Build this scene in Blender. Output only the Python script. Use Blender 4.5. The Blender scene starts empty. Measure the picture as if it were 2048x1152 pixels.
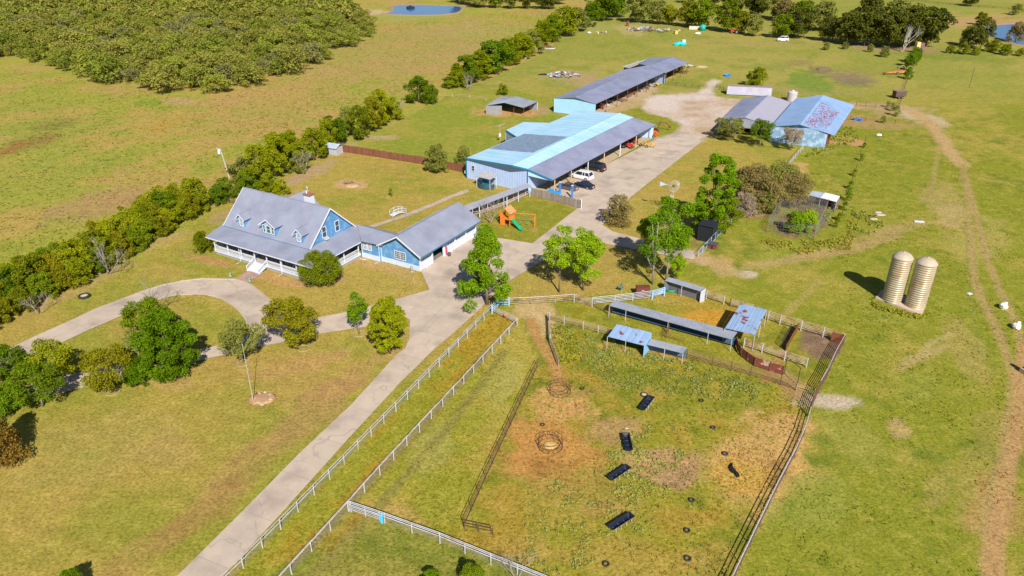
import bpy, bmesh, math, random
import numpy as np
from mathutils import Vector, Matrix
from mathutils.geometry import tessellate_polygon

rnd = random.Random(7)
rng = np.random.default_rng(11)
C = bpy.context.scene.collection
scene = bpy.context.scene

# ------------------------------------------------------------------ camera
CAM_H = 55.0
PITCH = 27.4
FOC = 1480.0            # focal length in pixels of the 2048 px wide photograph
cam_d = bpy.data.cameras.new('camera'); cam = bpy.data.objects.new('camera', cam_d); C.objects.link(cam)
cam.location = (0, 0, CAM_H); cam.rotation_euler = (math.radians(90 - PITCH), 0, 0)
cam_d.sensor_width = 36; cam_d.lens = FOC / 2048 * 36; cam_d.clip_start = 1; cam_d.clip_end = 4000
scene.camera = cam
# ------------------------------------------------------------------ light
SUN_AZ, SUN_EL = 165.0, 39.5
w = bpy.data.worlds.new('World'); scene.world = w; w.use_nodes = True
wn = w.node_tree.nodes; wl = w.node_tree.links
sky = wn.new('ShaderNodeTexSky'); sky.sky_type = 'NISHITA'; sky.sun_disc = False
sky.sun_elevation = math.radians(SUN_EL); sky.sun_rotation = math.radians(SUN_AZ)
sky.air_density = 1.0; sky.dust_density = 0.6; sky.ozone_density = 1.5
wn['Background'].inputs['Strength'].default_value = 0.052
wl.new(sky.outputs[0], wn['Background'].inputs['Color'])
sd = bpy.data.lights.new('sun', 'SUN'); sd.energy = 5.0; sd.angle = math.radians(0.5); sd.color = (1.0, 0.92, 0.79)
sun = bpy.data.objects.new('sun', sd); C.objects.link(sun)
a, e = math.radians(SUN_AZ), math.radians(SUN_EL)
sv = Vector((math.sin(a) * math.cos(e), math.cos(a) * math.cos(e), math.sin(e)))
sun.rotation_euler = sv.to_track_quat('Z', 'Y').to_euler(); sun.location = (60, -120, 150)
scene.view_settings.view_transform = 'Standard'; scene.view_settings.look = 'None'
scene.view_settings.exposure = 0.47; scene.view_settings.gamma = 1; scene.view_settings.use_curve_mapping = False
scene.render.engine = 'CYCLES'
try:
    scene.cycles.max_bounces = 5; scene.cycles.transparent_max_bounces = 6
except Exception: pass

# ------------------------------------------------------------------ helpers
ST, CT = math.sin(math.radians(PITCH)), math.cos(math.radians(PITCH))
def P(x, y, z=0.0):
    """a point of the place: where the sight line of photo position (x, y) meets height z"""
    u, v = x - 1024, y - 576
    k = (CAM_H - z) / (FOC * ST + v * CT)
    return Vector((u * k, (FOC * CT - v * ST) * k, z))
def px_of(X, Y, Z=0.0):
    """photo position of world points (arrays allowed); used to look up which field a point lies in"""
    d = Y * CT - (Z - CAM_H) * ST
    vv = -((Z - CAM_H) * CT + Y * ST)
    return 1024 + FOC * X / d, 576 + FOC * vv / d

def lin(c):
    return tuple(((v / 255) / 12.92 if v / 255 <= .04045 else ((v / 255 + .055) / 1.055) ** 2.4) for v in c)

MATS = {}
def mat(name, col, rough=.7, var=.15, vscale=1.5, bump=0.0, bscale=8., metallic=0., spec=.4, var2=None, objvar=0., coat=0.):
    if name in MATS: return MATS[name]
    m = bpy.data.materials.new(name); m.use_nodes = True; MATS[name] = m
    nt = m.node_tree; N = nt.nodes; L = nt.links; b = N['Principled BSDF']
    b.inputs['Roughness'].default_value = rough; b.inputs['Metallic'].default_value = metallic
    b.inputs['Specular IOR Level'].default_value = spec
    if coat: b.inputs['Coat Weight'].default_value = coat
    tc = N.new('ShaderNodeTexCoord'); geo = N.new('ShaderNodeNewGeometry')
    no = N.new('ShaderNodeTexNoise'); no.inputs['Scale'].default_value = vscale; no.inputs['Detail'].default_value = 5; no.inputs['Roughness'].default_value = .65
    L.new(geo.outputs['Position'], no.inputs['Vector'])
    mr = N.new('ShaderNodeMapRange'); mr.inputs[1].default_value = .3; mr.inputs[2].default_value = .7
    mr.inputs[3].default_value = 1 - var; mr.inputs[4].default_value = 1 + var
    L.new(no.outputs['Fac'], mr.inputs['Value'])
    src = None
    if var2:
        mx = N.new('ShaderNodeMix'); mx.data_type = 'RGBA'
        no2 = N.new('ShaderNodeTexNoise'); no2.inputs['Scale'].default_value = var2[1]; no2.inputs['Detail'].default_value = 6
        L.new(geo.outputs['Position'], no2.inputs['Vector'])
        r2 = N.new('ShaderNodeMapRange'); r2.inputs[1].default_value = var2[2]; r2.inputs[2].default_value = var2[3]
        L.new(no2.outputs['Fac'], r2.inputs['Value']); L.new(r2.outputs[0], mx.inputs[0])
        mx.inputs[6].default_value = (*col, 1); mx.inputs[7].default_value = (*var2[0], 1)
        src = mx.outputs[2]
    hs = N.new('ShaderNodeMix'); hs.data_type = 'RGBA'; hs.blend_type = 'MULTIPLY'; hs.inputs[0].default_value = 1
    if src: L.new(src, hs.inputs[6])
    else: hs.inputs[6].default_value = (*col, 1)
    val = mr.outputs[0]
    if objvar:
        oi = N.new('ShaderNodeObjectInfo'); m2 = N.new('ShaderNodeMapRange')
        m2.inputs[3].default_value = 1 - objvar; m2.inputs[4].default_value = 1 + objvar
        L.new(oi.outputs['Random'], m2.inputs['Value'])
        mu = N.new('ShaderNodeMath'); mu.operation = 'MULTIPLY'; L.new(val, mu.inputs[0]); L.new(m2.outputs[0], mu.inputs[1]); val = mu.outputs[0]
    cb = N.new('ShaderNodeCombineColor'); 
    for i in range(3): L.new(val, cb.inputs[i])
    L.new(cb.outputs[0], hs.inputs[7]); L.new(hs.outputs[2], b.inputs['Base Color'])
    if bump:
        nb = N.new('ShaderNodeTexNoise'); nb.inputs['Scale'].default_value = bscale; nb.inputs['Detail'].default_value = 4
        L.new(geo.outputs['Position'], nb.inputs['Vector'])
        bp = N.new('ShaderNodeBump'); bp.inputs['Strength'].default_value = bump; bp.inputs['Distance'].default_value = .1
        L.new(nb.outputs['Fac'], bp.inputs['Height']); L.new(bp.outputs[0], b.inputs['Normal'])
    return m

def leaf_mat(name, col, dark=.5, trans=.35, hue=None):
    """foliage: clump tint stored on the leaves, a little light through them, each plant a bit different"""
    if name in MATS: return MATS[name]
    m = bpy.data.materials.new(name); m.use_nodes = True; MATS[name] = m
    nt = m.node_tree; N = nt.nodes; L = nt.links; N.remove(N['Principled BSDF'])
    at = N.new('ShaderNodeAttribute'); at.attribute_name = 'tint'
    oi = N.new('ShaderNodeObjectInfo')
    mx = N.new('ShaderNodeMix'); mx.data_type = 'RGBA'
    mx.inputs[6].default_value = (*[c * dark for c in col], 1); mx.inputs[7].default_value = (*col, 1)
    L.new(at.outputs['Fac'], mx.inputs[0])
    m2 = N.new('ShaderNodeMix'); m2.data_type = 'RGBA'
    h = hue or (col[0] * 1.5, col[1] * 1.08, col[2] * .7)
    m2.inputs[7].default_value = (*h, 1)
    mu = N.new('ShaderNodeMath'); mu.operation = 'MULTIPLY'; mu.inputs[1].default_value = .75
    L.new(oi.outputs['Random'], mu.inputs[0]); L.new(mu.outputs[0], m2.inputs[0]); L.new(mx.outputs[2], m2.inputs[6])
    d = N.new('ShaderNodeBsdfDiffuse'); t = N.new('ShaderNodeBsdfTranslucent'); ms = N.new('ShaderNodeMixShader')
    ms.inputs[0].default_value = trans
    L.new(m2.outputs[2], d.inputs['Color']); L.new(m2.outputs[2], t.inputs['Color'])
    L.new(d.outputs[0], ms.inputs[1]); L.new(t.outputs[0], ms.inputs[2]); L.new(ms.outputs[0], N['Material Output'].inputs['Surface'])
    return m

class MB:
    """collects shapes for one mesh"""
    def __init__(s): s.v = []; s.f = []
    def poly(s, pts):
        n = len(s.v); s.v += [tuple(p) for p in pts]; s.f.append(tuple(range(n, n + len(pts)))); return s
    def hexa(s, b, t):
        """solid between bottom quad b and top quad t"""
        n = len(s.v); s.v += [tuple(p) for p in b] + [tuple(p) for p in t]
        s.f += [(n+3, n+2, n+1, n), (n+4, n+5, n+6, n+7)]
        for i in range(4):
            j = (i + 1) % 4; s.f.append((n+i, n+j, n+4+j, n+4+i))
        return s
    def slab(s, pts, th=.06, down=True):
        """flat n-gon given thickness along its normal (downwards)"""
        p = [Vector(q) for q in pts]; nrm = Vector((0, 0, 0))
        for i in range(len(p)):
            nrm += p[i].cross(p[(i+1) % len(p)])
        nrm.normalize()
        if nrm.z < 0 and down: p.reverse(); nrm = -nrm
        n = len(s.v); k = len(p)
        s.v += [tuple(q) for q in p] + [tuple(q - nrm * th) for q in p]
        s.f.append(tuple(range(n, n+k))); s.f.append(tuple(range(n+2*k-1, n+k-1, -1)))
        for i in range(k):
            j = (i+1) % k; s.f.append((n+j, n+i, n+k+i, n+k+j))
        return s
    def box(s, c, d, rot=0.):
        cx, cy, cz = c; x, y, z = d[0]/2, d[1]/2, d[2]/2; cr, sr = math.cos(rot), math.sin(rot)
        q = lambda a, b, h: (cx + a*cr - b*sr, cy + a*sr + b*cr, h)
        r = [(-x,-y),(x,-y),(x,y),(-x,y)]
        return s.hexa([q(a,b,cz-z) for a,b in r], [q(a,b,cz+z) for a,b in r])
    def fbox(s, F, u0, u1, v0, v1, z0, z1):
        r = [(u0,v0),(u1,v0),(u1,v1),(u0,v1)]
        return s.hexa([F(a,b,z0) for a,b in r], [F(a,b,z1) for a,b in r])
    def tube(s, pts, r, n=6, r2=None, cap=True):
        pts = [Vector(p) for p in pts]; m = len(pts); base = len(s.v)
        for i, p in enumerate(pts):
            d = (pts[min(i+1, m-1)] - pts[max(i-1, 0)]); d = d.normalized() if d.length > 1e-9 else Vector((0,0,1))
            a = d.cross(Vector((0,0,1))) if abs(d.z) < .95 else d.cross(Vector((1,0,0)))
            a.normalize(); b = d.cross(a)
            rr = r if r2 is None else r + (r2 - r) * i / max(1, m-1)
            for k in range(n):
                t = 2*math.pi*k/n; q = p + a*math.cos(t)*rr + b*math.sin(t)*rr; s.v.append(tuple(q))
        for i in range(m-1):
            for k in range(n):
                k2 = (k+1) % n; s.f.append((base+i*n+k, base+i*n+k2, base+(i+1)*n+k2, base+(i+1)*n+k))
        if cap:
            s.f.append(tuple(base+k for k in range(n))[::-1]); s.f.append(tuple(base+(m-1)*n+k for k in range(n)))
        return s
    def lathe(s, c, prof, n=24, close=True):
        base = len(s.v); m = len(prof)
        for r, z in prof:
            for k in range(n):
                t = 2*math.pi*k/n; s.v.append((c[0]+r*math.cos(t), c[1]+r*math.sin(t), c[2]+z))
        for i in range(m-1):
            for k in range(n):
                k2 = (k+1) % n; s.f.append((base+i*n+k, base+i*n+k2, base+(i+1)*n+k2, base+(i+1)*n+k))
        if close:
            s.f.append(tuple(base+k for k in range(n))[::-1]); s.f.append(tuple(base+(m-1)*n+k for k in range(n)))
        return s
    def torus(s, c, R, r, n=20, k=8, axis='z', rot=None):
        base = len(s.v); M = rot or Matrix.Identity(3)
        for i in range(n):
            t = 2*math.pi*i/n
            for j in range(k):
                q = 2*math.pi*j/k
                v = Vector(((R+r*math.cos(q))*math.cos(t), (R+r*math.cos(q))*math.sin(t), r*math.sin(q)))
                s.v.append(tuple(M @ v + Vector(c)))
        for i in range(n):
            for j in range(k):
                s.f.append((base+i*k+j, base+((i+1)%n)*k+j, base+((i+1)%n)*k+(j+1)%k, base+i*k+(j+1)%k))
        return s
    def blob(s, c, d, seg=10, rings=6, jit=.0, seed=1):
        r_ = random.Random(seed); base = len(s.v)
        s.v.append((c[0], c[1], c[2]-d[2]))
        for i in range(1, rings):
            ph = math.pi*i/rings - math.pi/2
            for k in range(seg):
                t = 2*math.pi*k/seg; j = 1 + r_.uniform(-jit, jit)
                s.v.append((c[0]+d[0]*math.cos(ph)*math.cos(t)*j, c[1]+d[1]*math.cos(ph)*math.sin(t)*j, c[2]+d[2]*math.sin(ph)*j))
        s.v.append((c[0], c[1], c[2]+d[2])); top = len(s.v)-1
        for k in range(seg):
            s.f.append((base, base+1+(k+1)%seg, base+1+k)); s.f.append((top, top-seg+k, top-seg+(k+1)%seg))
        for i in range(rings-2):
            for k in range(seg):
                a = base+1+i*seg; s.f.append((a+k, a+(k+1)%seg, a+seg+(k+1)%seg, a+seg+k))
        return s
    def mesh(s, name, m, off=(0,0,0), smooth=False):
        me = bpy.data.meshes.new(name); o = off
        me.from_pydata([(x-o[0], y-o[1], z-o[2]) for x, y, z in s.v], [], s.f)
        if m: me.materials.append(m)
        bm = bmesh.new(); bm.from_mesh(me); bmesh.ops.recalc_face_normals(bm, faces=bm.faces); bm.to_mesh(me); bm.free()
        if smooth:
            for p in me.polygons: p.use_smooth = True
        me.update(); return me

class Thing:
    """an Empty at the base of a thing; part() adds child meshes given in world coordinates"""
    def __init__(s, name, label, cat, base, group=None):
        s.o = bpy.data.objects.new(name, None); C.objects.link(s.o); s.base = Vector(base); s.o.location = s.base
        s.o.empty_display_size = .3
        s.o['label'] = label; s.o['category'] = cat
        if group: s.o['group'] = group
    def part(s, name, mb, m, parent=None, smooth=False, label=None, stuff=False):
        o = bpy.data.objects.new(name, mb.mesh(name, m, s.base, smooth)); C.objects.link(o); o.parent = parent or s.o
        if label: o['label'] = label
        if stuff: o['kind'] = 'stuff'
        return o
    def share(s, name, me, loc, parent=None, rot=None, scale=None):
        o = bpy.data.objects.new(name, me); C.objects.link(o); o.parent = parent or s.o
        o.location = Vector(loc) - s.base
        if rot is not None: o.rotation_euler = rot
        if scale is not None: o.scale = scale
        return o
def solo(name, label, cat, mb, m, base, group=None, smooth=False):
    o = bpy.data.objects.new(name, mb.mesh(name, m, base, smooth)); C.objects.link(o); o.location = base
    o['label'] = label; o['category'] = cat
    if group: o['group'] = group
    return o
def struct(name, mb, m, smooth=False, kind='structure'):
    o = bpy.data.objects.new(name, mb.mesh(name, m, (0,0,0), smooth)); C.objects.link(o); o['kind'] = kind; return o
def frame(o, ang):
    c, s_ = math.cos(math.radians(ang)), math.sin(math.radians(ang)); o = Vector(o)
    return lambda u, v, z=0.0: Vector((o.x + u*c - v*s_, o.y + u*s_ + v*c, z))
def lerp(a, b, t): return Vector(a) + (Vector(b) - Vector(a)) * t

# ------------------------------------------------------------------ lattice noise for fields
def vnoise(X, Y, s, seed):
    r = np.random.default_rng(seed); T = r.random((256, 256))
    x = X / s; y = Y / s; xi = np.floor(x).astype(int); yi = np.floor(y).astype(int); fx = x - xi; fy = y - yi
    fx = fx*fx*(3-2*fx); fy = fy*fy*(3-2*fy)
    g = lambda a, b: T[a % 256, b % 256]
    return (g(xi,yi)*(1-fx)+g(xi+1,yi)*fx)*(1-fy) + (g(xi,yi+1)*(1-fx)+g(xi+1,yi+1)*fx)*fy
def fbm(X, Y, s, seed, o=4):
    t = 0; a = .5; n = 0
    for i in range(o):
        t = t + a*vnoise(X, Y, s/(2**i), seed+i); n += a; a *= .55
    return t/n
def inpoly(px, py, poly):
    r = np.zeros(px.shape, bool); j = len(poly)-1
    for i in range(len(poly)):
        xi, yi = poly[i]; xj, yj = poly[j]
        if yi != yj:
            r ^= ((yi > py) != (yj > py)) & (px < (xj-xi)*(py-yi)/(yj-yi)+xi)
        j = i
    return r
# ------------------------------------------------------------------ ground
def grow(a, b, step, k=1.05, mx=30):
    r = [a]; s_ = step
    while abs(r[-1]-a) < abs(b-a):
        s_ = min(s_*k, mx); r.append(r[-1] + (s_ if b > a else -s_))
    return r
xs = grow(-100, -1500, .6)[::-1] + list(np.arange(-99.4, 100, .6)) + grow(100.4, 1500, .6)
ys = grow(24, -200, .8, 1.2)[::-1] + list(np.arange(24.6, 165, .6)) + grow(165.2, 2600, .6, 1.02)
xs = np.array(xs); ys = np.array(ys)
GX, GY = np.meshgrid(xs, ys)
def fields(X, Y, full=True):
    Yc = np.maximum(Y, 26.)
    px, py = px_of(X, Yc)
    AL = .78
    L3 = lambda c: np.array(lin(c))*AL
    wob = (fbm(X, Y, 6, 3)-.5)
    # wobble the look-up so that borders between fields are not ruled lines
    wx = X + (fbm(X, Y, 3.5, 31)-.5)*2.2; wy = Y + (fbm(X, Y, 3.5, 41)-.5)*2.2
    qx, qy = px_of(wx, np.maximum(wy, 26.))
    n1 = fbm(X, Y, 26, 5); n2 = fbm(X, Y, 8, 9); n3 = fbm(X, Y, 2.4, 13, 3); n4 = fbm(X*.35, Y, 5, 19, 3)
    sm = lambda v, a, b: np.clip((v-a)/(b-a), 0, 1)**2*(3-2*np.clip((v-a)/(b-a), 0, 1))
    def mixc(c, d, t): return c + (d-c)*t[..., None]
    col = np.zeros(X.shape+(3,)); col[:] = L3((146,153,54))
    # right-hand pasture
    col = mixc(col, L3((178,166,84)), sm(n2*.5+n1*.5, .47, .64)*.9); col = mixc(col, L3((112,134,44)), sm(n3*.5+n2*.5, .54, .72)*.8)
    far = (py < 215) & (px > 900)
    fc = np.zeros_like(col); fc[:] = L3((155,160,78)); fc = mixc(fc, L3((172,166,92)), sm(n1, .42, .62)); fc = mixc(fc, L3((136,150,66)), sm(n2, .55, .7)*.7)
    col = mixc(col, fc, sm(-py, -235, -150)*(px > 600))
    H = [(-900,720),(0,650),(100,600),(220,550),(330,490),(430,420),(520,375),(640,320),(730,280),(800,240),(900,190),(960,165),(1060,120),(1150,60),(1240,0),(1300,-60)]
    pr = inpoly(qx, qy, H + [(1300,-190),(-9000,-190)])
    c = np.zeros_like(col); c[:] = L3((180,160,84))
    c = mixc(c, L3((160,164,66)), sm(n1*.6+n2*.4, .42, .58)); c = mixc(c, L3((186,156,98)), sm(fbm(X,Y,18,77), .54, .7)*.6)
    gz = sm(-np.hypot((px-60)/230, (py-300)/130), -1.15, -.4); c = mixc(c, L3((153,162,68)), gz*.8*sm(n2, .3, .55))
    c = mixc(c, L3((132,148,54)), sm(n3*.6+n2*.4, .55, .72)*.6); c = mixc(c, L3((150,126,70)), sm(1-n3, .6, .78)*.2)
    col[pr] = c[pr]
    lawn = inpoly(qx, qy, H[:10] + [(830,300),(935,350),(1060,388),(1163,415),(1264,393),(1400,283),(1440,262),(1540,300),(1600,300),(1480,420),(1390,510),(1330,577),(990,608),(440,1160),(300,1400),(-900,1400)])
    c = np.zeros_like(col); c[:] = L3((182,164,88))
    c = mixc(c, L3((158,158,68)), sm(n1*.5+n2*.5, .44, .66)); c = mixc(c, L3((182,158,92)), sm(fbm(X,Y,14,55), .5, .72)*.75)
    # mowing bands
    ph = (X*math.cos(math.radians(-28)) + Y*math.sin(math.radians(-28))*-1)
    band = np.sin((X*.47+Y*.88)*2*math.pi/3.0 + 1.5*wob*6)
    c = c*(1+.035*band*sm(n1,.35,.6))[..., None]
    col[lawn] = c[lawn]
    north = inpoly(qx, qy, [(700,290),(800,240),(900,190),(1010,175),(1109,200),(1109,226),(1150,221),(1010,281),(932,315),(930,345),(690,300)])
    c = np.zeros_like(col); c[:] = L3((146,158,62)); c = mixc(c, L3((166,162,78)), sm(n2, .5, .7)); col[north] = c[north]
    pen = inpoly(qx, qy, [(697,1003),(1035,628),(1340,570),(1692,660),(1632,790),(1478,1160),(1400,1400),(1180,1400),(1085,1150)])
    c = np.zeros_like(col); c[:] = L3((158,156,58)); c = mixc(c, L3((180,152,72)), sm(n2*.6+n3*.4, .50, .70)*.8); c = mixc(c, L3((122,134,46)), sm(1-n1*.5-n3*.5, .5, .66)*.8)
    col[pen] = c[pen]
    pen2 = inpoly(qx, qy, [(697,1003),(1035,632),(1075,722),(928,1052),(760,1030)])
    c = np.zeros_like(col); c[:] = L3((180,168,82)); c = mixc(c, L3((160,162,62)), sm(n2, .45, .65)); col[pen2] = c[pen2]
    al = inpoly(qx, qy, [(440,1165),(990,615),(1035,632),(697,1003),(520,1190)])
    c = np.zeros_like(col); c[:] = L3((178,154,58)); c = mixc(c, L3((158,160,58)), sm(n2*.5+n3*.5, .42, .58)); col[al] = c[al]
    bt = inpoly(qx, qy, [(697,1006),(1090,1160),(1300,1500),(300,1500),(520,1190)])
    c = np.zeros_like(col); c[:] = L3((158,154,78)); c = mixc(c, L3((136,146,62)), sm(n2, .45, .62)); col[bt] = c[bt]
    play = inpoly(px, py, [(951,469),(990,475),(1065,487),(1155,418),(1062,390),(945,430)])
    c = np.zeros_like(col); c[:] = L3((146,150,54)); c = mixc(c, L3((160,152,66)), sm(n2, .45, .62)); col[play] = c[play]
    col[~pr] *= np.array([.965, .93, .80])
    col[pr] *= np.array([1.05, 1.0, 1.08])
    # bare, worn or stained places: x, y, rx, ry, tilt, colour, strength
    D_ = (196,150,86); B_ = (176,134,84); G_ = (206,184,150); K_ = (128,104,74); R_ = (190,150,96)
    spots = [(1100,905,95,80,0,(176,134,66),.7),(1118,812,66,38,-5,(206,158,90),1.),(1102,892,76,60,0,(200,144,74),1.),(1098,935,40,20,0,(172,116,60),.7),(1230,862,60,26,-10,(188,146,92),.75),
        (1345,935,62,42,15,(188,146,98),.95),(1340,950,36,18,10,(140,104,84),.6),(1520,930,108,92,-20,(204,162,90),1.),(1560,858,66,40,0,(204,160,92),1.),(1545,945,30,26,0,(160,120,66),.6),(1480,955,60,36,0,(206,164,76),.9),
        (1300,930,60,24,20,(196,158,100),.6),(1210,1015,40,16,0,B_,.6),(1270,1120,120,40,0,(186,150,70),.6),(1420,1120,60,30,0,(180,146,70),.5),(1050,1090,90,35,10,(186,152,72),.6),(1160,1000,120,60,0,(176,146,66),.5),(1430,640,75,22,14,(206,150,52),1.),
        (1470,635,40,14,14,(200,140,50),1.),(1640,690,36,26,10,(140,110,84),1.),(1625,672,22,12,10,(130,104,80),.8),(1655,805,52,16,0,G_,.95),(1600,800,24,18,40,(190,162,120),.8),(1580,780,30,20,30,B_,.7),
        (1075,622,46,20,10,(204,170,112),.9),(1085,650,30,22,0,(206,172,116),.8),(1110,690,12,40,20,D_,.5),(1330,600,50,8,10,(184,160,84),.5),(1598,448,58,26,-12,(132,104,76),.85),(1515,430,50,10,0,(150,120,84),.7),(1390,475,20,30,20,(120,110,60),.6),(1620,410,40,12,0,(120,100,76),.7),
        (1500,548,26,8,8,G_,1.),(1440,528,60,14,18,(188,164,112),.75),(1560,520,120,10,-12,(186,158,98),.7),(1700,490,110,12,-18,(178,150,88),.6),(1800,455,60,8,-10,(182,154,94),.5),(1408,520,24,9,0,(204,182,148),.9),
        (1690,282,34,8,4,(200,150,98),1.),(1700,238,70,10,3,(176,142,88),.8),(1640,300,40,8,0,(166,156,80),.4),(1760,250,70,8,2,(180,146,92),.7),(1800,225,80,12,8,(180,150,100),.8),(1850,236,50,10,15,(206,182,142),.8),
        (1600,340,26,14,20,(206,164,96),.8),(1585,365,30,16,0,(190,158,92),.5),(1640,140,26,7,0,K_,.8),(1705,160,40,12,10,(132,112,92),.8),(1600,125,30,6,0,(140,120,80),.5),(1690,150,60,12,0,(150,126,88),.5),
        (1640,205,110,7,4,(190,158,104),.8),(1750,212,100,6,3,(192,160,110),.85),(1600,180,120,10,3,(170,152,90),.5),(1428,163,12,8,0,(214,192,160),.9),(1380,182,60,7,2,(176,158,84),.6),
        (1012,224,66,9,2,(200,152,92),1.),(1085,221,16,10,0,(184,150,104),.8),(1150,155,50,16,0,(172,152,100),.6),(1180,163,40,9,10,(186,152,104),.7),(1250,208,60,14,-25,(198,168,122),.8),(1285,182,50,12,-25,(202,172,130),.9),(1230,222,40,8,-25,(196,162,112),.8),(1310,165,40,8,-20,(196,164,108),.8),
        (640,140,30,8,0,(190,160,110),.3),(620,345,50,12,-25,(186,152,116),.7),(705,370,28,9,0,(204,164,110),1.),(690,310,12,6,0,B_,.5),(560,395,40,10,-15,(180,146,110),.5),(760,275,40,6,0,(196,162,124),.7),(690,285,30,6,10,(198,166,128),.5),
        (420,520,60,10,15,(186,140,84),.9),(560,560,60,9,15,(196,150,88),.9),(760,532,70,9,14,(190,152,92),.85),(640,560,50,12,0,(188,150,98),.8),(820,560,26,9,10,(192,156,94),.6),
        (600,728,120,18,-14,(192,148,88),.6),(700,762,70,22,-34,(184,138,84),.55),(620,830,120,34,-36,(180,138,84),.55),(500,930,130,38,-38,(176,134,80),.5),(400,1030,130,34,-36,(172,128,74),.5),(290,1100,120,26,-34,(172,130,76),.4),(180,900,160,60,-20,(180,154,84),.35),
        (780,700,42,14,-20,(184,146,88),.8),(340,765,50,12,0,(190,152,92),.6),(350,900,60,30,0,(182,152,86),.4),(150,660,80,20,-25,(160,150,70),.3),
        (450,430,30,10,-25,(180,146,104),.6),(220,545,60,8,-22,(180,150,96),.6),(120,600,60,8,-24,(180,150,96),.6),(330,480,50,7,-22,(190,158,100),.5),
        (60,285,60,14,-15,(150,112,62),.7),(110,250,50,10,-10,(128,120,52),.6),(190,410,120,26,-15,(178,140,92),.7),(560,210,150,60,-15,(184,150,84),.5),(800,110,200,50,-8,(178,150,88),.5),(20,300,40,10,-25,(162,112,56),.7),(330,250,40,10,-15,(182,148,62),.7),
        (300,205,22,7,0,(132,150,44),.9),(360,203,30,8,0,(190,160,104),.7),(1620,165,50,20,10,(112,140,48),.8),(1540,135,40,8,0,(120,140,56),.5),
        (950,60,120,16,0,(176,156,88),.5),(800,35,120,9,0,(160,162,76),.6),(740,24,34,5,0,(204,176,130),.9),(1990,45,140,12,2,(190,150,96),.9),(1960,75,100,14,0,(160,150,66),.6),(1900,110,120,12,4,(122,136,46),.7),(1200,55,60,10,0,(170,164,90),.5),
        (1260,60,30,12,10,(190,168,108),.6),(1500,85,140,6,3,(170,150,80),.5),(1790,98,90,7,3,(166,136,96),.9),(1700,82,100,4,2,(180,170,120),.5),(1165,52,60,6,-30,(180,160,100),.5),
        (1795,625,60,20,14,(150,150,60),.4),(1940,700,70,30,60,(180,156,84),.6),(1960,480,40,60,70,(176,160,80),.6),(1890,410,60,36,50,(186,158,92),.6),(1905,430,30,26,0,(192,164,104),.6),(1850,700,60,8,-30,(196,170,110),.6),(1800,860,24,18,60,(194,160,104),.7),(1700,880,80,30,30,(166,158,72),.5),
        (1830,770,50,30,0,(150,152,58),.5),(1960,950,50,120,10,(176,150,80),.4),(1990,1010,50,70,0,(188,144,86),.6),(1620,1000,90,60,0,(150,152,60),.6),(1870,980,30,60,20,(174,150,80),.5),(1560,500,16,40,70,(150,160,50),.3),
        (700,1060,60,14,-38,(172,132,48),.6),(620,1090,60,14,-40,(176,140,50),.6),(900,760,50,10,-48,(180,146,50),.6),(760,930,90,8,-44,(168,122,56),.6),(870,820,70,7,-46,(176,130,60),.5),
        (800,1030,60,14,20,(196,160,92),.6),(1010,760,30,50,20,(170,164,86),.5),(860,900,60,40,-40,(178,166,88),.5),(1150,660,18,50,20,(160,140,34),.5),(1240,700,60,8,15,(186,146,80),.7),(1330,708,50,7,15,(190,150,86),.7),(1300,790,34,14,0,(176,144,64),.6)]
    for (cx, cy, rx, ry, tl, cc, st) in spots:
        c_, s_ = math.cos(math.radians(tl)), math.sin(math.radians(tl))
        dx, dy = qx-cx, qy-cy
        r = np.sqrt(((dx*c_+dy*s_)/rx)**2 + ((-dx*s_+dy*c_)/ry)**2)
        t = sm(-(r + (n3-.5)*1.0 + (n2-.5)*.5), -1.22, -.74)*st
        col = mixc(col, L3(cc)*np.array([1.0, 1.07, 1.3]), t)
    # worn wheel tracks and footpaths: width in metres, colour, strength, points
    tracks = [(1.6,(196,160,104),.9,[(1830,225),(1865,250),(1885,280),(1905,310),(1925,330)]),(.6,(178,150,88),.7,[(1925,330),(1928,360),(1935,400),(1938,440),(1942,500),(1948,560),(1965,600),(1990,650),(2010,700),(2028,750),(2022,830),(2005,930),(1985,1020),(1975,1160)]),
        (.5,(180,150,90),.7,[(1925,330),(1945,400),(1955,440),(1975,520),(2000,580),(2030,640),(2046,690)]),(.7,(190,148,92),.85,[(2046,690),(2045,760),(2035,860),(2015,950),(1995,1060),(1985,1160)]),(.6,(190,148,92),.6,[(2028,750),(2045,790)]),
        (.5,(176,150,88),.5,[(1880,290),(1870,340),(1858,400)]),(.2,(134,136,60),.35,[(1925,330),(1930,420),(1935,520),(1945,610),(1960,720)]),(.5,(180,156,86),.5,[(1640,560),(1600,600),(1560,640)]),(.5,(184,160,96),.6,[(1895,690),(1850,712),(1800,737)]),
        (.7,(190,140,80),.9,[(1062,640),(1078,680),(1097,705),(1113,735),(1118,770)]),(.5,(170,126,70),.7,[(1570,700),(1545,740),(1530,760)]),(1.4,(196,156,120),.8,[(945,425),(985,412),(1030,392),(1058,378)]),
        (.5,(150,138,64),.7,[(620,1160),(760,1010),(900,850),(1010,700)]),(.5,(150,134,60),.7,[(585,1130),(700,1010),(850,850),(975,700)]),(2.2,(196,158,96),.6,[(1440,525),(1390,512)]),(1.0,(182,150,92),.5,[(1500,700),(1600,770)]),
        (1.2,(180,150,90),.6,[(1700,880),(1560,520)][:0] or [(1790,470),(1700,500),(1600,510)]),(.5,(170,140,70),.5,[(1240,770),(1180,780),(1130,800)])]
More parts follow.
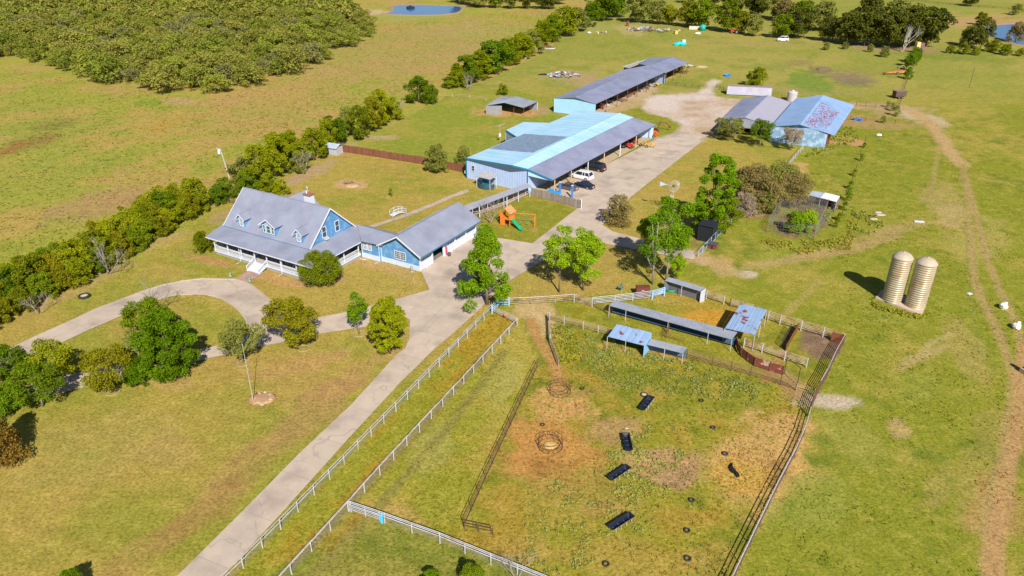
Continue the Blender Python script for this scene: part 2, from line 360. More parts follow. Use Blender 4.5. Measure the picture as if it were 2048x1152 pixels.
    for wd, cc, st, pts in tracks:
        wp = [P(*q) for q in pts]; dm = np.full(X.shape, 1e9)
        for a_, b_ in zip(wp[:-1], wp[1:]):
            ex, ey = b_.x-a_.x, b_.y-a_.y; t = np.clip(((X-a_.x)*ex+(Y-a_.y)*ey)/(ex*ex+ey*ey), 0, 1)
            dm = np.minimum(dm, np.hypot(X-a_.x-t*ex, Y-a_.y-t*ey))
        t = sm(-(dm/(wd*1.25) + (n3-.5)*.6), -1.25, -.6)*min(1, st*1.3)
        col = mixc(col, L3(cc)*np.array([1.0, 1.07, 1.3]), t)
    # pale caliche yard between the barns
    gr = [(1282,215),(1291,199),(1308,190),(1357,187),(1395,184),(1406,177),(1418,164),(1432,160),(1437,166),(1428,180),(1430,192),(1455,196),(1490,200),(1480,225),(1440,262),(1400,283),(1300,300),(1312,276),(1354,267),(1362,253),(1355,244),(1333,234),(1302,228)]
    g = np.zeros(X.shape)
    for ox, oy in ((0,0),(.7,.2),(-.6,.5),(.1,-.8),(-.3,.9),(.8,-.6)):
        jx, jy = px_of(wx+ox+(n3-.5)*1.5, np.maximum(wy+oy, 26.)); g += inpoly(jx, jy, gr)/6
    c = np.zeros_like(col); c[:] = L3((212,192,180)); c = mixc(c, L3((190,160,130)), sm(n2, .5, .7)*.8); c = mixc(c, L3((222,206,202)), sm(1-n2, .5, .65))
    col = mixc(col, c, g)
    return col
COL = fields(GX, GY)
NX, NY = len(xs), len(ys)
ZZ = np.zeros_like(GX) + (fbm(GX, GY, 3, 61)-.5)*.05
for bx in (((-25,20),(60,130)), ((-60,20),(95,260))): pass
me = bpy.data.meshes.new('ground')
me.vertices.add(NX*NY); me.vertices.foreach_set('co', np.stack([GX, GY, ZZ-.035], -1).ravel().astype(np.float32))
i0 = (np.arange(NY-1)[:, None]*NX + np.arange(NX-1)[None, :]).ravel()
q = np.stack([i0, i0+1, i0+1+NX, i0+NX], -1).ravel().astype(np.int32)
nq = len(i0)
me.loops.add(nq*4); me.polygons.add(nq); me.loops.foreach_set('vertex_index', q)
me.polygons.foreach_set('loop_start', np.arange(0, nq*4, 4, dtype=np.int32)); me.polygons.foreach_set('loop_total', np.full(nq, 4, dtype=np.int32))
me.update(); me.validate()
ca = me.color_attributes.new('soil', 'FLOAT_COLOR', 'POINT')
ca.data.foreach_set('color', np.concatenate([COL, np.ones(COL.shape[:2]+(1,))], -1).ravel().astype(np.float32))
gm = bpy.data.materials.new('grass_and_soil'); gm.use_nodes = True
N = gm.node_tree.nodes; L = gm.node_tree.links; b = N['Principled BSDF']; b.inputs['Roughness'].default_value = .95; b.inputs['Specular IOR Level'].default_value = .1
at = N.new('ShaderNodeAttribute'); at.attribute_name = 'soil'; geo = N.new('ShaderNodeNewGeometry')
def nz(scale, det=4, rough=.6, vec=None):
    n_ = N.new('ShaderNodeTexNoise'); n_.inputs['Scale'].default_value = scale; n_.inputs['Detail'].default_value = det; n_.inputs['Roughness'].default_value = rough
    L.new(vec or geo.outputs['Position'], n_.inputs['Vector']); return n_
def mrange(src, a0, a1, b0, b1):
    r_ = N.new('ShaderNodeMapRange'); r_.inputs[1].default_value = a0; r_.inputs[2].default_value = a1; r_.inputs[3].default_value = b0; r_.inputs[4].default_value = b1
    L.new(src, r_.inputs['Value']); return r_.outputs[0]
def mixn(fac, a_, b_, blend='MIX'):
    m_ = N.new('ShaderNodeMix'); m_.data_type = 'RGBA'; m_.blend_type = blend
    if isinstance(fac, float): m_.inputs[0].default_value = fac
    else: L.new(fac, m_.inputs[0])
    L.new(a_, m_.inputs[6])
    if isinstance(b_, tuple): m_.inputs[7].default_value = (*b_, 1)
    else: L.new(b_, m_.inputs[7])
    return m_.outputs[2]
fine = nz(2.6, 6, .75); mid = nz(.55, 5, .65); big = nz(.09, 4, .6)
c1 = mixn(mrange(fine.outputs['Fac'], .30, .48, .42, 0), at.outputs['Color'], (.16, .19, .006))
c2 = mixn(mrange(mid.outputs['Fac'], .5, .75, 0, .40), c1, (.40, .29, .09))
c3 = mixn(mrange(big.outputs['Fac'], .5, .7, 0, .16), c2, (.25, .25, .035))
mul = N.new('ShaderNodeMath'); mul.operation = 'MULTIPLY'
L.new(mrange(fine.outputs['Fac'], .3, .7, .56, 1.40), mul.inputs[0]); L.new(mrange(mid.outputs['Fac'], .3, .7, .86, 1.14), mul.inputs[1])
cbn = N.new('ShaderNodeCombineColor'); [L.new(mul.outputs[0], cbn.inputs[i]) for i in range(3)]
L.new(mixn(1.0, c3, cbn.outputs[0], 'MULTIPLY'), b.inputs['Base Color'])
bn = nz(5., 5, .7); bp = N.new('ShaderNodeBump'); bp.inputs['Strength'].default_value = .8; bp.inputs['Distance'].default_value = .14
L.new(bn.outputs['Fac'], bp.inputs['Height']); L.new(bp.outputs[0], b.inputs['Normal'])
me.materials.append(gm)
ground = bpy.data.objects.new('ground', me); C.objects.link(ground); ground['kind'] = 'structure'

# ------------------------------------------------------------------ paving
M_CON = mat('concrete', tuple(c*.84 for c in lin((197,181,167))), .9, .10, .35, .15, 20, var2=(tuple(c*.84 for c in lin((166,150,142))), .22, .5, .72), objvar=.05)
def add_cracks(m):
    nt = m.node_tree; N_ = nt.nodes; L_ = nt.links; b_ = N_['Principled BSDF']; src_ = b_.inputs['Base Color'].links[0].from_socket
    g_ = N_.new('ShaderNodeNewGeometry'); nn = N_.new('ShaderNodeTexNoise'); nn.inputs['Scale'].default_value = .35; nn.inputs['Detail'].default_value = 6
    L_.new(g_.outputs['Position'], nn.inputs['Vector']); mx_ = N_.new('ShaderNodeMix'); mx_.data_type = 'VECTOR'; mx_.inputs[0].default_value = .08
    ad = N_.new('ShaderNodeVectorMath'); ad.operation = 'MULTIPLY_ADD'; ad.inputs[1].default_value = (5, 5, 0); L_.new(nn.outputs['Color'], ad.inputs[0]); L_.new(g_.outputs['Position'], ad.inputs[2])
    vo = N_.new('ShaderNodeTexVoronoi'); vo.feature = 'DISTANCE_TO_EDGE'; vo.inputs['Scale'].default_value = .11; L_.new(ad.outputs[0], vo.inputs['Vector'])
    r_ = N_.new('ShaderNodeMapRange'); r_.inputs[1].default_value = 0; r_.inputs[2].default_value = .009; r_.inputs[3].default_value = .38; r_.inputs[4].default_value = 0; L_.new(vo.outputs['Distance'], r_.inputs['Value'])
    m1 = N_.new('ShaderNodeMix'); m1.data_type = 'RGBA'; m1.inputs[7].default_value = (.16, .13, .11, 1); L_.new(r_.outputs[0], m1.inputs[0]); L_.new(src_, m1.inputs[6])
    st = N_.new('ShaderNodeTexNoise'); st.inputs['Scale'].default_value = .16; st.inputs['Detail'].default_value = 9; st.inputs['Roughness'].default_value = .72; L_.new(g_.outputs['Position'], st.inputs['Vector'])
    r2_ = N_.new('ShaderNodeMapRange'); r2_.inputs[1].default_value = .52; r2_.inputs[2].default_value = .68; r2_.inputs[3].default_value = 0; r2_.inputs[4].default_value = .4; L_.new(st.outputs['Fac'], r2_.inputs['Value'])
    m2_ = N_.new('ShaderNodeMix'); m2_.data_type = 'RGBA'; m2_.inputs[7].default_value = (.33, .285, .26, 1); L_.new(r2_.outputs[0], m2_.inputs[0]); L_.new(m1.outputs[2], m2_.inputs[6]); L_.new(m2_.outputs[2], b_.inputs['Base Color'])
add_cracks(M_CON)
M_JOINT = mat('joint_sand', (.24,.20,.16), .95)
def clip_cell(poly, x0, x1, y0, y1):
    def cut(pts, ax, val, keep_gt):
        out = []
        for i in range(len(pts)):
            a_, b_ = pts[i-1], pts[i]
            ia = (a_[ax] > val) == keep_gt; ib = (b_[ax] > val) == keep_gt
            if ia != ib:
                t = (val-a_[ax])/(b_[ax]-a_[ax]); out.append((a_[0]+t*(b_[0]-a_[0]), a_[1]+t*(b_[1]-a_[1])))
            if ib: out.append(b_)
        return out
    for ax, val, k in ((0,x0,True),(0,x1,False),(1,y0,True),(1,y1,False)):
        poly = cut(poly, ax, val, k)
        if len(poly) < 3: return []
    return poly
def area(p): return .5*sum(p[i-1][0]*p[i][1]-p[i][0]*p[i-1][1] for i in range(len(p)))
def smooth_poly(pts, it=2):
    for _ in range(it):
        q = []
        for i in range(len(pts)):
            a_, b_ = pts[i], pts[(i+1) % len(pts)]
            q += [(a_[0]*.75+b_[0]*.25, a_[1]*.75+b_[1]*.25), (a_[0]*.25+b_[0]*.75, a_[1]*.25+b_[1]*.75)]
        pts = q
    return pts
def flat(poly, z, name, m, parent=None, origin=None):
    tri = tessellate_polygon([[Vector((x, y, 0)) for x, y in poly]])
    o = origin or (0, 0)
    me_ = bpy.data.meshes.new(name); me_.from_pydata([(x-o[0], y-o[1], z) for x, y in poly], [], [t if area([poly[i] for i in t]) > 0 else t[::-1] for t in tri]); me_.materials.append(m)
    ob = bpy.data.objects.new(name, me_); C.objects.link(ob)
    if parent: ob.parent = parent
    return ob
def paving(name, pix, z, ang, cell, gap=.03, m=None, world=None):
    W = world or [tuple(P(x, y)[:2]) for x, y in pix]
    base = flat(W, z-.012, name, M_JOINT); base['kind'] = 'structure'
    a_ = math.radians(ang); c_, s_ = math.cos(a_), math.sin(a_)
    R_ = [(x*c_+y*s_, -x*s_+y*c_) for x, y in W]
    x0, x1 = min(p[0] for p in R_), max(p[0] for p in R_); y0, y1 = min(p[1] for p in R_), max(p[1] for p in R_)
    nx = max(1, round((x1-x0)/cell[0])); ny = max(1, round((y1-y0)/cell[1])); dx, dy = (x1-x0)/nx, (y1-y0)/ny
    for i in range(nx):
        for j in range(ny):
            q_ = clip_cell(R_, x0+i*dx+gap/2, x0+(i+1)*dx-gap/2, y0+j*dy+gap/2, y0+(j+1)*dy-gap/2)
            q_ = [p for k, p in enumerate(q_) if math.hypot(p[0]-q_[k-1][0], p[1]-q_[k-1][1]) > .01]
            if len(q_) < 3 or abs(area(q_)) < .15: continue
            q2 = [(x*c_-y*s_, x*s_+y*c_) for x, y in q_]
            if area(q2) < 0: q2.reverse()
            flat(q2, z, 'slab', m or M_CON, base)
    return base
# straight drive from the bottom edge up to the junction, then the yard beside the garage, the lane and the parking apron
left = [(-40+355-150,1152+190),(355,1152),(480,1028),(600,906),(700,812),(757,750),(790,712),(810,697),(818,680)]
right = [(905,668),(870,697),(800,766),(700,874),(560,1030),(440,1160),(250,1362)]
drive = paving('driveway', left + [(820,640),(800,628),(830,590),(859,580)] + [(1012,566),(985,592),(960,618)] + right, .05, 66.5, (6.4, 6.0))
paving('garage_apron', [(859,580),(843,544),(865,524),(905,497),(951,469),(990,475),(1065,487),(1120,502),(1012,566)], .05, 61, (4.5, 4.5))
paving('lane', [(1065,487),(1153,418),(1163,415),(1200,430),(1204,450),(1225,463),(1267,474),(1300,483),(1345,494),(1392,503),(1388,520),(1345,512),(1300,505),(1242,494),(1200,486),(1165,484),(1120,502)], .05, 61, (5, 5))
paving('parking_apron', [(1163,415),(1062,390),(1068,378),(1096,384),(1100,380),(1240,316),(1300,285),(1318,277),(1350,266),(1375,262),(1400,280),(1400,286),(1300,364),(1262,394),(1225,432),(1204,450),(1200,430)], .05, 56.5, (6.5, 5.2))
lo = [(19,697),(80,668),(139,642),(190,618),(250,595),(292,580),(325,570),(360,563),(403,558),(450,559),(470,559),(493,566),(500,569),(521,585),(541,603),(561,623),(590,638),(628,637),(699,623),(800,596),(859,580)]
ins = [(445,600),(409,590),(370,589),(340,594),(305,603),(250,629),(178,660),(97,698),(0,741),(-300,880)]
paving('circular_drive', [(-300,838),(0,706)] + lo[:15] + [(541,640),(520,672),(500,690),(496,676),(494,655),(493,642),(477,621)] + ins, .046, -28, (7.5, 7.5))
paving('lower_drive', [(521,672),(535,650),(561,625),(600,640),(628,637),(699,623),(800,596),(859,580),(830,592),(800,628),(790,640),(740,653),(629,669),(560,686),(500,697),(470,706),(420,716),(300,748),(210,767),(153,778),(80,800),(0,828),(-200,885),(-200,830),(0,790),(80,765),(150,747),(192,739),(300,720),(380,704),(440,690),(475,679),(494,670)], .042, -28, (9, 9))
# kerbs of the round drive
M_KERB = mat('kerb', (.42,.36,.28), .9, .12, 2)
for run in (lo[7:16], [(361,590),(403,588),(433,592),(450,600),(477,621),(493,642),(494,655)], [(250,597),(292,581),(325,571),(360,564)]):
    mb = MB(); W = [P(*q) for q in run]
    for a_, b_ in zip(W[:-1], W[1:]):
        d = (b_-a_); d.z = 0; n_ = Vector((-d.y, d.x, 0)).normalized()*.11
        mb.hexa([a_-n_, b_-n_, b_+n_, a_+n_], [a_-n_+Vector((0,0,.16)), b_-n_+Vector((0,0,.16)), b_+n_+Vector((0,0,.16)), a_+n_+Vector((0,0,.16))])
    struct('kerb', mb, M_KERB)
# garden path with the brick walk in front of the steps
paving('front_walk', [(470,559),(493,566),(530,546),(500,538)], .058, 60.5, (.62, .62), .05, mat('pink_paver', (.40,.27,.22), .9, .15, 2, objvar=.15))
paving('garden_path', [(725,455),(757,446),(795,434),(830,420),(868,405),(905,389),(935,378),(938,384),(908,395),(870,411),(832,427),(797,439),(760,451),(729,460)], .03, 30, (1.6, 1.6), .05, mat('path_concrete', (.42,.33,.26), .9, .12, 1, objvar=.1))
# ------------------------------------------------------------------ ponds
M_WATER = mat('pond_water', (.03,.13,.38), .12, .1, .05, 0, 1.5, spec=.5)
M_BANK = mat('pond_bank', (.30,.22,.11), .95, .2, .8)
def pond(name, pix):
    W = smooth_poly([tuple(P(x, y)[:2]) for x, y in pix], 2)
    cx = sum(p[0] for p in W)/len(W); cy = sum(p[1] for p in W)/len(W)
    o = flat(W, .09, name, M_WATER); o['kind'] = 'structure'
    rim = MB(); k = len(W)
    for i in range(k):
        a_, b_ = W[i-1], W[i]; f = lambda p, s_, z: (cx+(p[0]-cx)*s_, cy+(p[1]-cy)*s_, z)
        rim.poly([f(a_,.99,.05), f(b_,.99,.05), f(b_,1.03,.35), f(a_,1.03,.35)]); rim.poly([f(a_,1.03,.35), f(b_,1.03,.35), f(b_,1.12,-.06), f(a_,1.12,-.06)])
    r_ = struct(name + '_bank', rim, M_BANK)
pond('pond', [(757,28),(790,24),(783,11),(830,9),(870,11),(915,12),(925,16),(915,26),(880,30),(830,31)])
pond('east_pond', [(1950,66),(1962,56),(1990,50),(2040,48),(2120,46),(2200,60),(2150,92),(2060,92),(2030,88),(2010,80),(1985,74)])
# ------------------------------------------------------------------ vegetation
def quads_mesh(name, V, tint, m, extra=None):
    """V: (n,4,3) leaf corners, tint (n,)"""
    n = len(V); me_ = bpy.data.meshes.new(name)
    me_.vertices.add(n*4); me_.vertices.foreach_set('co', V.reshape(-1).astype(np.float32))
    me_.loops.add(n*4); me_.polygons.add(n); me_.loops.foreach_set('vertex_index', np.arange(n*4, dtype=np.int32))
    me_.polygons.foreach_set('loop_start', np.arange(0, n*4, 4, dtype=np.int32)); me_.polygons.foreach_set('loop_total', np.full(n, 4, dtype=np.int32))
    me_.update(); at_ = me_.attributes.new('tint', 'FLOAT', 'FACE'); at_.data.foreach_set('value', tint.astype(np.float32))
    if m: me_.materials.append(m)
    return me_
def unit(a_): return a_/np.maximum(np.linalg.norm(a_, axis=-1, keepdims=True), 1e-9)
def leaves(cent, size, outdir, r, flat_=.5, asp=.6):
    n = len(cent); nr = unit(outdir*flat_ + unit(r.normal(size=(n, 3))) + np.array([0,0,.35]))
    t = unit(np.cross(nr, r.normal(size=(n, 3)))); b_ = np.cross(nr, t)
    s_ = size*(r.uniform(.6, 1.35, (n, 1))); t = t*s_; b_ = b_*s_*asp
    return np.stack([cent-t, cent-b_*.9, cent+t, cent+b_], 1)
def crown_shape(kind, h):
    """radius factor at relative height 0..1 of the crown"""
    if kind == 'round': return np.sqrt(np.clip(1-(2*h-1)**2, 0, 1))
    if kind == 'dome': return np.sqrt(np.clip(1-(h*.97)**2, 0, 1))*np.where(h < .12, .55+h*3.7, 1)
    if kind == 'cone': return np.clip((1-h)**.75*1.05, .08, 1)*np.where(h < .12, .6+h*3.3, 1)
    if kind == 'egg': return np.clip(np.sqrt(np.clip(1-(2*(h**.8)-1)**2, 0, 1)), .1, 1)
    if kind == 'vase': return np.clip(.35+.75*h, 0, 1)*np.where(h > .75, np.sqrt(np.clip(1-((h-.75)/.25)**2*.9, 0, 1)), 1)
    return np.ones_like(h)
def make_crown(name, kind, nl, leaf, nleaf, lobe, seed, base=.12, inner=.25, squash=.8, irregular=.25):
    """unit crown: radius about 1, height from 0 to 1 (scaled per tree)"""
    r = np.random.default_rng(seed)
    h = r.uniform(.06, .97, nl); ang = r.uniform(0, 2*np.pi, nl); rad = crown_shape(kind, h)*np.where(r.random(nl) < inner, r.uniform(.1, .6, nl), r.uniform(.72, 1.0, nl))
    rad = rad*(1 - lobe*.55)*(1+irregular*(r.random(nl)-.6))
    Lc = np.stack([rad*np.cos(ang), rad*np.sin(ang), h], -1)
    R_ = lobe*r.uniform(.6, 1.25, nl); lt = r.uniform(.25, 1., nl)
    w_ = R_**2; w_ /= w_.sum(); idx = r.choice(nl, nleaf, p=w_)
    d = unit(r.normal(size=(nleaf, 3))); d[:, 2] = np.where(r.random(nleaf) < .6, np.abs(d[:, 2]), d[:, 2])
    rr = R_[idx]*r.uniform(.45, 1.08, nleaf)**.7
    c_ = Lc[idx] + d*rr[:, None]*np.array([1, 1, squash])
    c_[:, 2] = np.maximum(c_[:, 2], .0)
    t = np.clip(lt[idx]*.65 + r.random(nleaf)*.45, 0, 1)
    return c_, d, t, Lc
def build_tree_meshes(name, kind, H, Rr, crown0, nl, nleaf, leaf, lobe, seed, **k):
    """real-size crown and trunk; H total height, crown from crown0*H to H"""
    trunks = k.pop('trunks', 1); limbs = k.pop('limbs', 7); tr = k.pop('tr', H*.022)
    k['squash'] = Rr/(H*(1-crown0))*.9
    c_, d, t, Lc = make_crown(name, kind, nl, leaf, nleaf, lobe, seed, **k)
    ch = H*(1-crown0); S_ = np.array([Rr, Rr, ch]); o_ = np.array([0, 0, crown0*H])
    # keep lobes round although the crown is scaled
    base_l = Lc
    r = np.random.default_rng(seed+1)
    # nearest lobe offset rescaled
    cc = c_*S_ + o_
    V = leaves(cc, leaf, d, r)
    cm = quads_mesh(name+'_crown', V, t, None)
    mb = MB(); r_ = random.Random(seed)
    top = H*(crown0 + (1-crown0)*.75)
    for j in range(trunks):
        a0 = r_.uniform(0, 6.28); sp = (0 if trunks == 1 else .25*Rr)
        pts = []
        for i in range(5):
            f = i/4; pts.append((math.cos(a0)*sp*f + r_.uniform(-.05, .05)*Rr*f + (.08*math.cos(a0) if trunks > 1 else 0), math.sin(a0)*sp*f + r_.uniform(-.05, .05)*Rr*f + (.08*math.sin(a0) if trunks > 1 else 0), top*f - .1*(i == 0)))
        mb.tube(pts, tr, 6, tr*.25)
        sel = sorted(range(len(Lc)), key=lambda q: r_.random())[:limbs]
        for q in sel:
            e_ = Lc[q]*S_ + o_; z0 = max(crown0*H*.6, e_[2]*.5); f = min(1, z0/top)
            s0 = lerp(pts[int(f*3.99)], pts[min(4, int(f*3.99)+1)], f*4-int(f*3.99)) if f < 1 else Vector(pts[4])
            m_ = lerp(s0, e_, .5) + Vector((0, 0, -.06*H if kind != 'cone' else 0))
            mb.tube([s0, m_, Vector(e_)], tr*.42, 5, tr*.1)
    tm = mb.mesh(name+'_trunk', None, (0,0,0), True)
    return cm, tm
M_BARK = mat('bark', (.17,.13,.10), .95, .2, 3)
M_BARKG = mat('grey_bark', (.28,.25,.23), .95, .2, 3)
LM = {
 'yg': leaf_mat('leaf_yellow_green', (0.25, 0.31, 0.01), 0.3, .24, (0.32, 0.33, 0.012)),
 'mid': leaf_mat('leaf_mid_green', (0.14, 0.235, 0.01), 0.3, .24, (0.22, 0.28, 0.012)),
 'bright': leaf_mat('leaf_bright_green', (0.17, 0.34, 0.01), 0.25, .24, (0.24, 0.38, 0.012)),
 'vivid': leaf_mat('leaf_vivid_green', (0.3, 0.48, 0.012), 0.4, .24, (0.33, 0.48, 0.012)),
 'lawn': leaf_mat('leaf_shade_tree', (0.125, 0.235, 0.008), 0.22, .24, (0.17, 0.28, 0.01)),
 'olive': leaf_mat('leaf_olive', (0.26, 0.29, 0.06), 0.35, .24, (0.29, 0.3, 0.06)),
 'dark': leaf_mat('leaf_dark_oak', (0.11, 0.14, 0.02), 0.3, .24, (0.15, 0.155, 0.022)),
 'gold': leaf_mat('leaf_golden', (0.33, 0.37, 0.01), 0.38, .24, (0.33, 0.37, 0.01)),
 'dome': leaf_mat('leaf_dome', (0.2, 0.25, 0.01), 0.33, .24, (0.2, 0.25, 0.01)),
 'autumn': leaf_mat('leaf_turning', (0.19, 0.25, 0.012), 0.28, .24, (0.33, 0.27, 0.014)),
 'rust': leaf_mat('leaf_rusty_cedar', (0.24, 0.155, 0.03), 0.3, .24, (0.34, 0.2, 0.03)),
 'brown': leaf_mat('leaf_brown_bush', (0.3, 0.25, 0.08), 0.3, .24, (0.3, 0.24, 0.09)),
 'wood': leaf_mat('leaf_woodland', (0.3, 0.315, 0.055), 0.36, .24, (0.34, 0.33, 0.07)),
 'wood2': leaf_mat('leaf_woodland_green', (0.255, 0.31, 0.045), 0.36, .24, (0.31, 0.33, 0.05)),
 'dark_soil': leaf_mat('dark_soil', (.10,.06,.04), .6, .24, (.10,.06,.04)),
 'grey_wood': leaf_mat('leaf_grey_mesquite', (0.28, 0.285, 0.1), 0.36, .24, (0.3, 0.29, 0.1)),
 'grey': leaf_mat('twig_grey', (0.517,0.420,0.326), .6, .42, (0.462,0.406,0.300)),
}
TREES = {}
def proto(key, *a_, **k_):
    TREES[key] = build_tree_meshes(key, *a_, **k_)
#       key        kind    H   R   c0  lobes leaves leaf lobe seed
for i in range(3): proto('hedge%d' % i, 'dome', 6, 3.4, .06, 50, 8000, .155, .24, 20+i, limbs=5, squash=.45, irregular=.45)
for i in range(2): proto('tallhedge%d' % i, 'egg', 10, 4.2, .08, 64, 11000, .18, .22, 30+i, limbs=7, squash=.42, irregular=.45)
for i in range(4): proto('mesquite%d' % i, 'dome', 6, 4.6, .16, 22, 2700, .235, .30, 40+i, limbs=3, squash=.45, irregular=.7)
for i in range(2): proto('oak%d' % i, 'round', 11, 5.5, .14, 52, 5200, .32, .25, 50+i, limbs=7, squash=.5, irregular=.4)
proto('shade', 'round', 9.0, 4.25, .06, 110, 24000, .135, .19, 60, limbs=8, squash=.5, irregular=.2)
proto('small_shade', 'round', 6.2, 3.3, .18, 50, 9500, .125, .24, 61, limbs=8, squash=.55, irregular=.35)
proto('loose', 'round', 6, 3.2, .28, 32, 5600, .135, .24, 62, limbs=16, squash=.55, irregular=.5)
proto('narrow', 'egg', 6.2, 1.6, .3, 26, 2600, .14, .42, 63, limbs=8, squash=.2, irregular=.3)
proto('golden', 'egg', 8.2, 2.7, .07, 120, 24000, .12, .2, 64, limbs=5, squash=.16, irregular=.2)
proto('dome', 'round', 5.2, 3.9, .12, 150, 17000, .105, .18, 65, limbs=6, squash=.55, irregular=.06)
proto('pine', 'cone', 12.8, 4.9, .05, 105, 26000, .14, .18, 66, limbs=24, squash=.16, irregular=.55, inner=.15, tr=.3)
proto('tall_pine', 'egg', 14.9, 4.2, .05, 110, 26000, .15, .19, 67, limbs=20, squash=.15, irregular=.4, tr=.3)
proto('thin', 'egg', 11, 2.6, .42, 28, 6000, .13, .3, 68, limbs=12, squash=.2, irregular=.5, tr=.16)
proto('soft', 'egg', 10.2, 3.5, .2, 55, 15000, .125, .23, 69, limbs=14, squash=.2, irregular=.4, tr=.17)
proto('tall_round', 'round', 14, 3.9, .40, 40, 18000, .13, .27, 70, limbs=16, squash=.35, irregular=.4, tr=.2, trunks=1)
proto('sparse_tall', 'egg', 13.5, 3.4, .3, 11, 2400, .13, .28, 71, limbs=22, squash=.22, irregular=.8, tr=.17, trunks=2)
proto('twig_bush', 'dome', 4.6, 2.9, .04, 34, 6000, .12, .28, 72, limbs=20, squash=.5, irregular=.5, tr=.07, trunks=3)
proto('thicket', 'dome', 6.5, 5.0, .03, 60, 16000, .13, .24, 73, limbs=20, squash=.5, irregular=.6, tr=.09, trunks=3)
proto('cedar', 'cone', 8.5, 4.3, .02, 80, 9000, .16, .24, 74, limbs=8, squash=.25, irregular=.3)
proto('shrub', 'dome', 2.6, 1.5, .02, 16, 900, .14, .42, 75, limbs=4, squash=.55, irregular=.4)
ntree = 0
def tree(key, x, y, h=None, r=None, leaf='yg', label='', cat='tree', group=None, name='tree', wide=None, bark=None, rot=None, world=None):
    """x, y: foot of the trunk as seen in the photograph"""
    global ntree; ntree += 1
    cm, tm = TREES[key]; p = world if world is not None else P(x, y)
    H0 = {'hedge':6,'tallhedge':10,'mesquite':6,'oak':11}.get(key.rstrip('0123456789')) or {'shade':9.3,'small_shade':6.2,'loose':6,'narrow':6.2,'golden':8.2,'dome':5.2,'pine':12.8,'tall_pine':14.9,'thin':11,'soft':10.2,'tall_round':14,'sparse_tall':13.5,'twig_bush':4.6,'thicket':6.5,'cedar':8.5,'shrub':2.6}[key]
    sz = (h or H0)/H0; sx = wide*sz if wide else sz
    o = bpy.data.objects.new(name, None); C.objects.link(o); o.location = p; o['label'] = label; o['category'] = cat
    if group: o['group'] = group
    ra = rnd.uniform(0, 6.28) if rot is None else rot
    for nm, me_, mm in (('trunk', tm, bark or M_BARK), ('crown', cm, LM[leaf])):
        c = bpy.data.objects.new(nm, me_); C.objects.link(c); c.parent = o; c.scale = (sx, sx, sz); c.rotation_euler = (0, 0, ra)
        if not me_.materials: me_.materials.append(mm)
        c.material_slots[0].link = 'OBJECT'; c.material_slots[0].material = mm
    return o
def bare(name, x, y, h, r, label, cat='tree', m=None, seed=1, lean=(0, 0), group=None, twigs=9, low=.25):
    """a leafless tree: trunk that forks and forks again into twigs"""
    m = m or M_BARKG; p = P(x, y); T = Thing(name, label, cat, p, group); r_ = random.Random(seed)
    tk, tw = MB(), MB()
    def grow_(a_, d, ln, rad, lev):
        n_ = 3; pts = [a_]; dd = d.copy()
        for i in range(n_):
            dd = (dd + Vector((r_.uniform(-.22, .22), r_.uniform(-.22, .22), r_.uniform(-.06, .12)))).normalized(); pts.append(pts[-1]+dd*ln/n_)
        (tk if lev < 2 else tw).tube(pts, rad, 5 if lev < 2 else 4, rad*.5, cap=False)
        if lev >= 4: return
        for _ in range(3 if lev < 2 else (3 if lev < 3 else twigs//3)):
            nd = (dd + Vector((r_.uniform(-1, 1), r_.uniform(-1, 1), r_.uniform(-.25, .6)))*.75).normalized()
            grow_(pts[r_.choice([2, 3, 3])], nd, ln*r_.uniform(.55, .85), rad*.55, lev+1)
    for i in range(3):
        a0 = i*2.1 + r_.uniform(0, .8)
        grow_(p + Vector((.05*math.cos(a0), .05*math.sin(a0), -.05)), Vector((math.cos(a0)*r/h*.9+lean[0], math.sin(a0)*r/h*.9+lean[1], 1)).normalized(), h*.42, h*.022, 0)
    T.part('trunk', tk, m); T.part('twigs', tw, m, stuff=False)
    return T

# rows of bushes and trees along the old fence line
def along(pix, step, side=0.):
    W = [P(*q) for q in pix]; out = []; carry = 0
    for a_, b_ in zip(W[:-1], W[1:]):
        d = b_-a_; ln = d.length; d.normalize(); n_ = Vector((-d.y, d.x, 0)); t = carry
        while t < ln: out.append(a_ + d*t + n_*side); t += step
        carry = t-ln
    return out
HL = 'bushy yellow-green tree in the hedgerow behind the white-railed house'
hl = [(-160,735),(-60,690),(40,632),(110,600),(190,560),(270,512),(330,478),(395,440),(440,415)]
leafs = ['yg','mid','mid','yg','yg','autumn','yg','mid']
COLN = {'yg':'yellow-green','mid':'mid-green','autumn':'golden-brown','olive':'olive','dark':'dark green','brown':'brownish','lawn':'deep green','gold':'bright yellow','wood':'pale olive'}
ORD = ['first','second','third','fourth','fifth','sixth','seventh','eighth','ninth','tenth','eleventh','twelfth','thirteenth','fourteenth','fifteenth','sixteenth','seventeenth','eighteenth','nineteenth','twentieth','twenty-first','twenty-second','twenty-third','twenty-fourth','twenty-fifth','twenty-sixth','twenty-seventh','twenty-eighth','twenty-ninth','thirtieth']
for side, st, hh, rown in ((1.6, 3.3, (3.6, 5.0), 'front'), (4.6, 3.5, (4.6, 6.2), 'middle'), (7.6, 4.2, (4.4, 6.2), 'back')):
    k_ = 0
    for p in along(hl, st, side):
        q = p + Vector((rnd.uniform(-.8,.8), rnd.uniform(-.8,.8), 0)); px, py = px_of(q.x, q.y); lf = rnd.choice(leafs if px > 110 else ['autumn','autumn','yg','mid']); vis = px > 0; k_ += vis
        tree('hedge%d' % rnd.randrange(3), 0, 0, rnd.uniform(*hh), leaf=lf, label='%s tree, %s from left in the %s hedgerow row by the left lawn' % (COLN[lf], ORD[k_-1] if vis else 'beyond', rown), group='hedgerow trees along the left lawn', world=q)
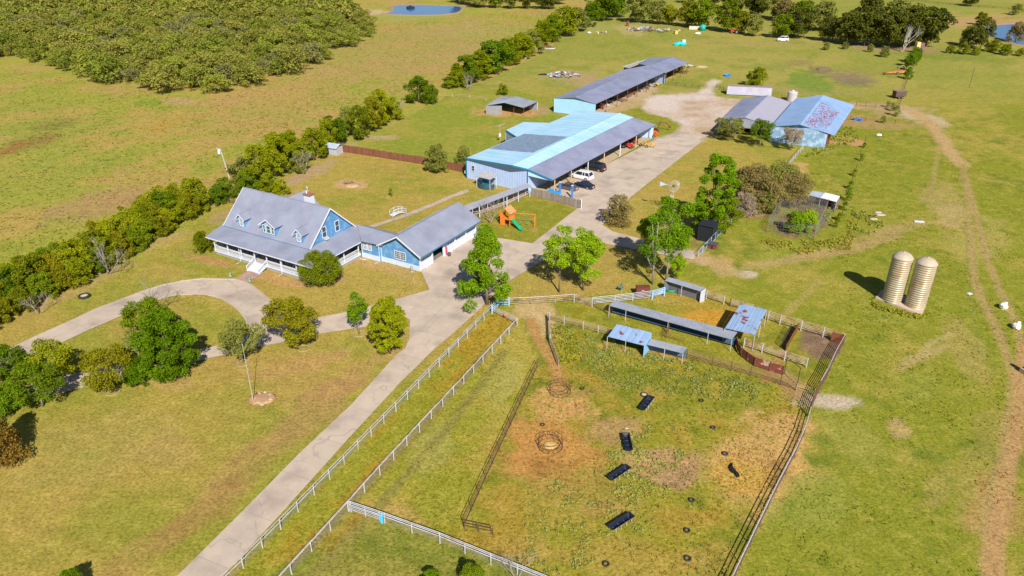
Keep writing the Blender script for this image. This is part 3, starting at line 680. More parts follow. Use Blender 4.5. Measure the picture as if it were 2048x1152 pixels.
for p in along([(455,410),(480,392)], 3.6, 2.):
    tree('hedge%d' % rnd.randrange(3), 0, 0, rnd.uniform(3.6, 4.6), leaf=rnd.choice(['yg','mid']), label='low green bush behind the left end of the house roof', cat='bush', name='bush', group='low bushes behind the house', world=p)
for (x, y, h, lf, lb) in [(490,372,6.5,'olive','olive tree right beside the utility pole'),(520,372,9.,'yg','tall yellow-green tree just right of the utility pole'),(555,352,9.6,'yg','tallest yellow-green tree of the clump behind the house'),(590,336,8.6,'yg','bright tree above the bare grey stump by the back lawn'),
        (500,385,5,'mid','low green tree at the foot of the tall clump behind the house'),(575,338,8,'mid','mid-green tree at the back of the clump behind the house'),(630,318,7,'yg','yellow-green tree left of the small grey shed'),(655,300,7.6,'yg','leafy tree over the small grey shed'),(668,288,7.2,'mid','mid-green tree behind the small grey shed'),(695,272,7.6,'olive','thin olive tree at the corner of the brown board fence'),
        (722,278,8.6,'autumn','dark golden tree casting shade behind the brown board fence'),(745,262,9,'autumn','golden tree left of the bright yellow one'),(762,250,9.6,'gold','bright yellow-green tree standing tallest above the back hedge'),(785,240,6.4,'yg','bushy tree right of the bright yellow one'),(600,345,4.5,'olive','small olive bush in front of the clump by the back lawn'),
        (540,385,4.2,'yg','low yellow bush at the edge of the back lawn behind the roof')]:
    big = h > 7.4
    tree(('tallhedge%d' if big else 'hedge%d') % rnd.randrange(2), x, y, h, leaf=lf, label=lb, wide=1.0 if not big else .95)
tree('hedge1', 838, 205, 7.4, leaf='mid', label='large rounded green bush standing alone in the back hedgerow gap', cat='bush', wide=1.15); tree('hedge2', 862, 208, 5.6, leaf='mid', label='smaller green bush joined to the right of the lone rounded bush', cat='bush')
tree('hedge0', 565, 385+5, 3.4, leaf='gold', label='small yellow-green bush peeking over the house roof ridge', cat='bush', name='bush')
for (x, y, h, k, lf, lb) in [(912,176,5,'hedge0','yg','small bright bush at the near end of the diagonal tree row'),(935,168,8.4,'tallhedge0','olive','grey-green tree near the lower end of the diagonal tree row'),(958,160,8.4,'tallhedge1','autumn','golden-green tree in the diagonal row'),(988,148,10,'oak0','lawn','dark green round tree standing out in the diagonal row'),
        (1020,128,8,'hedge1','yg','yellow-green tree above the scattered junk in the diagonal row'),(1042,116,8,'hedge2','yg','leafy tree left of the red and white boat'),(1062,108,8,'hedge0','olive','olive tree behind the red and white boat'),(1085,92,9.5,'tallhedge0','yg','tall tree right above the red and white boat'),(1105,84,10,'tallhedge1','mid','mid-green tree beyond the red and white boat'),
        (1130,72,11,'oak1','autumn','golden tree halfway up the far diagonal row'),(1152,62,9,'hedge1','olive','olive tree with drooping side branch in the far row'),(1178,54,9,'tallhedge1','olive','pale olive tree near the far end of the diagonal row'),(1205,42,13,'oak0','mid','big green tree at the far end of the diagonal row'),(1232,34,11,'oak1','lawn','last green tree of the diagonal row by the far field')]:
    tree(k, x, y, h*1.12, leaf={'autumn':'yg','olive':'mid'}.get(lf, lf) if x % 3 else lf, label=lb.replace('golden tree','green tree').replace('golden-green','green'), wide=1.25)
    tree('hedge%d' % (x % 3), x-16, y-1, h*.72, leaf='yg' if x % 2 else 'mid', label='low bush filling in left of the '+lb[:lb.find(' ', 18)]+' tree' if False else 'low leafy bush, %s up the far diagonal tree row' % ORD[[912,935,958,988,1020,1042,1062,1085,1105,1130,1152,1178,1205,1232].index(x)], cat='bush', name='bush', group='low bushes of the diagonal row', wide=1.2)
# far tree lines
def far_row(pix, step, key, hr, lfs, label, group, side=0, jit=3.):
    for k_, p in enumerate(along(pix, step, side)):
        lf = rnd.choice(lfs)
        tree(key % rnd.randrange(2), 0, 0, rnd.uniform(*hr), leaf=lf, label='%s %s tree from left, %s' % (ORD[k_], COLN[lf], label), group=group, world=p+Vector((rnd.uniform(-jit,jit), rnd.uniform(-jit,jit), 0)), wide=rnd.uniform(1, 1.25))
far_row([(1278,44),(1330,50),(1400,58),(1460,64),(1550,76)], 9.5, 'oak%d', (9, 13), ['yg','olive','mid','autumn'], 'sunlit far row behind the junk heap and van', 'far tree row behind the junk heap')
far_row([(1380,6),(1450,16),(1520,34),(1600,52),(1650,66)], 10, 'oak%d', (9, 13), ['dark','olive','brown','mid'], 'darker row beyond the far sunlit trees', 'second row of far trees')
far_row([(1580,72),(1620,80),(1690,88)], 9, 'oak%d', (9, 12.5), ['brown','olive','dark'], 'brownish group right of the old white van', 'brownish trees right of the van')
far_row([(1700,88),(1745,92),(1800,94),(1850,94),(1880,98)], 8, 'oak%d', (12, 16), ['dark','dark','olive'], 'front of the dark oak grove at far right', 'dark oaks at the right far side')
far_row([(1735,76),(1790,78),(1850,80)], 10, 'oak%d', (13, 17), ['dark','olive'], 'back of the dark oak grove at far right', 'back oaks of the dark grove')
far_row([(915,6),(960,14),(1030,18),(1130,20)], 9, 'oak%d', (9, 13), ['dark','olive','mid'], 'row right of the top blue pond', 'trees right of the blue pond')
far_row([(960,-4),(1060,4),(1130,8)], 10, 'oak%d', (11, 14), ['dark','olive'], 'dark clump at the very top of the picture', 'far dark clump at the top')
tree('oak0', 1960, 98, 12, leaf='dark', label='lone dark tree in front of the right-hand blue pond', wide=.8)
tree('hedge1', 1935, 92, 8, leaf='olive', label='smaller olive tree left of the lone tree by the blue pond')
tree('oak1', 1940, 12, 7, leaf='dark', label='small dark clump on the fence line near the top right', wide=1.6)
tree('hedge0', 2030, 30, 6, leaf='olive', label='round olive bush beyond the right-hand pond', cat='bush', name='bush'); tree('hedge2', 2030, 84, 8, leaf='brown', label='brown bush on the near bank of the right-hand pond', cat='bush', name='bush')
tree('hedge2', 1960, 50, 6, leaf='autumn', label='golden bush on the far bank of the right-hand pond', cat='bush', name='bush')
for x, y, h in [(1900,106,3),(1925,108,4),(1950,110,3),(1985,104,5),(2010,110,4),(2040,112,3)]:
    tree('hedge%d' % rnd.randrange(3), x, y, h, leaf='yg', label='green bush in the scrub strip below the right-hand pond', cat='bush', name='bush', group='scrub below the right-hand pond', wide=1.3)
# hedge over the dividing fence near the grove
for i, (x, y, h) in enumerate([(1832,118,4.5),(1826,126,5.5),(1820,134,5.5),(1816,140,4),(1815,158,3.6)]):
    tree('hedge%d' % (i % 3), x, y, h, leaf='lawn', label='%s dark hedge bush from the top over the far dividing fence' % ORD[i] if i < 4 else 'small green bush just below the rusty implement wheels', cat='bush', name='bush', group='hedge over the far dividing fence' if i < 4 else None, wide=.85)
for x, y, h in [(1652,100,3),(1690,98,3),(1768,114,4),(1740,104,3)]:
    tree('hedge%d' % rnd.randrange(3), x, y, h, leaf='olive', label='scrubby olive bush in front of the far trees', cat='bush', name='bush', group='scrub in front of the far trees')

# the mesquite wood, upper left: the nearest 300 trees one by one, the rest as one mass
wood = [(-700,130),(0,118),(60,122),(110,128),(160,148),(230,165),(285,178),(330,184),(420,190),(470,178),(540,160),(610,140),(648,112),(700,92),(742,72),(748,58),(700,40),(690,10),(680,-60),(-2600,-60)]
W0 = [P(*q) for q in wood]; pts = []
r_ = random.Random(5)
tries = 0
cellg = {}
while tries < 60000 and len(pts) < 1500:
    tries += 1
    x = r_.uniform(-470, -40); y = r_.uniform(225, 560); px, py = px_of(x, y)
    if px < -160: continue
    if not inpoly(np.array([px]), np.array([py]), wood)[0]: continue
    k = (int(x//7.2), int(y//7.2)); ok = True
    for i in (-1, 0, 1):
        for j in (-1, 0, 1):
            for (a_, b_) in cellg.get((k[0]+i, k[1]+j), []):
                if (a_-x)**2+(b_-y)**2 < 6.9**2: ok = False
    if not ok or r_.random() < .1: continue
    cellg.setdefault(k, []).append((x, y)); pts.append((x, y))
pts.sort(key=lambda p: p[1])
near = [(x, y) for i in range(12) for (x, y) in sorted(pts[:300][i*25:(i+1)*25])]
for i_, (x, y) in enumerate(near):
    lf = r_.choice(['wood','wood','wood2','wood2','wood','wood','wood2','grey_wood'])
    tree('mesquite%d' % r_.randrange(4), 0, 0, r_.uniform(4.4, 8.6), leaf=lf, label='%s mesquite, %s from left in %s band back from the wood edge' % ({'wood':'olive','wood2':'green','olive':'pale olive','grey_wood':'greyish'}[lf], ORD[i_ % 25], ORD[i_//25]), group='mesquite trees of the upper left wood', world=Vector((x, y, 0)), name='mesquite_tree', wide=r_.uniform(1.08, 1.35))
cm = TREES['mesquite0'][0]; nv = len(cm.vertices); co = np.empty(nv*3, np.float32); cm.vertices.foreach_get('co', co); co = co.reshape(-1, 4, 3)
tn = np.empty(len(cm.polygons), np.float32); cm.attributes['tint'].data.foreach_get('value', tn)
VV = []; TT = []; perm_ = np.random.default_rng(3); subs = [perm_.permutation(len(co))[:640] for _ in range(5)]
far_sets = {'wood': ([], []), 'wood2': ([], [])}
for (x, y) in pts[300:]:
    sub = r_.choice(subs); VV, TT = far_sets[r_.choice(['wood','wood','wood2'])]
    s_ = r_.uniform(.75, 1.45); an = r_.uniform(0, 6.28); c_, n_ = math.cos(an), math.sin(an)
    q = co[sub]; ce = q.mean(1, keepdims=True); q = ce+(q-ce)*1.8; R3 = np.array([[c_, n_, 0], [-n_, c_, 0], [0, 0, 1]])
    VV.append(q @ R3 * s_*np.array([1.3, 1.3, 1]) + np.array([x, y, 0])); TT.append(np.clip(tn[sub]*r_.uniform(.3, 1.3), 0, 1))
for fk_, (VV, TT) in far_sets.items():
    o = bpy.data.objects.new('far_woodland', quads_mesh('far_woodland', np.concatenate(VV), np.concatenate(TT), LM[fk_])); C.objects.link(o); o['kind'] = 'stuff'
    o['label'] = 'olive-green mesquite wood running off the top left'; o['category'] = 'wood'

# trees on the lawns
tree('shade', 345, 752, leaf='lawn', label='largest dense green tree on the front lawn, beside the round drive')
tree('small_shade', 306, 690, 6.6, leaf='mid', label='green tree joined to the back left of the largest lawn tree')
tree('small_shade', 226, 782, 6.0, leaf='autumn', label='two-tone tree with orange top on a round mulch bed left of the largest lawn tree', bark=M_BARKG)
tree('hedge1', 275, 768, 3.6, leaf='lawn', label='low green tree between the orange-topped tree and the largest lawn tree')
tree('loose', 285, 735, 5, leaf='olive', label='sparse grey-green tree tucked left of the largest lawn tree', bark=M_BARKG)
tree('small_shade', 86, 812, 5.6, leaf='mid', label='spreading green tree at the left edge above the rusty cedar', bark=M_BARKG, wide=1.2)
tree('small_shade', 24, 772, 5.2, leaf='mid', label='open green tree at the left edge of the lower drive', bark=M_BARKG, wide=1.1)
tree('hedge0', 20, 830, 4.4, leaf='lawn', label='bushy green tree at the far left edge over the drive'); tree('loose', 118, 770, 6, leaf='yg', label='thin-crowned tree shading the left end of the lower drive', bark=M_BARKG)
tree('cedar', 4, 930, 7.4, leaf='rust', label='rusty brown cedar at the left edge of the lawn', wide=.85)
tree('loose', 486, 724, 5.8, leaf='olive', label='thin-leaved small tree on a round bed next to the flagpole', bark=M_BARKG)
tree('small_shade', 585, 694, 6.9, leaf='autumn', label='round olive tree with orange left side beside the lower drive', wide=1.1)
tree('narrow', 718, 666, 6.2, leaf='lawn', label='slender upright green tree with pale trunk by the lower drive', bark=M_BARKG)
tree('golden', 780, 706, leaf='gold', label='golden-green egg-shaped tree by the drive junction')
tree('dome', 644, 568, leaf='dome', label='dense clipped-looking dome tree in front of the right porch corner')
tree('hedge2', 408, 506, 4.0, leaf='dome', label='small wind-swept tree at the left end of the porch', wide=.8)
tree('pine', 974, 608, leaf='bright', label='large bright green pine beside the gate in the middle of the picture')
tree('thin', 1118, 584, leaf='vivid', label='slim lime-green tree with bare lower trunk behind the white pipe fence')
tree('soft', 1166, 580, leaf='vivid', label='soft lime-green tree right of the slim one behind the white pipe fence')
tree('sparse_tall', 1305, 568, leaf='bright', label='tall nearly bare twin-trunked tree behind the rusty firebox', bark=M_BARKG)
tree('tall_round', 1332, 562, 14.2, leaf='bright', label='tallest tree with round green crown on a long trunk', bark=M_BARKG)
tree('soft', 1352, 560, 4.6, leaf='vivid', label='low lime-green bush behind the grey loafing shed', cat='bush', name='bush', wide=1.0); tree('soft', 1290, 520, 8, leaf='bright', label='light green tree left of the tall bare trunks', wide=.7)
tree('tall_pine', 1424, 464, leaf='bright', label='tall conical pine above the dark wire aviary'); tree('soft', 1450, 468, 7.4, leaf='mid', label='shorter dark pine leaning out right of the tall conical one')
tree('twig_bush', 1237, 447, 5.4, leaf='brown', label='brownish bush by the bend of the concrete lane', cat='bush', name='bush')
tree('thicket', 1520, 418, 7.0, leaf='brown', label='large brown-green thicket left of the chicken run', cat='bush', name='bush'); tree('thicket', 1565, 408, 6.4, leaf='brown', label='brown thicket with grey twigs next to the white-roofed coop', cat='bush', name='bush'); tree('twig_bush', 1485, 430, 4.4, leaf='grey', label='grey twiggy bush at the left end of the thicket', cat='bush', name='bush', bark=M_BARKG)
tree('thicket', 1498, 408, 7.6, leaf='brown', label='tallest brown-green bush at the back left of the thicket', cat='bush', name='bush', wide=1.1); tree('thicket', 1548, 400, 7.4, leaf='olive', label='olive-brown bush at the back middle of the thicket', cat='bush', name='bush', wide=1.1); tree('thicket', 1592, 404, 5.8, leaf='brown', label='low brown bush reaching over the grey coop roof', cat='bush', name='bush'); tree('hedge0', 1530, 424, 4.2, leaf='olive', label='low olive bush in front of the thicket beside the purple tub', cat='bush', name='bush', wide=1.1)
tree('hedge1', 1586, 465, 4.0, leaf='bright', label='bright green bush inside the chicken run', cat='bush', name='bush'); tree('hedge2', 1612, 462, 4.0, leaf='vivid', label='yellow-green bush on the right inside the chicken run', cat='bush', name='bush')
tree('loose', 1457, 281, 5.8, leaf='olive', label='small spreading tree with pale trunk at the left of the grey barn front', bark=M_BARKG, wide=1.3); tree('loose', 1519, 293, 6.6, leaf='mid', label='small leafy tree between the two barns', bark=M_BARKG, wide=1.0)
tree('loose', 1581, 300, 5.4, leaf='grey', label='nearly bare grey tree in front of the blue barn', bark=M_BARKG, wide=1.0)
tree('hedge0', 1512, 174, 6.6, leaf='yg', label='round yellow-green tree behind the grey shipping container', wide=1.05)
tree('hedge1', 874, 344, 6.0, leaf='olive', label='olive round tree in front of the brown board fence', bark=M_BARKG, wide=.95); tree('hedge2', 927, 336, 5.0, leaf='olive', label='olive bush against the corner of the big workshop', cat='bush', name='bush', wide=.8)
tree('hedge0', 1005, 190, 3.6, leaf='yg', label='small bush behind the open cattle shed', cat='bush', name='bush'); tree('shrub', 782, 393, 1.6, leaf='mid', label='tiny conical shrub alone on the back lawn', cat='bush', name='bush', wide=.6)
tree('hedge0', 862, 1178, 1.9, leaf='lawn', label='dark green bush at the bottom edge beside the white pipe fence', cat='bush', name='bush', wide=1.1); tree('hedge1', 945, 1178, 2.6, leaf='mid', label='yellow-green bush at the bottom edge beside the white pipe fence', cat='bush', name='bush')
tree('hedge1', 150, 1186, 2.6, leaf='lawn', label='dark treetop just showing at the bottom edge on the left', wide=.9)
for i, (x, y, h) in enumerate([(1728,296,1.3),(1722,322,1.6),(1708,352,1.4),(1700,378,1.6),(1694,402,2.2),(1688,420,1.6),(1678,442,1.5),(1670,455,1.2)]):
    tree('shrub', x, y, h, leaf='mid', label='%s weedy bush down the old post line in the right pasture' % ORD[i], cat='bush', name='bush', group='weeds on the old post line', wide=.9)
for x, y, h in [(1790,232,2.6),(1785,222,2.2),(1775,215,1.8),(1765,246,1.8)]:
    tree('shrub', x, y, h, leaf='olive', label='scrubby bush at the fence corner right of the blue barn', cat='bush', name='bush', group='scrub at the barn fence corner')
for x, y, h in [(1345,150,2.5),(1360,146,2.5),(1352,140,2.2)]:
    tree('hedge2', x, y, h, leaf='brown', label='dry brown brush beside the far open end of the long barn', cat='bush', name='bush', group='brush by the long barn')
# leafless trees
bare('bare_tree', 218, 548, 5.5, 4.2, 'grey leafless tree spreading in front of the left hedgerow', seed=3, lean=(.35, 0))
bare('bare_tree', 322, 622, 4.8, 2.6, 'small leafless tree on the grass inside the round drive', seed=8, m=M_BARKG)
bare('bare_tree', 980, 446, 5.0, 3.0, 'grey leafless tree beside the orange playground', seed=5, m=M_BARKG)
bare('bare_tree', 606, 348, 4.6, 2.8, 'bare grey tree at the edge of the back lawn near the small shed', seed=6)
bare('bare_tree', 800, 232, 4.6, 3.2, 'grey dead tree right of the bright yellow tree', seed=9)
bare('bare_tree', 80, 628, 3.4, 2.2, 'grey dead bush at the foot of the left hedgerow', seed=12, cat='bush')
bare('bare_tree', 938, 180, 5, 2.2, 'grey dead tree at the lower end of the diagonal row', seed=14)
bare('bare_tree', 1035, 1162, 2.8, 2.6, 'grey leafless shrub by the pipe fence at the bottom edge', seed=15, cat='bush')
bare('dead_tree', 1803, 104, 10, 1.6, 'white dead trunk leaning in front of the dark oak grove', seed=22, lean=(.38, 0), twigs=3, m=mat('dead_wood', (.40,.37,.35), .9, .1))

# weeds, tufts and tall grass: nobody could count them
def tufts(name, label, pix, n, size, height, m, seed, dens=None, blades=5, jit=1.):
    r = np.random.default_rng(seed)
    W = np.array([tuple(P(*q)[:2]) for q in pix]); x0, y0 = W.min(0); x1, y1 = W.max(0)
    X = r.uniform(x0, x1, n*6); Y = r.uniform(y0, y1, n*6)
    k = inpoly(X, Y, [tuple(p) for p in W])
    if dens: k &= (fbm(X, Y, dens[0], seed+3) + r.normal(0, .03, X.shape)) > dens[1]
    X, Y = X[k][:n], Y[k][:n]; n = len(X)
    s_ = size*r.uniform(.5, 1.5, n); tc = r.random(n)
    V = []; T_ = []
    for b_ in range(blades):
        a_ = r.uniform(0, 2*np.pi, n); ox = np.cos(a_)*s_*.35*jit; oy = np.sin(a_)*s_*.35*jit
        c_ = np.stack([X+ox, Y+oy, height*r.uniform(.35, 1, n)*.5*s_/size], -1)
        out = np.stack([np.cos(a_), np.sin(a_), np.full(n, .8)], -1)
        gt_ = m is MATS.get('ground_tuft'); V.append(leaves(c_, s_[:, None]*.42, out*0+np.array([0, 0, 1.5]) if gt_ else out, r, 1.6 if gt_ else .9, .55)); T_.append(np.clip(tc*.7+r.random(n)*.4, 0, 1))
    me_ = quads_mesh(name, np.concatenate(V), np.concatenate(T_), m)
    if m is MATS.get('ground_tuft'):
        c_ = fields(X, Y)*r.uniform(.95, 1.35, (n, 1)); c_ = np.concatenate([np.tile(c_, (blades, 1)), np.ones((n*blades, 1))], 1)
        at_ = me_.attributes.new('soil', 'FLOAT_COLOR', 'FACE'); at_.data.foreach_set('color', c_.astype(np.float32).ravel())
    o = bpy.data.objects.new(name, me_); C.objects.link(o); o['kind'] = 'stuff'
    return o
GT = bpy.data.materials.new('ground_tuft'); GT.use_nodes = True; MATS['ground_tuft'] = GT
_n = GT.node_tree.nodes; _l = GT.node_tree.links; _n.remove(_n['Principled BSDF']); _a = _n.new('ShaderNodeAttribute'); _a.attribute_name = 'soil'; _d = _n.new('ShaderNodeBsdfDiffuse'); _t = _n.new('ShaderNodeBsdfTranslucent'); _m = _n.new('ShaderNodeMixShader'); _m.inputs[0].default_value = .4
_l.new(_a.outputs['Color'], _d.inputs['Color']); _l.new(_a.outputs['Color'], _t.inputs['Color']); _l.new(_d.outputs[0], _m.inputs[1]); _l.new(_t.outputs[0], _m.inputs[2]); _l.new(_m.outputs[0], _n['Material Output'].inputs['Surface'])
penp = [(760,1020),(1080,735),(1100,640),(1370,705),(1590,775),(1620,830),(1470,1160),(1100,1152)]
GL = leaf_mat('weed_grey_green', (.33,.38,.09), .5, .3, (.38,.38,.10)); GY_ = leaf_mat('weed_yellow', (.36,.36,.04), .5, .25, (.34,.30,.05)); GS = leaf_mat('straw', (.55,.41,.14), .6, .2, (.42,.32,.14)); GG = leaf_mat('grass_tuft', (.30,.34,.05), .6, .2, (.24,.24,.05))
tufts('weeds', '', [(1195,665),(1290,705),(1370,725),(1460,745),(1540,770),(1500,810),(1380,790),(1230,775),(1140,700),(1110,650)], 1500, .28, .26, GL, 101, (1.6, .52), 6)
tufts('weeds', '', [(1080,950),(1010,1150),(1130,1150),(1300,1080),(1380,880),(1330,840),(1180,850),(1190,980)], 1100, .26, .22, GL, 103, (1.6, .56), 5)
tufts('weeds', '', penp, 1300, .22, .16, GG, 104, (5, .55), 4)
tufts('dung', '', [(1050,820),(1160,800),(1190,940),(1050,960)], 60, .16, .06, LM['dark_soil'], 120, None, 2)
tufts('dung', '', [(1300,890),(1400,900),(1400,980),(1290,980)], 120, .16, .08, LM['dark_soil'], 121, None, 3)
tufts('dung', '', [(1440,860),(1600,830),(1560,1000),(1430,1000)], 70, .16, .06, LM['dark_soil'], 122, None, 2)
tufts('pen_grass', '', penp, 3000, .3, .10, GT, 114, None, 3)
tufts('weeds', '', [(1100,650),(1150,655),(1160,720),(1118,730)], 260, .4, .3, GY_, 105, None, 6)
tufts('weeds', '', [(1520,470),(1640,485),(1665,430),(1720,440),(1700,500),(1600,510),(1500,495)], 420, .4, .4, GY_, 106, (4, .5), 6)
tufts('weeds', '', [(1650,405),(1790,440),(1740,470),(1650,440)], 300, .5, .4, GG, 107, (5, .5), 6)
tufts('weeds', '', [(1744,598),(1756,612),(1842,632),(1862,628),(1858,624),(1850,636),(1838,640),(1745,616)], 160, .4, .4, GY_, 108, None, 6)
tufts('weeds', '', [(1640,290),(1700,250),(1720,280),(1600,320)], 200, .6, .5, GG, 109, None, 6)
tufts('tall_grass', '', [(-120,640),(0,600),(200,520),(400,400),(520,330),(700,270),(800,215),(900,170),(1080,90),(1240,0),(960,30),(760,45),(740,80),(420,200),(0,135),(-200,140)], 14000, .6, .2, GT, 110, None, 2)
tufts('tall_grass', '', [(-120,640),(0,600),(200,520),(400,400),(520,330),(700,270),(800,215),(640,160),(420,200),(0,135),(-200,140)], 3500, .5, .25, GG, 111, (9, .54), 2)
tufts('pasture_grass', '', [(1640,800),(1700,660),(1680,520),(1600,330),(1760,240),(2048,230),(2100,1160),(1500,1160)], 7000, .3, .10, GT, 112, (4,.5), 2)
tufts('alley_grass', '', [(440,1160),(990,625),(1035,640),(928,1050),(1090,1150)], 3500, .28, .10, GT, 113, None, 3)
tufts('straw_litter', '', [(1430,925),(1450,900),(1530,890),(1560,930),(1520,990),(1440,990)], 320, .24, .08, GT, 115, None, 3)
# ------------------------------------------------------------------ building materials
M_ROOF = mat('house_metal_roof', (.25,.275,.375), .5, .06, .5, 0, spec=.3, var2=((.205,.225,.315), .30, .42, .68))
M_BLUE = mat('blue_siding', (.09,.25,.50), .7, .14, 1.6, 0, var2=((.16,.36,.62), .8, .48, .72))
M_WHITE = mat('white_paint', (.60,.66,.78), .6, .05, 2)
M_WSKIRT = mat('white_skirting', (.52,.62,.80), .7, .07, 1)
M_STONE = mat('cream_stone', (.36,.31,.25), .95, .16, 2.2, .3, 10)
M_GLASS = mat('window_glass', (.035,.06,.09), .12, .2, .8, spec=.6)
M_DECK = mat('porch_deck', (.42,.38,.36), .8, .1, 2)
M_TEAL = mat('blue_trim', (.012,.17,.32), .6, .08, 2)
M_WSROOF = mat('light_blue_metal', (.40,.62,.83), .45, .04, .4, 0, spec=.4, var2=((.33,.57,.78), .25, .4, .65))
M_WSWALL = mat('pale_blue_metal_wall', (.39,.52,.80), .55, .05, .6)
M_GREYROOF = mat('grey_metal_roof', (.225,.25,.38), .55, .08, .5, 0, var2=((.185,.205,.32), .22, .42, .65))
M_SLATE = mat('slate_patch_roof', (.17,.24,.36), .6, .08, .6, var2=((.21,.29,.42), 1.2, .5, .6))
M_DARK = mat('dark_interior', (.02,.02,.03), .9)
M_TIN = mat('weathered_tin', (.27,.30,.38), .55, .1, .7, var2=((.20,.22,.28), .5, .5, .7))
M_BTIN = mat('blue_tin', (.24,.36,.63), .5, .06, .5, var2=((.20,.33,.56), .3, .4, .6))
M_RUST = mat('rust', (.20,.065,.035), .85, .3, 2.2)
M_BRICK = mat('chimney_cap_brick', (.30,.13,.09), .9, .2, 4)
M_WOODPOST = mat('wood_post', (.55,.40,.27), .9, .15, 3)

def ribs_on(mb, A, B, D, E_, step, h=.03, w_=.035):
    """raised seams from edge A-B (eave) to edge D-E (ridge), every `step` metres"""
    A, B, D, E_ = map(Vector, (A, B, D, E_)); n = max(2, int((B-A).length/step)); nr = (B-A).cross(D-A).normalized()
    if nr.z < 0: nr = -nr
    ax = (B-A).normalized()*w_
    for i in range(1, n):
        p, q = lerp(A, B, i/n), lerp(D, E_, i/n)
        mb.hexa([p-ax, p+ax, q+ax, q-ax], [p-ax*.5+nr*h, p+ax*.5+nr*h, q+ax*.5+nr*h, q-ax*.5+nr*h])
def wall_ribs(mb, A, B, z0, zf, step=.9, out=.03, w_=.03, side=1):
    """vertical ribs on the wall from A to B; zf(t) top height"""
    A, B = Vector(A), Vector(B); n = max(2, int((B-A).length/step)); ax = (B-A); ax.z = 0; ax.normalize(); nr = Vector((ax.y, -ax.x, 0))*side
    for i in range(n+1):
        p = lerp(A, B, i/n); t = zf(i/n)-.02
        a_ = p-ax*w_; b_ = p+ax*w_; c_ = b_+nr*out; d = a_+nr*out
        mb.hexa([Vector((q.x, q.y, z0)) for q in (a_, b_, c_, d)], [Vector((q.x, q.y, t)) for q in (a_, b_, c_, d)])
def wall(mb, pts, th=.12):
    """upright wall: polygon of points, thickness inwards"""
    mb.slab(pts, th, down=False)
def window(T, F, u, v, z, w_, h, axis='u', out=-1, panes=(1,2), parent=None, frame_m=None, glass=None, bars=.05):
    """framed window on a wall; axis 'u': wall runs along u, faces -v (out=-1); axis 'v': wall runs along v, faces +u (out=1)"""
    mb = MB(); f = .1
    def bx(m_, a0, a1, z0, z1, d0, d1):
        if axis == 'u': m_.fbox(F, u+a0, u+a1, v+min(d0*out,d1*out), v+max(d0*out,d1*out), z+z0, z+z1)
        else: m_.fbox(F, u+min(d0*out,d1*out), u+max(d0*out,d1*out), v+a0, v+a1, z+z0, z+z1)
    W2 = w_/2
    bx(mb, -W2-f, -W2, -f, h+f, .0, .07); bx(mb, W2, W2+f, -f, h+f, .0, .07); bx(mb, -W2, W2, -f-.02, 0, .0, .09); bx(mb, -W2, W2, h, h+f, .0, .08)
    fo = T.part('window', mb, frame_m or M_WHITE, parent)
    g = MB(); bx(g, -W2, W2, 0, h, .005, .03); T.part('pane', g, glass or M_GLASS, fo) if parent is None else None
    if parent is not None:
        T.part('pane', g, glass or M_GLASS, parent)
    b_ = MB(); nx, nz_ = panes
    for i in range(1, nx): bx(b_, -W2+w_*i/nx-bars/2, -W2+w_*i/nx+bars/2, 0, h, .03, .055)
    for i in range(1, nz_): bx(b_, -W2, W2, h*i/nz_-bars/2, h*i/nz_+bars/2, .03, .058)
    if nx*nz_ > 1: T.part('muntin', b_, frame_m or M_WHITE, fo if parent is None else parent)
    return fo
def lap(mb, F, axis, a0, a1, fixed, z0, z1, out, step=.22, top=None):
    """lap boards: shallow wedge strips on a wall"""
    z = z0
    while z < z1-.05:
        zt = min(z+step, z1); lo_, hi_ = a0, a1
        if top:
            lo_, hi_ = top(zt)
            if hi_-lo_ < .2: break
        if axis == 'u': b_ = [F(lo_, fixed, z), F(hi_, fixed, z), F(hi_, fixed+out*.045, z), F(lo_, fixed+out*.045, z)]; t_ = [F(lo_, fixed, zt), F(hi_, fixed, zt), F(hi_, fixed+out*.012, zt), F(lo_, fixed+out*.012, zt)]
        else: b_ = [F(fixed, lo_, z), F(fixed, hi_, z), F(fixed+out*.045, hi_, z), F(fixed+out*.045, lo_, z)]; t_ = [F(fixed, lo_, zt), F(fixed, hi_, zt), F(fixed+out*.012, hi_, zt), F(fixed+out*.012, lo_, zt)]
        mb.hexa(b_, t_); z += step

# ------------------------------------------------------------------ the house
HF = frame(P(431, 508.5), -30)
T = Thing('farmhouse', 'blue farmhouse with steep grey metal roof, three dormers and a white-railed wraparound porch', 'house', HF(0, 0, 0))
mb = MB(); mb.fbox(HF, .1, 23.2, .15, 3.3, 0, .72); mb.fbox(HF, 20., 23.2, 3.3, 11.8, 0, .72); T.part('foundation', mb, M_STONE)
mb = MB(); mb.fbox(HF, 0, 23.35, 0, 3.35, .72, .9); mb.fbox(HF, 19.95, 23.35, 3.35, 11.75, .72, .9); T.part('porch_deck', mb, M_DECK)
mb = MB(); mb.fbox(HF, .02, 23.37, -.02, .02, .55, .905); mb.fbox(HF, 23.33, 23.38, .02, 11.75, .55, .905); T.part('porch_skirt', mb, M_WSKIRT)
wallo = MB(); wallo.fbox(HF, .25, 19.85, 3.4, 14.1, 0, 4.62)
RZ, EZ = 9.6, 4.62
wallo.hexa([HF(19.55,3.4,EZ), HF(19.85,3.4,EZ), HF(19.85,14.1,EZ), HF(19.55,14.1,EZ)], [HF(19.55,8.72,RZ-.12), HF(19.85,8.72,RZ-.12), HF(19.85,8.78,RZ-.12), HF(19.55,8.78,RZ-.12)])
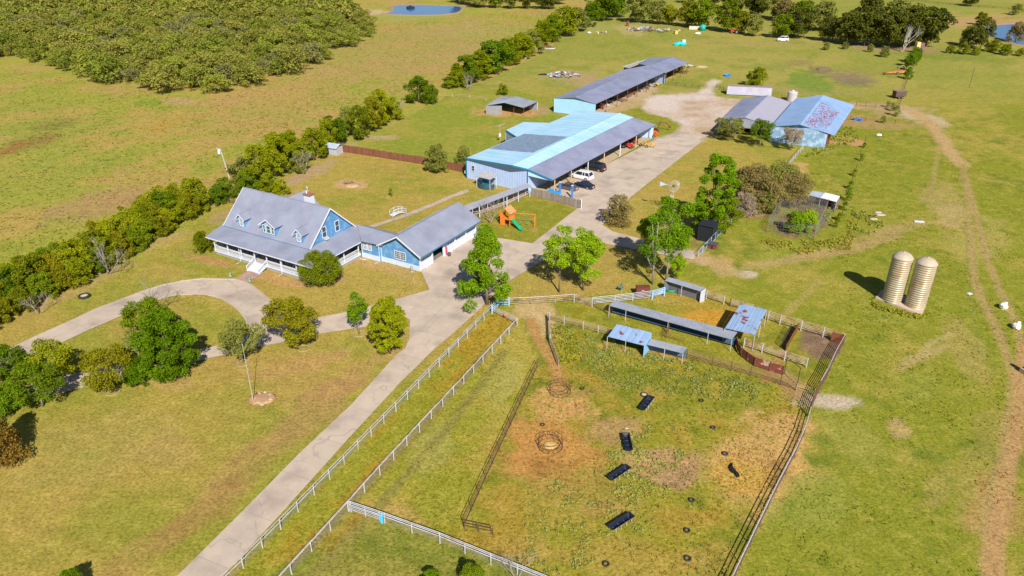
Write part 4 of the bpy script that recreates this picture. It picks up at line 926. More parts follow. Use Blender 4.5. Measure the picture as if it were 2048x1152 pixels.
wallo.hexa([HF(.25,3.4,EZ), HF(.55,3.4,EZ), HF(.55,14.1,EZ), HF(.25,14.1,EZ)], [HF(.25,8.72,RZ-.12), HF(.55,8.72,RZ-.12), HF(.55,8.78,RZ-.12), HF(.25,8.78,RZ-.12)])
W_ = T.part('wall', wallo, M_BLUE)
sl = (RZ-EZ)/(8.75-3.4)
mb = MB(); lap(mb, HF, 'v', 3.4, 14.1, 19.85, 4.62, RZ-.2, 1, .23, lambda z: (3.4+(z-EZ)/sl+.12, 14.1-(z-EZ)/sl-.12)); lap(mb, HF, 'u', .3, 19.8, 3.4, .9, 4.5, -1, .23); T.part('siding', mb, M_BLUE, W_, stuff=False)
# main roof: two slopes, ridge trim, fascia boards
def roof_slope(T, F, u0, u1, v0, z0, v1, z1, m, th=.09, step=.62, name='roof', rib=True, parent=None):
    mb = MB(); A, B, D, E_ = F(u0,v0,z0), F(u1,v0,z0), F(u0,v1,z1), F(u1,v1,z1)
    mb.slab([A, B, E_, D], th)
    if rib: ribs_on(mb, A, B, D, E_, step)
    return T.part(name, mb, m, parent)
eo = 3.05; ez = EZ-.12+(-.2)*0
z_at = lambda v: EZ+.1+(v-3.4)*sl if v <= 8.75 else EZ+.1+(14.1-v)*sl
R1 = roof_slope(T, HF, -.35, 20.25, 3.0, z_at(3.0), 8.75, z_at(8.75), M_ROOF); roof_slope(T, HF, -.35, 20.25, 14.5, z_at(14.5), 8.75, z_at(8.75), M_ROOF)
mb = MB(); 
for v0, v1 in ((3.0, 8.75), (14.5, 8.75)):
    for u in (20.26, -.44):
        a_, b_ = HF(u, v0, z_at(v0)), HF(u, v1, z_at(v1)); c_ = HF(u+.09, v0, 0)-HF(u, v0, 0)
        dz = Vector((0,0,.25)); mb.hexa([a_-dz, a_-dz+c_, b_-dz+c_, b_-dz], [a_+dz*.15, a_+dz*.15+c_, b_+dz*.15+c_, b_+dz*.15])
T.part('rake_board', mb, M_WHITE)
mb = MB(); mb.tube([HF(-.4, 8.75, z_at(8.75)+.02), HF(20.3, 8.75, z_at(8.75)+.02)], .09, 6); T.part('ridge_cap', mb, M_ROOF, R1)
mb = MB(); mb.fbox(HF, -.3, 20.2, 2.9, 2.985, z_at(3)-.2, z_at(3)-.02); T.part('gutter', mb, M_TEAL)
# porch roof, three planes
PE, PW = 3.42, 4.42
mb = MB(); mb.slab([HF(-.9,-.62,PE), HF(24,-.62,PE), HF(19.9,3.45,PW), HF(-.9,3.45,PW)], .08); ribs_on(mb, HF(-.9,-.62,PE), HF(19.9,-.62,PE), HF(-.9,3.45,PW), HF(19.9,3.45,PW), .62)
P1 = T.part('porch_roof', mb, M_ROOF)
mb = MB(); mb.slab([HF(24,-.62,PE), HF(24,11.4,PE), HF(19.9,15.2,PW), HF(19.9,3.45,PW)], .08); ribs_on(mb, HF(24,3.45,PE), HF(24,11.2,PE), HF(19.9,3.45,PW), HF(19.9,11.2,PW), .62); T.part('porch_roof', mb, M_ROOF)
mb = MB(); mb.fbox(HF, -.9, 24.0, -.70, -.625, PE-.18, PE-.02); mb.fbox(HF, 24.01, 24.08, -.62, 11.2, PE-.18, PE-.02); T.part('eave_board', mb, M_WHITE)
mb = MB(); mb.tube([HF(24,-.62,PE+.03), HF(19.9,3.45,PW+.03)], .07, 6); T.part('hip_cap', mb, M_ROOF, P1)
# posts, rails, balusters
pm = MB().box((0,0,1.22), (.15,.15,2.44)); pm.box((0,0,.06), (.22,.22,.12)); pm.box((0,0,2.36), (.24,.24,.14)); PM = pm.mesh('post', M_WHITE)
ha = math.radians(-30)
fp = [.15, 3.45, 6.75, 10.0, 12.9, 16.3, 19.7, 23.2]
for u in fp: T.share('post', PM, HF(u, .12, .9), rot=(0,0,ha))
for v in (3.9, 7.7, 11.4): T.share('post', PM, HF(23.2, v, .9), rot=(0,0,ha))
bal = MB().tube([(0,0,.1),(0,0,.82)], .028, 5); BM = bal.mesh('baluster', M_WHITE)
def rail(a_, b_, n_):
    mb = MB()
    d = (b_-a_).normalized(); nrm = Vector((-d.y, d.x, 0))*.035
    for z0, z1 in ((.08,.16),(.82,.92)):
        mb.hexa([a_-nrm+Vector((0,0,z0)), b_-nrm+Vector((0,0,z0)), b_+nrm+Vector((0,0,z0)), a_+nrm+Vector((0,0,z0))], [a_-nrm+Vector((0,0,z1)), b_-nrm+Vector((0,0,z1)), b_+nrm+Vector((0,0,z1)), a_+nrm+Vector((0,0,z1))])
    r_ = T.part('railing', mb, M_WHITE); r_base = T.base
    for i in range(1, n_):
        o = bpy.data.objects.new('baluster', BM); C.objects.link(o); o.parent = r_; o.location = lerp(a_, b_, i/n_) - r_base
for a_, b_ in zip(fp[:-1], fp[1:]):
    if a_ == 10.0: continue
    rail(HF(a_+.1, .12, .9), HF(b_-.1, .12, .9), 15)
for a_, b_ in ((.2,3.9),(3.9,7.7),(7.7,11.4)): rail(HF(23.2, a_+.1, .9), HF(23.2, b_-.1, .9), 16)
rail(HF(.15, .3, .9), HF(.15, 3.3, .9), 12)
# steps with treads, stringers and handrails
for i in range(5):
    mb = MB(); z = .9-.18*(i+.2); v = -.02-.36*i; mb.fbox(HF, 10.15, 12.75, v-.37, v-.01, z-.06, z); 
    tr = T.part('tread', mb, M_WHITE); 
    mb = MB(); mb.fbox(HF, 10.18, 12.72, v-.35, v-.33, z-.2, z-.06); T.part('riser', mb, M_WHITE, tr)
for u in (10.08, 12.78):
    mb = MB(); a_, b_ = HF(u, 0, .9), HF(u, -1.95, 0); ax = HF(u+.06,0,0)-HF(u,0,0); ax.z = 0
    mb.hexa([a_-Vector((0,0,.3)), a_-Vector((0,0,.3))+ax, b_+ax, b_], [a_+ax*0, a_+ax, b_+ax+Vector((0,0,.2)), b_+Vector((0,0,.2))]); T.part('stringer', mb, M_WHITE)
    mb = MB(); mb.tube([HF(u+.03,.05,1.8), HF(u+.03,-1.95,.95)], .05, 6); mb.tube([HF(u+.03,.05,1.08), HF(u+.03,-1.95,.25)], .035, 5); mb.tube([HF(u+.03,-1.95,0), HF(u+.03,-1.95,1.05)], .06, 6)
    for k in range(1, 9): mb.tube([HF(u+.03,.05-2.0*k/9,1.08-.83*k/9), HF(u+.03,.05-2.0*k/9,1.8-.85*k/9)], .024, 4)
    T.part('handrail', mb, M_WHITE)
# front wall under the porch: windows and door, seen dimly
for u in (2.2, 5.2, 8.2, 14.6, 17.6): window(T, HF, u, 3.4, 1.75, 1.5, 1.55, 'u', -1, (2,2), glass=M_GLASS)
mb = MB(); mb.fbox(HF, 10.9, 12.0, 3.33, 3.39, .92, 3.1); d_ = T.part('door', mb, M_WHITE); mb = MB(); mb.fbox(HF, 11.15, 11.75, 3.31, 3.325, 1.7, 2.9); T.part('pane', mb, M_GLASS, d_)
for v in (6, 9.4): window(T, HF, 19.85, v, 1.75, 1.1, 1.5, 'v', 1, (1,2))
# gable windows with an air conditioner
window(T, HF, 19.87, 7.1, 5.0, .85, 1.75, 'v', 1, (1,2)); window(T, HF, 19.87, 10.3, 5.0, .85, 1.75, 'v', 1, (1,2))
mb = MB(); mb.fbox(HF, 19.93, 20.5, 6.85, 7.5, 4.55, 5.0); mb.fbox(HF, 20.5, 20.53, 6.9, 7.45, 4.6, 4.95); T.part('air_conditioner', mb, mat('appliance_grey', (.5,.52,.55), .5))
# dormers
def dormer(uc, w_, h, vf, three=False):
    z0 = z_at(vf); zt = z0+h; hw = w_/2; zr = zt+hw*(.62 if three else 1.0)
    vb = 3.4+(zt-EZ-.1)/sl; vr = 3.4+(zr-EZ-.1)/sl
    mb = MB()
    mb.hexa([HF(uc-hw,vf,z0-.1), HF(uc+hw,vf,z0-.1), HF(uc+hw,vb,zt-.15), HF(uc-hw,vb,zt-.15)], [HF(uc-hw,vf,zt), HF(uc+hw,vf,zt), HF(uc+hw,vb+.1,zt), HF(uc-hw,vb+.1,zt)])
    mb.slab([HF(uc-hw,vf,zt), HF(uc+hw,vf,zt), HF(uc,vf,zr)], .1, down=False)
    D_ = T.part('dormer', mb, M_BLUE)
    o_ = .38; r_ = MB(); k = (zr-zt)/hw
    for s_ in (-1, 1):
        r_.slab([HF(uc,vf-o_,zr+.06), HF(uc+s_*(hw+o_),vf-o_,zt-o_*k+.06), HF(uc+s_*(hw+o_),vb-.35,zt-o_*k+.06), HF(uc,vr+.15,zr+.06)], .06)
    T.part('dormer_roof', r_, M_ROOF, D_)
    t_ = MB()
    for s_ in (-1, 1):
        a_, b_ = HF(uc,vf-o_-.05,zr+.08), HF(uc+s_*(hw+o_),vf-o_-.05,zt-o_*k+.08); dv = HF(0,.05,0)-HF(0,0,0); dz = Vector((0,0,-.2))
        t_.hexa([a_+dz, b_+dz, b_+dz+dv, a_+dz+dv], [a_, b_, b_+dv, a_+dv])
    T.part('dormer_trim', t_, M_WHITE, D_)
    if three:
        for du, ww in ((-1.0,.42),(0,.85),(1.0,.42)): window(T, HF, uc+du, vf-.01, z0+.28, ww, h-.5, 'u', -1, (1,2), parent=D_, glass=mat('dormer_glass', (.05,.12,.08), .15))
        s2 = MB(); s2.fbox(HF, uc-.7, uc+.7, vf-.05, vf-.01, zt+.02, zt+.12)
        for q in range(-3, 4): s2.fbox(HF, uc+q*.3-.03, uc+q*.3+.03, vf-.06, vf-.01, zt+.12, zt+.55-abs(q)*.14)
        T.part('gable_louvre', s2, M_WHITE, D_)
    else: window(T, HF, uc, vf-.01, z0+.25, .78, h-.45, 'u', -1, (1,2), parent=D_, glass=mat('curtained_glass', (.34,.38,.42), .3))
dormer(4.0, 1.45, 1.75, 3.5); dormer(10.6, 3.2, 1.75, 3.5, True); dormer(17.6, 1.45, 1.75, 3.5)
# chimney behind the ridge and the rear wing
mb = MB(); mb.fbox(HF, 12.5, 13.9, 10.6, 11.7, 6.6, 10.0); ch = T.part('chimney', mb, M_WHITE); mb = MB(); mb.fbox(HF, 12.4, 14.0, 10.5, 11.8, 10.003, 10.25); T.part('chimney_cap', mb, M_BRICK, ch)
mb = MB(); mb.tube([HF(12.8,11.1,10.2), HF(12.8,11.1,10.7)], .12, 8); T.part('flue', mb, M_WHITE, ch)
zr, zw, uc, hw, ve = 8.75, 4.7, 8.4, 4.2, 15.6
mb = MB(); mb.fbox(HF, uc-hw+.3, uc+hw-.3, 14.1, ve-.3, 0, zw); mb.hexa([HF(uc-hw+.3,ve-.6,zw), HF(uc+hw-.3,ve-.6,zw), HF(uc+hw-.3,ve-.3,zw), HF(uc-hw+.3,ve-.3,zw)], [HF(uc-.02,ve-.6,zr-.2), HF(uc+.02,ve-.6,zr-.2), HF(uc+.02,ve-.3,zr-.2), HF(uc-.02,ve-.3,zr-.2)]); T.part('wing_wall', mb, M_BLUE)
mb = MB()
vR, vE = 14.1-(zr-EZ-.1)/sl, 14.1-(zw-EZ-.1)/sl
for s_ in (-1, 1): mb.slab([HF(uc, vR-.3, zr), HF(uc, ve, zr), HF(uc+s_*hw, ve, zw), HF(uc+s_*hw, vE-.2, zw)], .09)
wr = T.part('wing_roof', mb, M_ROOF); mb = MB(); mb.tube([HF(uc,ve,zr),HF(uc,ve,zr+.75)], .05, 6, .015); mb.blob(HF(uc,ve,zr+.35), (.13,.13,.13)); T.part('finial', mb, M_WHITE, wr)
# downspouts
for u in (6.5, 16.3):
    mb = MB(); mb.tube([HF(u,-.05,3.3), HF(u,-.05,.15), HF(u-.1,-.95,.05)], .055, 6); T.part('downspout', mb, M_WHITE)
# porch chairs and bench, seen through the balusters
def rocker(F, u, v, z, ang, label, m):
    p = F(u, v, z); t = Thing('rocking_chair', label, 'chair', p, 'chairs on the porch'); q = frame(p, ang)
    t.part('seat', MB().fbox(q,-.28,.28,-.28,.28,z+.4,z+.46), m); t.part('backrest', MB().hexa([q(-.28,.24,z+.46),q(.28,.24,z+.46),q(.28,.3,z+.46),q(-.28,.3,z+.46)],[q(-.28,.42,z+1.15),q(.28,.42,z+1.15),q(.28,.48,z+1.15),q(-.28,.48,z+1.15)]), m)
    for a_ in (-.27, .27):
        l = MB(); l.tube([q(a_,-.4,z+.04),q(a_,0,z+.025),q(a_,.45,z+.08)], .025, 5); l.tube([q(a_,-.22,z+.03),q(a_,-.22,z+.62)], .025, 5); l.tube([q(a_,.22,z+.03),q(a_,.26,z+.62)], .025, 5); l.tube([q(a_,-.26,z+.63),q(a_,.3,z+.63)], .03, 5); t.part('rocker', l, m)
M_CH = mat('chair_light', (.45,.60,.72), .7)
rocker(HF, 8.6, 2.0, .9, -30, 'white rocking chair on the porch left of the steps', M_WHITE); rocker(HF, 14.4, 2.0, .9, -20, 'pale blue rocking chair on the porch just right of the steps', M_CH); rocker(HF, 15.7, 2.0, .9, -40, 'second rocking chair right of the porch steps', M_CH)
t = Thing('porch_bench', 'white bench on the porch near its right corner', 'bench', HF(18,2,.9)); t.part('seat', MB().fbox(HF,17.2,18.9,1.7,2.2,1.3,1.37), M_WHITE); t.part('backrest', MB().fbox(HF,17.2,18.9,2.2,2.26,1.37,1.85), M_WHITE)
for u in (17.25, 18.8): t.part('leg', MB().fbox(HF,u,u+.07,1.75,2.2,.9,1.3), M_WHITE)
# low garden items by the steps and corner
for u, v, lb in ((9.4,-4.9,'small grey-green lamp post at the left side of the front walk'), (13.6,-4.6,'small grey-green lamp post at the right side of the front walk')):
    p = HF(u, v, 0); mb = MB(); mb.lathe(p, [(.28,0),(.3,.15),(.2,.3),(.16,.5),(.24,.6),(.05,.75)], 10); solo('garden_urn', lb.replace('lamp post','urn'), 'urn', mb, mat('urn_green', (.20,.30,.26), .6), p, smooth=True)

# ------------------------------------------------------------------ link room and garage (one building with the house walls butted)
T = Thing('garage', 'long blue garage wing with grey roof and a row of white overhead doors', 'garage', HF(27.4, 12.6, 0))
gz, gr, gu, g0, g1, gv0, gv1 = 3.35, 5.75, 31.5, 27.4, 35.6, 12.55, 30.1
mb = MB(); mb.fbox(HF, g0, g1-.15, gv0, gv0+.2, 0, gz); mb.fbox(HF, g0, g0+.2, gv0+.2, gv1, 0, gz); mb.fbox(HF, g0+.2, g1-.15, gv1-.2, gv1, 0, gz)
for v in (gv0, gv1-.2): mb.hexa([HF(g0,v,gz), HF(g1-.15,v,gz), HF(g1-.15,v+.2,gz), HF(g0,v+.2,gz)], [HF(gu-.02,v,gr-.15), HF(gu+.02,v,gr-.15), HF(gu+.02,v+.2,gr-.15), HF(gu-.02,v+.2,gr-.15)])
GW = T.part('wall', mb, M_BLUE)
mb = MB(); lap(mb, HF, 'u', g0, g1-.15, gv0, .95, gz, -1, .23); ks = (gr-gz)/(gu-g0); lap(mb, HF, 'u', g0, g1, gv0, gz, gr-.2, -1, .23, lambda z: (g0+(z-gz)/ks+.1, 2*gu-g0-(z-gz)/ks-.2)); T.part('siding', mb, M_BLUE, GW)
mb = MB(); mb.fbox(HF, g0, g1-.1, gv0-.06, gv0-.048, 0, .95); T.part('skirt_band', mb, M_WSKIRT)
mb = MB(); mb.fbox(HF, g1-.15, g1+.02, gv0-.08, gv0+.12, 0, gz); mb.fbox(HF, g0-.1, g0+.06, gv0-.14, gv0-.05, 0, gz); T.part('corner_board', mb, M_WHITE)
o_ = .75
for s_ in (-1, 1):
    e_u = gu+s_*(g1-gu+o_) if s_ > 0 else g0-.35; ez_ = gz-(o_ if s_ > 0 else .35)*ks+.1
    mb = MB(); A, B, D, E_ = HF(e_u, gv0-.75, ez_), HF(e_u, gv1+.5, ez_), HF(gu, gv0-.75, gr+.05), HF(gu, gv1+.5, gr+.05)
    mb.slab([A, B, E_, D], .08); ribs_on(mb, A, B, D, E_, .62); T.part('roof', mb, M_ROOF)
    mb = MB(); dv = HF(0,.07,0)-HF(0,0,0); a_, b_ = HF(e_u, gv0-.83, ez_), HF(gu, gv0-.83, gr+.05); dz = Vector((0,0,.24)); mb.hexa([a_-dz, b_-dz, b_-dz+dv, a_-dz+dv], [a_+dz*.1, b_+dz*.1, b_+dz*.1+dv, a_+dz*.1+dv]); T.part('rake_board', mb, M_WHITE)
    mb = MB(); mb.hexa([HF(e_u,gv0-.7,ez_-.2),HF(e_u+s_*.09,gv0-.7,ez_-.2),HF(e_u+s_*.09,gv1+.5,ez_-.2),HF(e_u,gv1+.5,ez_-.2)],[HF(e_u,gv0-.7,ez_-.02),HF(e_u+s_*.09,gv0-.7,ez_-.02),HF(e_u+s_*.09,gv1+.5,ez_-.02),HF(e_u,gv1+.5,ez_-.02)]); T.part('gutter', mb, M_TEAL if s_ > 0 else M_WHITE)
wf = window(T, HF, 30.9, gv0-.05, 1.35, 1.0, 1.35, 'u', -1, (3,4), bars=.045); window(T, HF, 32.05, gv0-.05, 1.35, 1.0, 1.35, 'u', -1, (3,4), bars=.045)
# door side: piers, header, five bays, the second one open
bay = (gv1-gv0)/5
mb = MB(); mb.fbox(HF, g1-.2, g1-.02, gv0+.12, gv1, 2.5, gz); T.part('header', mb, mat('header_blue', (.13,.20,.33), .7))
for i in range(6):
    v = gv0+bay*i; a_, b_ = (v, v+.35) if i == 0 else ((v-.35, v) if i == 5 else (v-.22, v+.22))
    mb = MB(); mb.fbox(HF, g1-.2, g1-.0, max(a_, gv0+.13), b_, 0, 2.5); T.part('pier', mb, M_WHITE)
for i in range(5):
    v0, v1 = gv0+bay*i+(.36 if i == 0 else .23), gv0+bay*(i+1)-(.36 if i == 4 else .23)
    if i == 1: continue
    D_ = None
    for k in range(4):
        mb = MB(); mb.fbox(HF, g1-.14, g1-.08, v0, v1, .02+k*.62, .60+k*.62)
        q_ = T.part('door_panel' if k else 'overhead_door', mb, M_WHITE, D_); D_ = D_ or q_
    for k in range(6):
        a_ = lerp((v0,0,0), (v1,0,0), (k+.5)/6)[0]; mb = MB(); mb.fbox(HF, g1-.078, g1-.06, a_-.19, a_+.19, 1.58, 1.98); T.part('pane', mb, M_GLASS, D_)
mb = MB(); mb.fbox(HF, g0+.3, g1-.25, gv0+.3, gv1-.3, .01, .045); T.part('floor', mb, mat('garage_floor', (.2,.19,.18), .8))
# link room
lz, lr = 3.5, 4.55
mb = MB(); mb.fbox(HF, 23.42, 27.38, 12.2, 16.6, 0, lz-.25); LW = T.part('link_wall', mb, M_BLUE); mb = MB(); lap(mb, HF, 'u', 23.42, 27.28, 12.2, .95, lz-.2, -1, .23); T.part('siding', mb, M_BLUE, LW)
mb = MB(); mb.fbox(HF, 23.42, 27.28, 12.12, 12.15, 0, .95); T.part('skirt_band', mb, M_WSKIRT); mb = MB(); mb.fbox(HF, 23.34, 23.42, 12.05, 12.2, 0, lz-.25); T.part('corner_board', mb, M_WHITE)
mb = MB(); A, B, D, E_ = HF(23.6,11.45,PE), HF(28.1,11.75,PE), HF(20.6,14.5,lr), HF(29.6,14.5,lr); mb.slab([HF(24.0,11.45,PE+.02),B,E_,HF(20.3,14.95,lr)], .07); ribs_on(mb, HF(24.0,11.5,PE+.02), HF(28,11.75,PE), HF(24.0,14.5,lr), HF(29.4,14.5,lr), .62); T.part('link_roof', mb, M_ROOF)
mb = MB(); mb.slab([HF(20.3,17.4,PE), HF(27.3,17.4,PE), E_, HF(20.3,14.95,lr)], .07); T.part('link_roof', mb, M_ROOF)
window(T, HF, 24.15, 12.14, 1.75, .7, 1.25, 'u', -1, (1,2), glass=mat('curtained_glass', (.34,.38,.42), .3)); window(T, HF, 25.15, 12.14, 1.75, .7, 1.25, 'u', -1, (1,2), glass=MATS['curtained_glass'])
mb = MB(); mb.tube([HF(27.3,12.0,3.1), HF(27.3,12.0,.15), HF(27.0,11.1,.05)], .055, 6); T.part('downspout', mb, M_WHITE); mb = MB(); mb.tube([HF(23.4,11.3,.1), HF(24.2,11.2,.1), HF(24.6,11.6,.1)], .055, 6); T.part('downspout', mb, M_WHITE)
# things at the garage
p = HF(g1+.15, gv0+bay*2+.1, 0); t = Thing('flag', 'red and pink flag hanging at the pier beside the open garage bay', 'flag', p)
mb = MB(); mb.tube([p+Vector((0,0,2.1)), p+Vector((.35,-.2,2.6))], .02, 5); t.part('pole', mb, M_WHITE)
mb = MB(); q = [p+Vector((.3,-.17,2.5)), p+Vector((.12,-.08,2.2)), p+Vector((.16,-.02,.55)), p+Vector((.42,-.12,.62))]; mb.slab(q, .03, down=False); t.part('cloth', mb, mat('flag_red', (.62,.05,.12), .8))
mb = MB(); mb.slab([p+Vector((.3,-.17,2.5)), p+Vector((.12,-.08,2.2)), p+Vector((.13,-.07,1.75)), p+Vector((.32,-.15,1.95))], .045, down=False); t.part('canton', mb, mat('flag_blue', (.2,.25,.5), .8))
def bin_(p, m, label, s_=1., wheels=True):
    t = Thing('wheelie_bin', label, 'trash can', p); F = frame(p, -30)
    t.part('body', MB().hexa([F(-.25*s_,-.25*s_,.03),F(.25*s_,-.25*s_,.03),F(.25*s_,.25*s_,.03),F(-.25*s_,.25*s_,.03)],[F(-.34*s_,-.34*s_,1*s_),F(.34*s_,-.34*s_,1*s_),F(.34*s_,.34*s_,1*s_),F(-.34*s_,.34*s_,1*s_)]), m)
    t.part('lid', MB().hexa([F(-.37*s_,-.37*s_,1.003*s_),F(.37*s_,-.37*s_,1.003*s_),F(.37*s_,.37*s_,1.003*s_),F(-.37*s_,.37*s_,1.003*s_)],[F(-.33*s_,-.3*s_,1.1*s_),F(.33*s_,-.3*s_,1.1*s_),F(.33*s_,.35*s_,1.14*s_),F(-.33*s_,.35*s_,1.14*s_)]), m)
    for a_ in (-.3, .3): t.part('wheel', MB().tube([F(a_*s_-.03,.3*s_,.12),F(a_*s_+.03,.3*s_,.12)], .12*s_, 10), M_DARK)
M_BINS = mat('bin_slate', (.06,.11,.16), .5)
bin_(HF(g1+.5, gv1+.4, 0), M_BINS, 'dark slate wheelie bin at the far corner of the garage', 1.15); bin_(HF(g1+.45, gv1-.8, 0), mat('bin_grey', (.35,.38,.45), .5), 'smaller grey bin beside the dark wheelie bin', .8)
p = HF(g1+.7, gv0+bay*2+.5, 0); mb = MB(); mb.lathe(p, [(.22,0),(.30,.2),(.32,.45),(.27,.7),(.22,.72),(.2,.6)], 12); solo('barrel', 'small dark barrel standing next to the flag by the garage doors', 'barrel', mb, mat('barrel_dark', (.10,.07,.06), .6), p, smooth=True)
p = HF(g1-1.2, gv0-.9, 0); t = Thing('garden_statue', 'small grey garden statue at the near corner of the garage', 'statue', p)
mb = MB(); mb.lathe(p, [(.34,0),(.34,.22),(.22,.3)], 10); t.part('plinth', mb, M_STONE); mb = MB(); mb.lathe(p+Vector((0,0,.3)), [(.26,0),(.22,.3),(.14,.55),(.18,.62),(.17,.8),(.05,.92)], 10); t.part('figure', mb, mat('statue_grey', (.30,.30,.34), .8), smooth=True)
# ------------------------------------------------------------------ big workshop with the parking lean-to
def dn(p, z=0.): return Vector((p.x, p.y, z))
def onl(a, b, r, z=0.):
    """the foot of r moved into the upright plane through a and b"""
    d = dn(b)-dn(a); t = (dn(r)-dn(a)).dot(d)/d.length_squared; q = dn(a)+d*t; return Vector((q.x, q.y, z))
T = Thing('workshop', 'large pale blue metal workshop with light blue roof and long grey lean-to over parked cars', 'workshop', dn(P(932,316,4.7)))
WL, RG, BR, LE = 4.7, 5.9, 5.35, 3.5
a0, a1 = P(932,316,WL), P(1157,221,WL)          # left eave, front and back
r0, r1 = P(1026,331,RG), P(1241,226.5,RG)       # ridge
b0, b1 = P(1055,338,BR), P(1267,234.5,BR)       # right edge of the light blue roof
l0, l1 = P(1106,360,LE), P(1313,249,LE)         # lean-to eave
def plane_part(T, pts, m, th=.08, rib=None, name='roof', parent=None):
    mb = MB(); mb.slab(pts, th)
    if rib: ribs_on(mb, pts[0], pts[1], pts[3], pts[2], rib, .035, .04)
    return T.part(name, mb, m, parent)
# main left slope is split round the slate-coloured patch
plane_part(T, [a0, a1, r1, r0], M_WSROOF, rib=2.4); plane_part(T, [b0, b1, r1, r0], M_WSROOF, rib=2.4)
u_ = (a1-a0); nl = u_.length
patch = [lerp(a0, a1, .165), lerp(a0, a1, .455), lerp(r0, r1, .485), lerp(r0, r1, .195)]
patch = [lerp(patch[0], patch[3], .03), lerp(patch[1], patch[2], .03), lerp(patch[1], patch[2], .93), lerp(patch[0], patch[3], .9)]
mb = MB(); mb.slab([p+Vector((0,0,.08)) for p in patch], .06); ribs_on(mb, *[p+Vector((0,0,.08)) for p in (patch[0], patch[1], patch[3], patch[2])], .9, .03, .03); T.part('slate_roof_patch', mb, M_SLATE)
mb = MB(); mb.tube([r0+Vector((0,0,.03)), r1+Vector((0,0,.03))], .1, 6); T.part('ridge_cap', mb, M_WSROOF)
q0, q1 = b0+Vector((0,0,-.12)), b1+Vector((0,0,-.12)); plane_part(T, [l0, l1, q1, q0], M_GREYROOF, rib=.9, name='lean_to_roof')
# walls, set in from the roof edges
def inset(p, q, d): v = (q-p); v.z = 0; return p + v.normalized()*d
A0, B0 = dn(inset(a0, a1, .15)), dn(inset(b0, b1, .15)); A1, B1 = dn(inset(a1, a0, .15)), dn(inset(b1, b0, .15)); R0 = dn(inset(r0, r1, .15)); R1_ = dn(inset(r1, r0, .15)); L0 = dn(inset(l0, l1, .15)); L1 = dn(inset(l1, l0, .15))
mb = MB(); mb.slab([dn(A0,0), dn(B0,0), dn(B0,BR-.1), onl(A0,B0,R0,RG-.1), dn(A0,WL-.1)], .15, down=False)
F_ = T.part('end_wall', mb, M_WSWALL)
mb = MB(); tt = (R0-A0).length/(B0-A0).length
zf = lambda t: (WL+(RG-WL)*t/tt if t < tt else RG+(BR-RG)*(t-tt)/(1-tt))-.3
dirv = (B0-A0).normalized(); nrv = Vector((dirv.y, -dirv.x, 0)); sgn = 1
wall_ribs(mb, A0+nrv*.16*0, B0, 0, zf, .62, .05, .05, 1); T.part('siding_rib', mb, M_WSWALL, F_)
mb = MB(); mb.slab([dn(A0,0), dn(A1,0), dn(A1,WL-.1), dn(A0,WL-.1)], .15, down=False); mb.slab([dn(A1,0), dn(B1,0), dn(B1,BR-.1), onl(A1,B1,R1_,RG-.1), dn(A1,WL-.1)], .15, down=False); mb.slab([dn(B0,0), dn(B1,0), dn(B1,BR-.25), dn(B0,BR-.25)], .12, down=False); T.part('wall', mb, M_WSWALL)
# teal trim along the fascia and corners
mb = MB(); dz = Vector((0,0,.26)); ov = nrv*.12
for p, q in ((a0, r0), (r0, b0), (b0, l0)):
    mb.hexa([p-dz, q-dz, q-dz+ov, p-dz+ov], [p+dz*.2, q+dz*.2, q+dz*.2+ov, p+dz*.2+ov])
T.part('fascia', mb, M_TEAL)
for p, t_ in ((A0, WL), (B0, BR)): mb = MB(); mb.box((p.x+nrv.x*.08, p.y+nrv.y*.08, t_/2), (.16,.16,t_-.1), math.atan2(dirv.y, dirv.x)); T.part('corner_trim', mb, M_TEAL)
# upper end panel of the lean-to, posts, floor edge, far end wall
mb = MB(); mb.slab([dn(B0,BR-1.5), dn(lerp(B0,L0,.96),LE-.35), dn(lerp(B0,L0,.96),LE-.1), dn(B0,BR-.2)], .06, down=False); T.part('lean_to_gable', mb, M_WSROOF)
mb = MB(); mb.slab([dn(B0,0), dn(lerp(B0,L0,.2),0), dn(B0,BR-1.5)], .06, down=False); T.part('wing_panel', mb, M_WSWALL)
mb = MB(); mb.slab([dn(B1,0), dn(lerp(B1,L1,.9),0), dn(lerp(B1,L1,.9),LE-.15), dn(B1,BR-.3)], .08, down=False); T.part('lean_to_end_wall', mb, mat('end_wall_blue', (.34,.50,.80), .6))
ld = (l1-l0).normalized()
for i, t_ in enumerate([.03,.165,.31,.46,.62,.79,.965]):
    p = dn(lerp(l0, l1, t_)); p = p + (dn(q0)-dn(l0)).normalized()*.45
    mb = MB(); mb.tube([p, dn(p, LE+.05)], .12, 8); T.part('post', mb, M_WHITE if i in (2,4,6) else M_WOODPOST)
mb = MB(); mb.tube([inset(l0,l1,.2)+(dn(q0)-dn(l0)).normalized()*.45-Vector((0,0,.1)), inset(l1,l0,.2)+(dn(q0)-dn(l0)).normalized()*.45-Vector((0,0,.1))], .12, 4); T.part('eave_beam', mb, M_TIN)
mb = MB(); mb.slab([inset(b0,b1,1).lerp(l0,.05)*1, b1.lerp(l1,.05), l1, l0][:0] or [dn(lerp(B0,L0,-.02),.062), dn(lerp(B1,L1,-.02),.062), dn(lerp(B1,L1,.93),.062), dn(lerp(B0,L0,.93),.062)], .03); T.part('floor', mb, mat('sandy_floor', (.42,.33,.22), .95, .15, 1))
# window and small fixtures in the end wall
eF = lambda u, v, z=0: A0 + dirv*u - nrv*v + Vector((0,0,z))
window(T, eF, 1.9, -.04, 2.1, .75, 1.1, 'u', -1, (1,2), frame_m=M_WHITE, glass=M_GLASS)
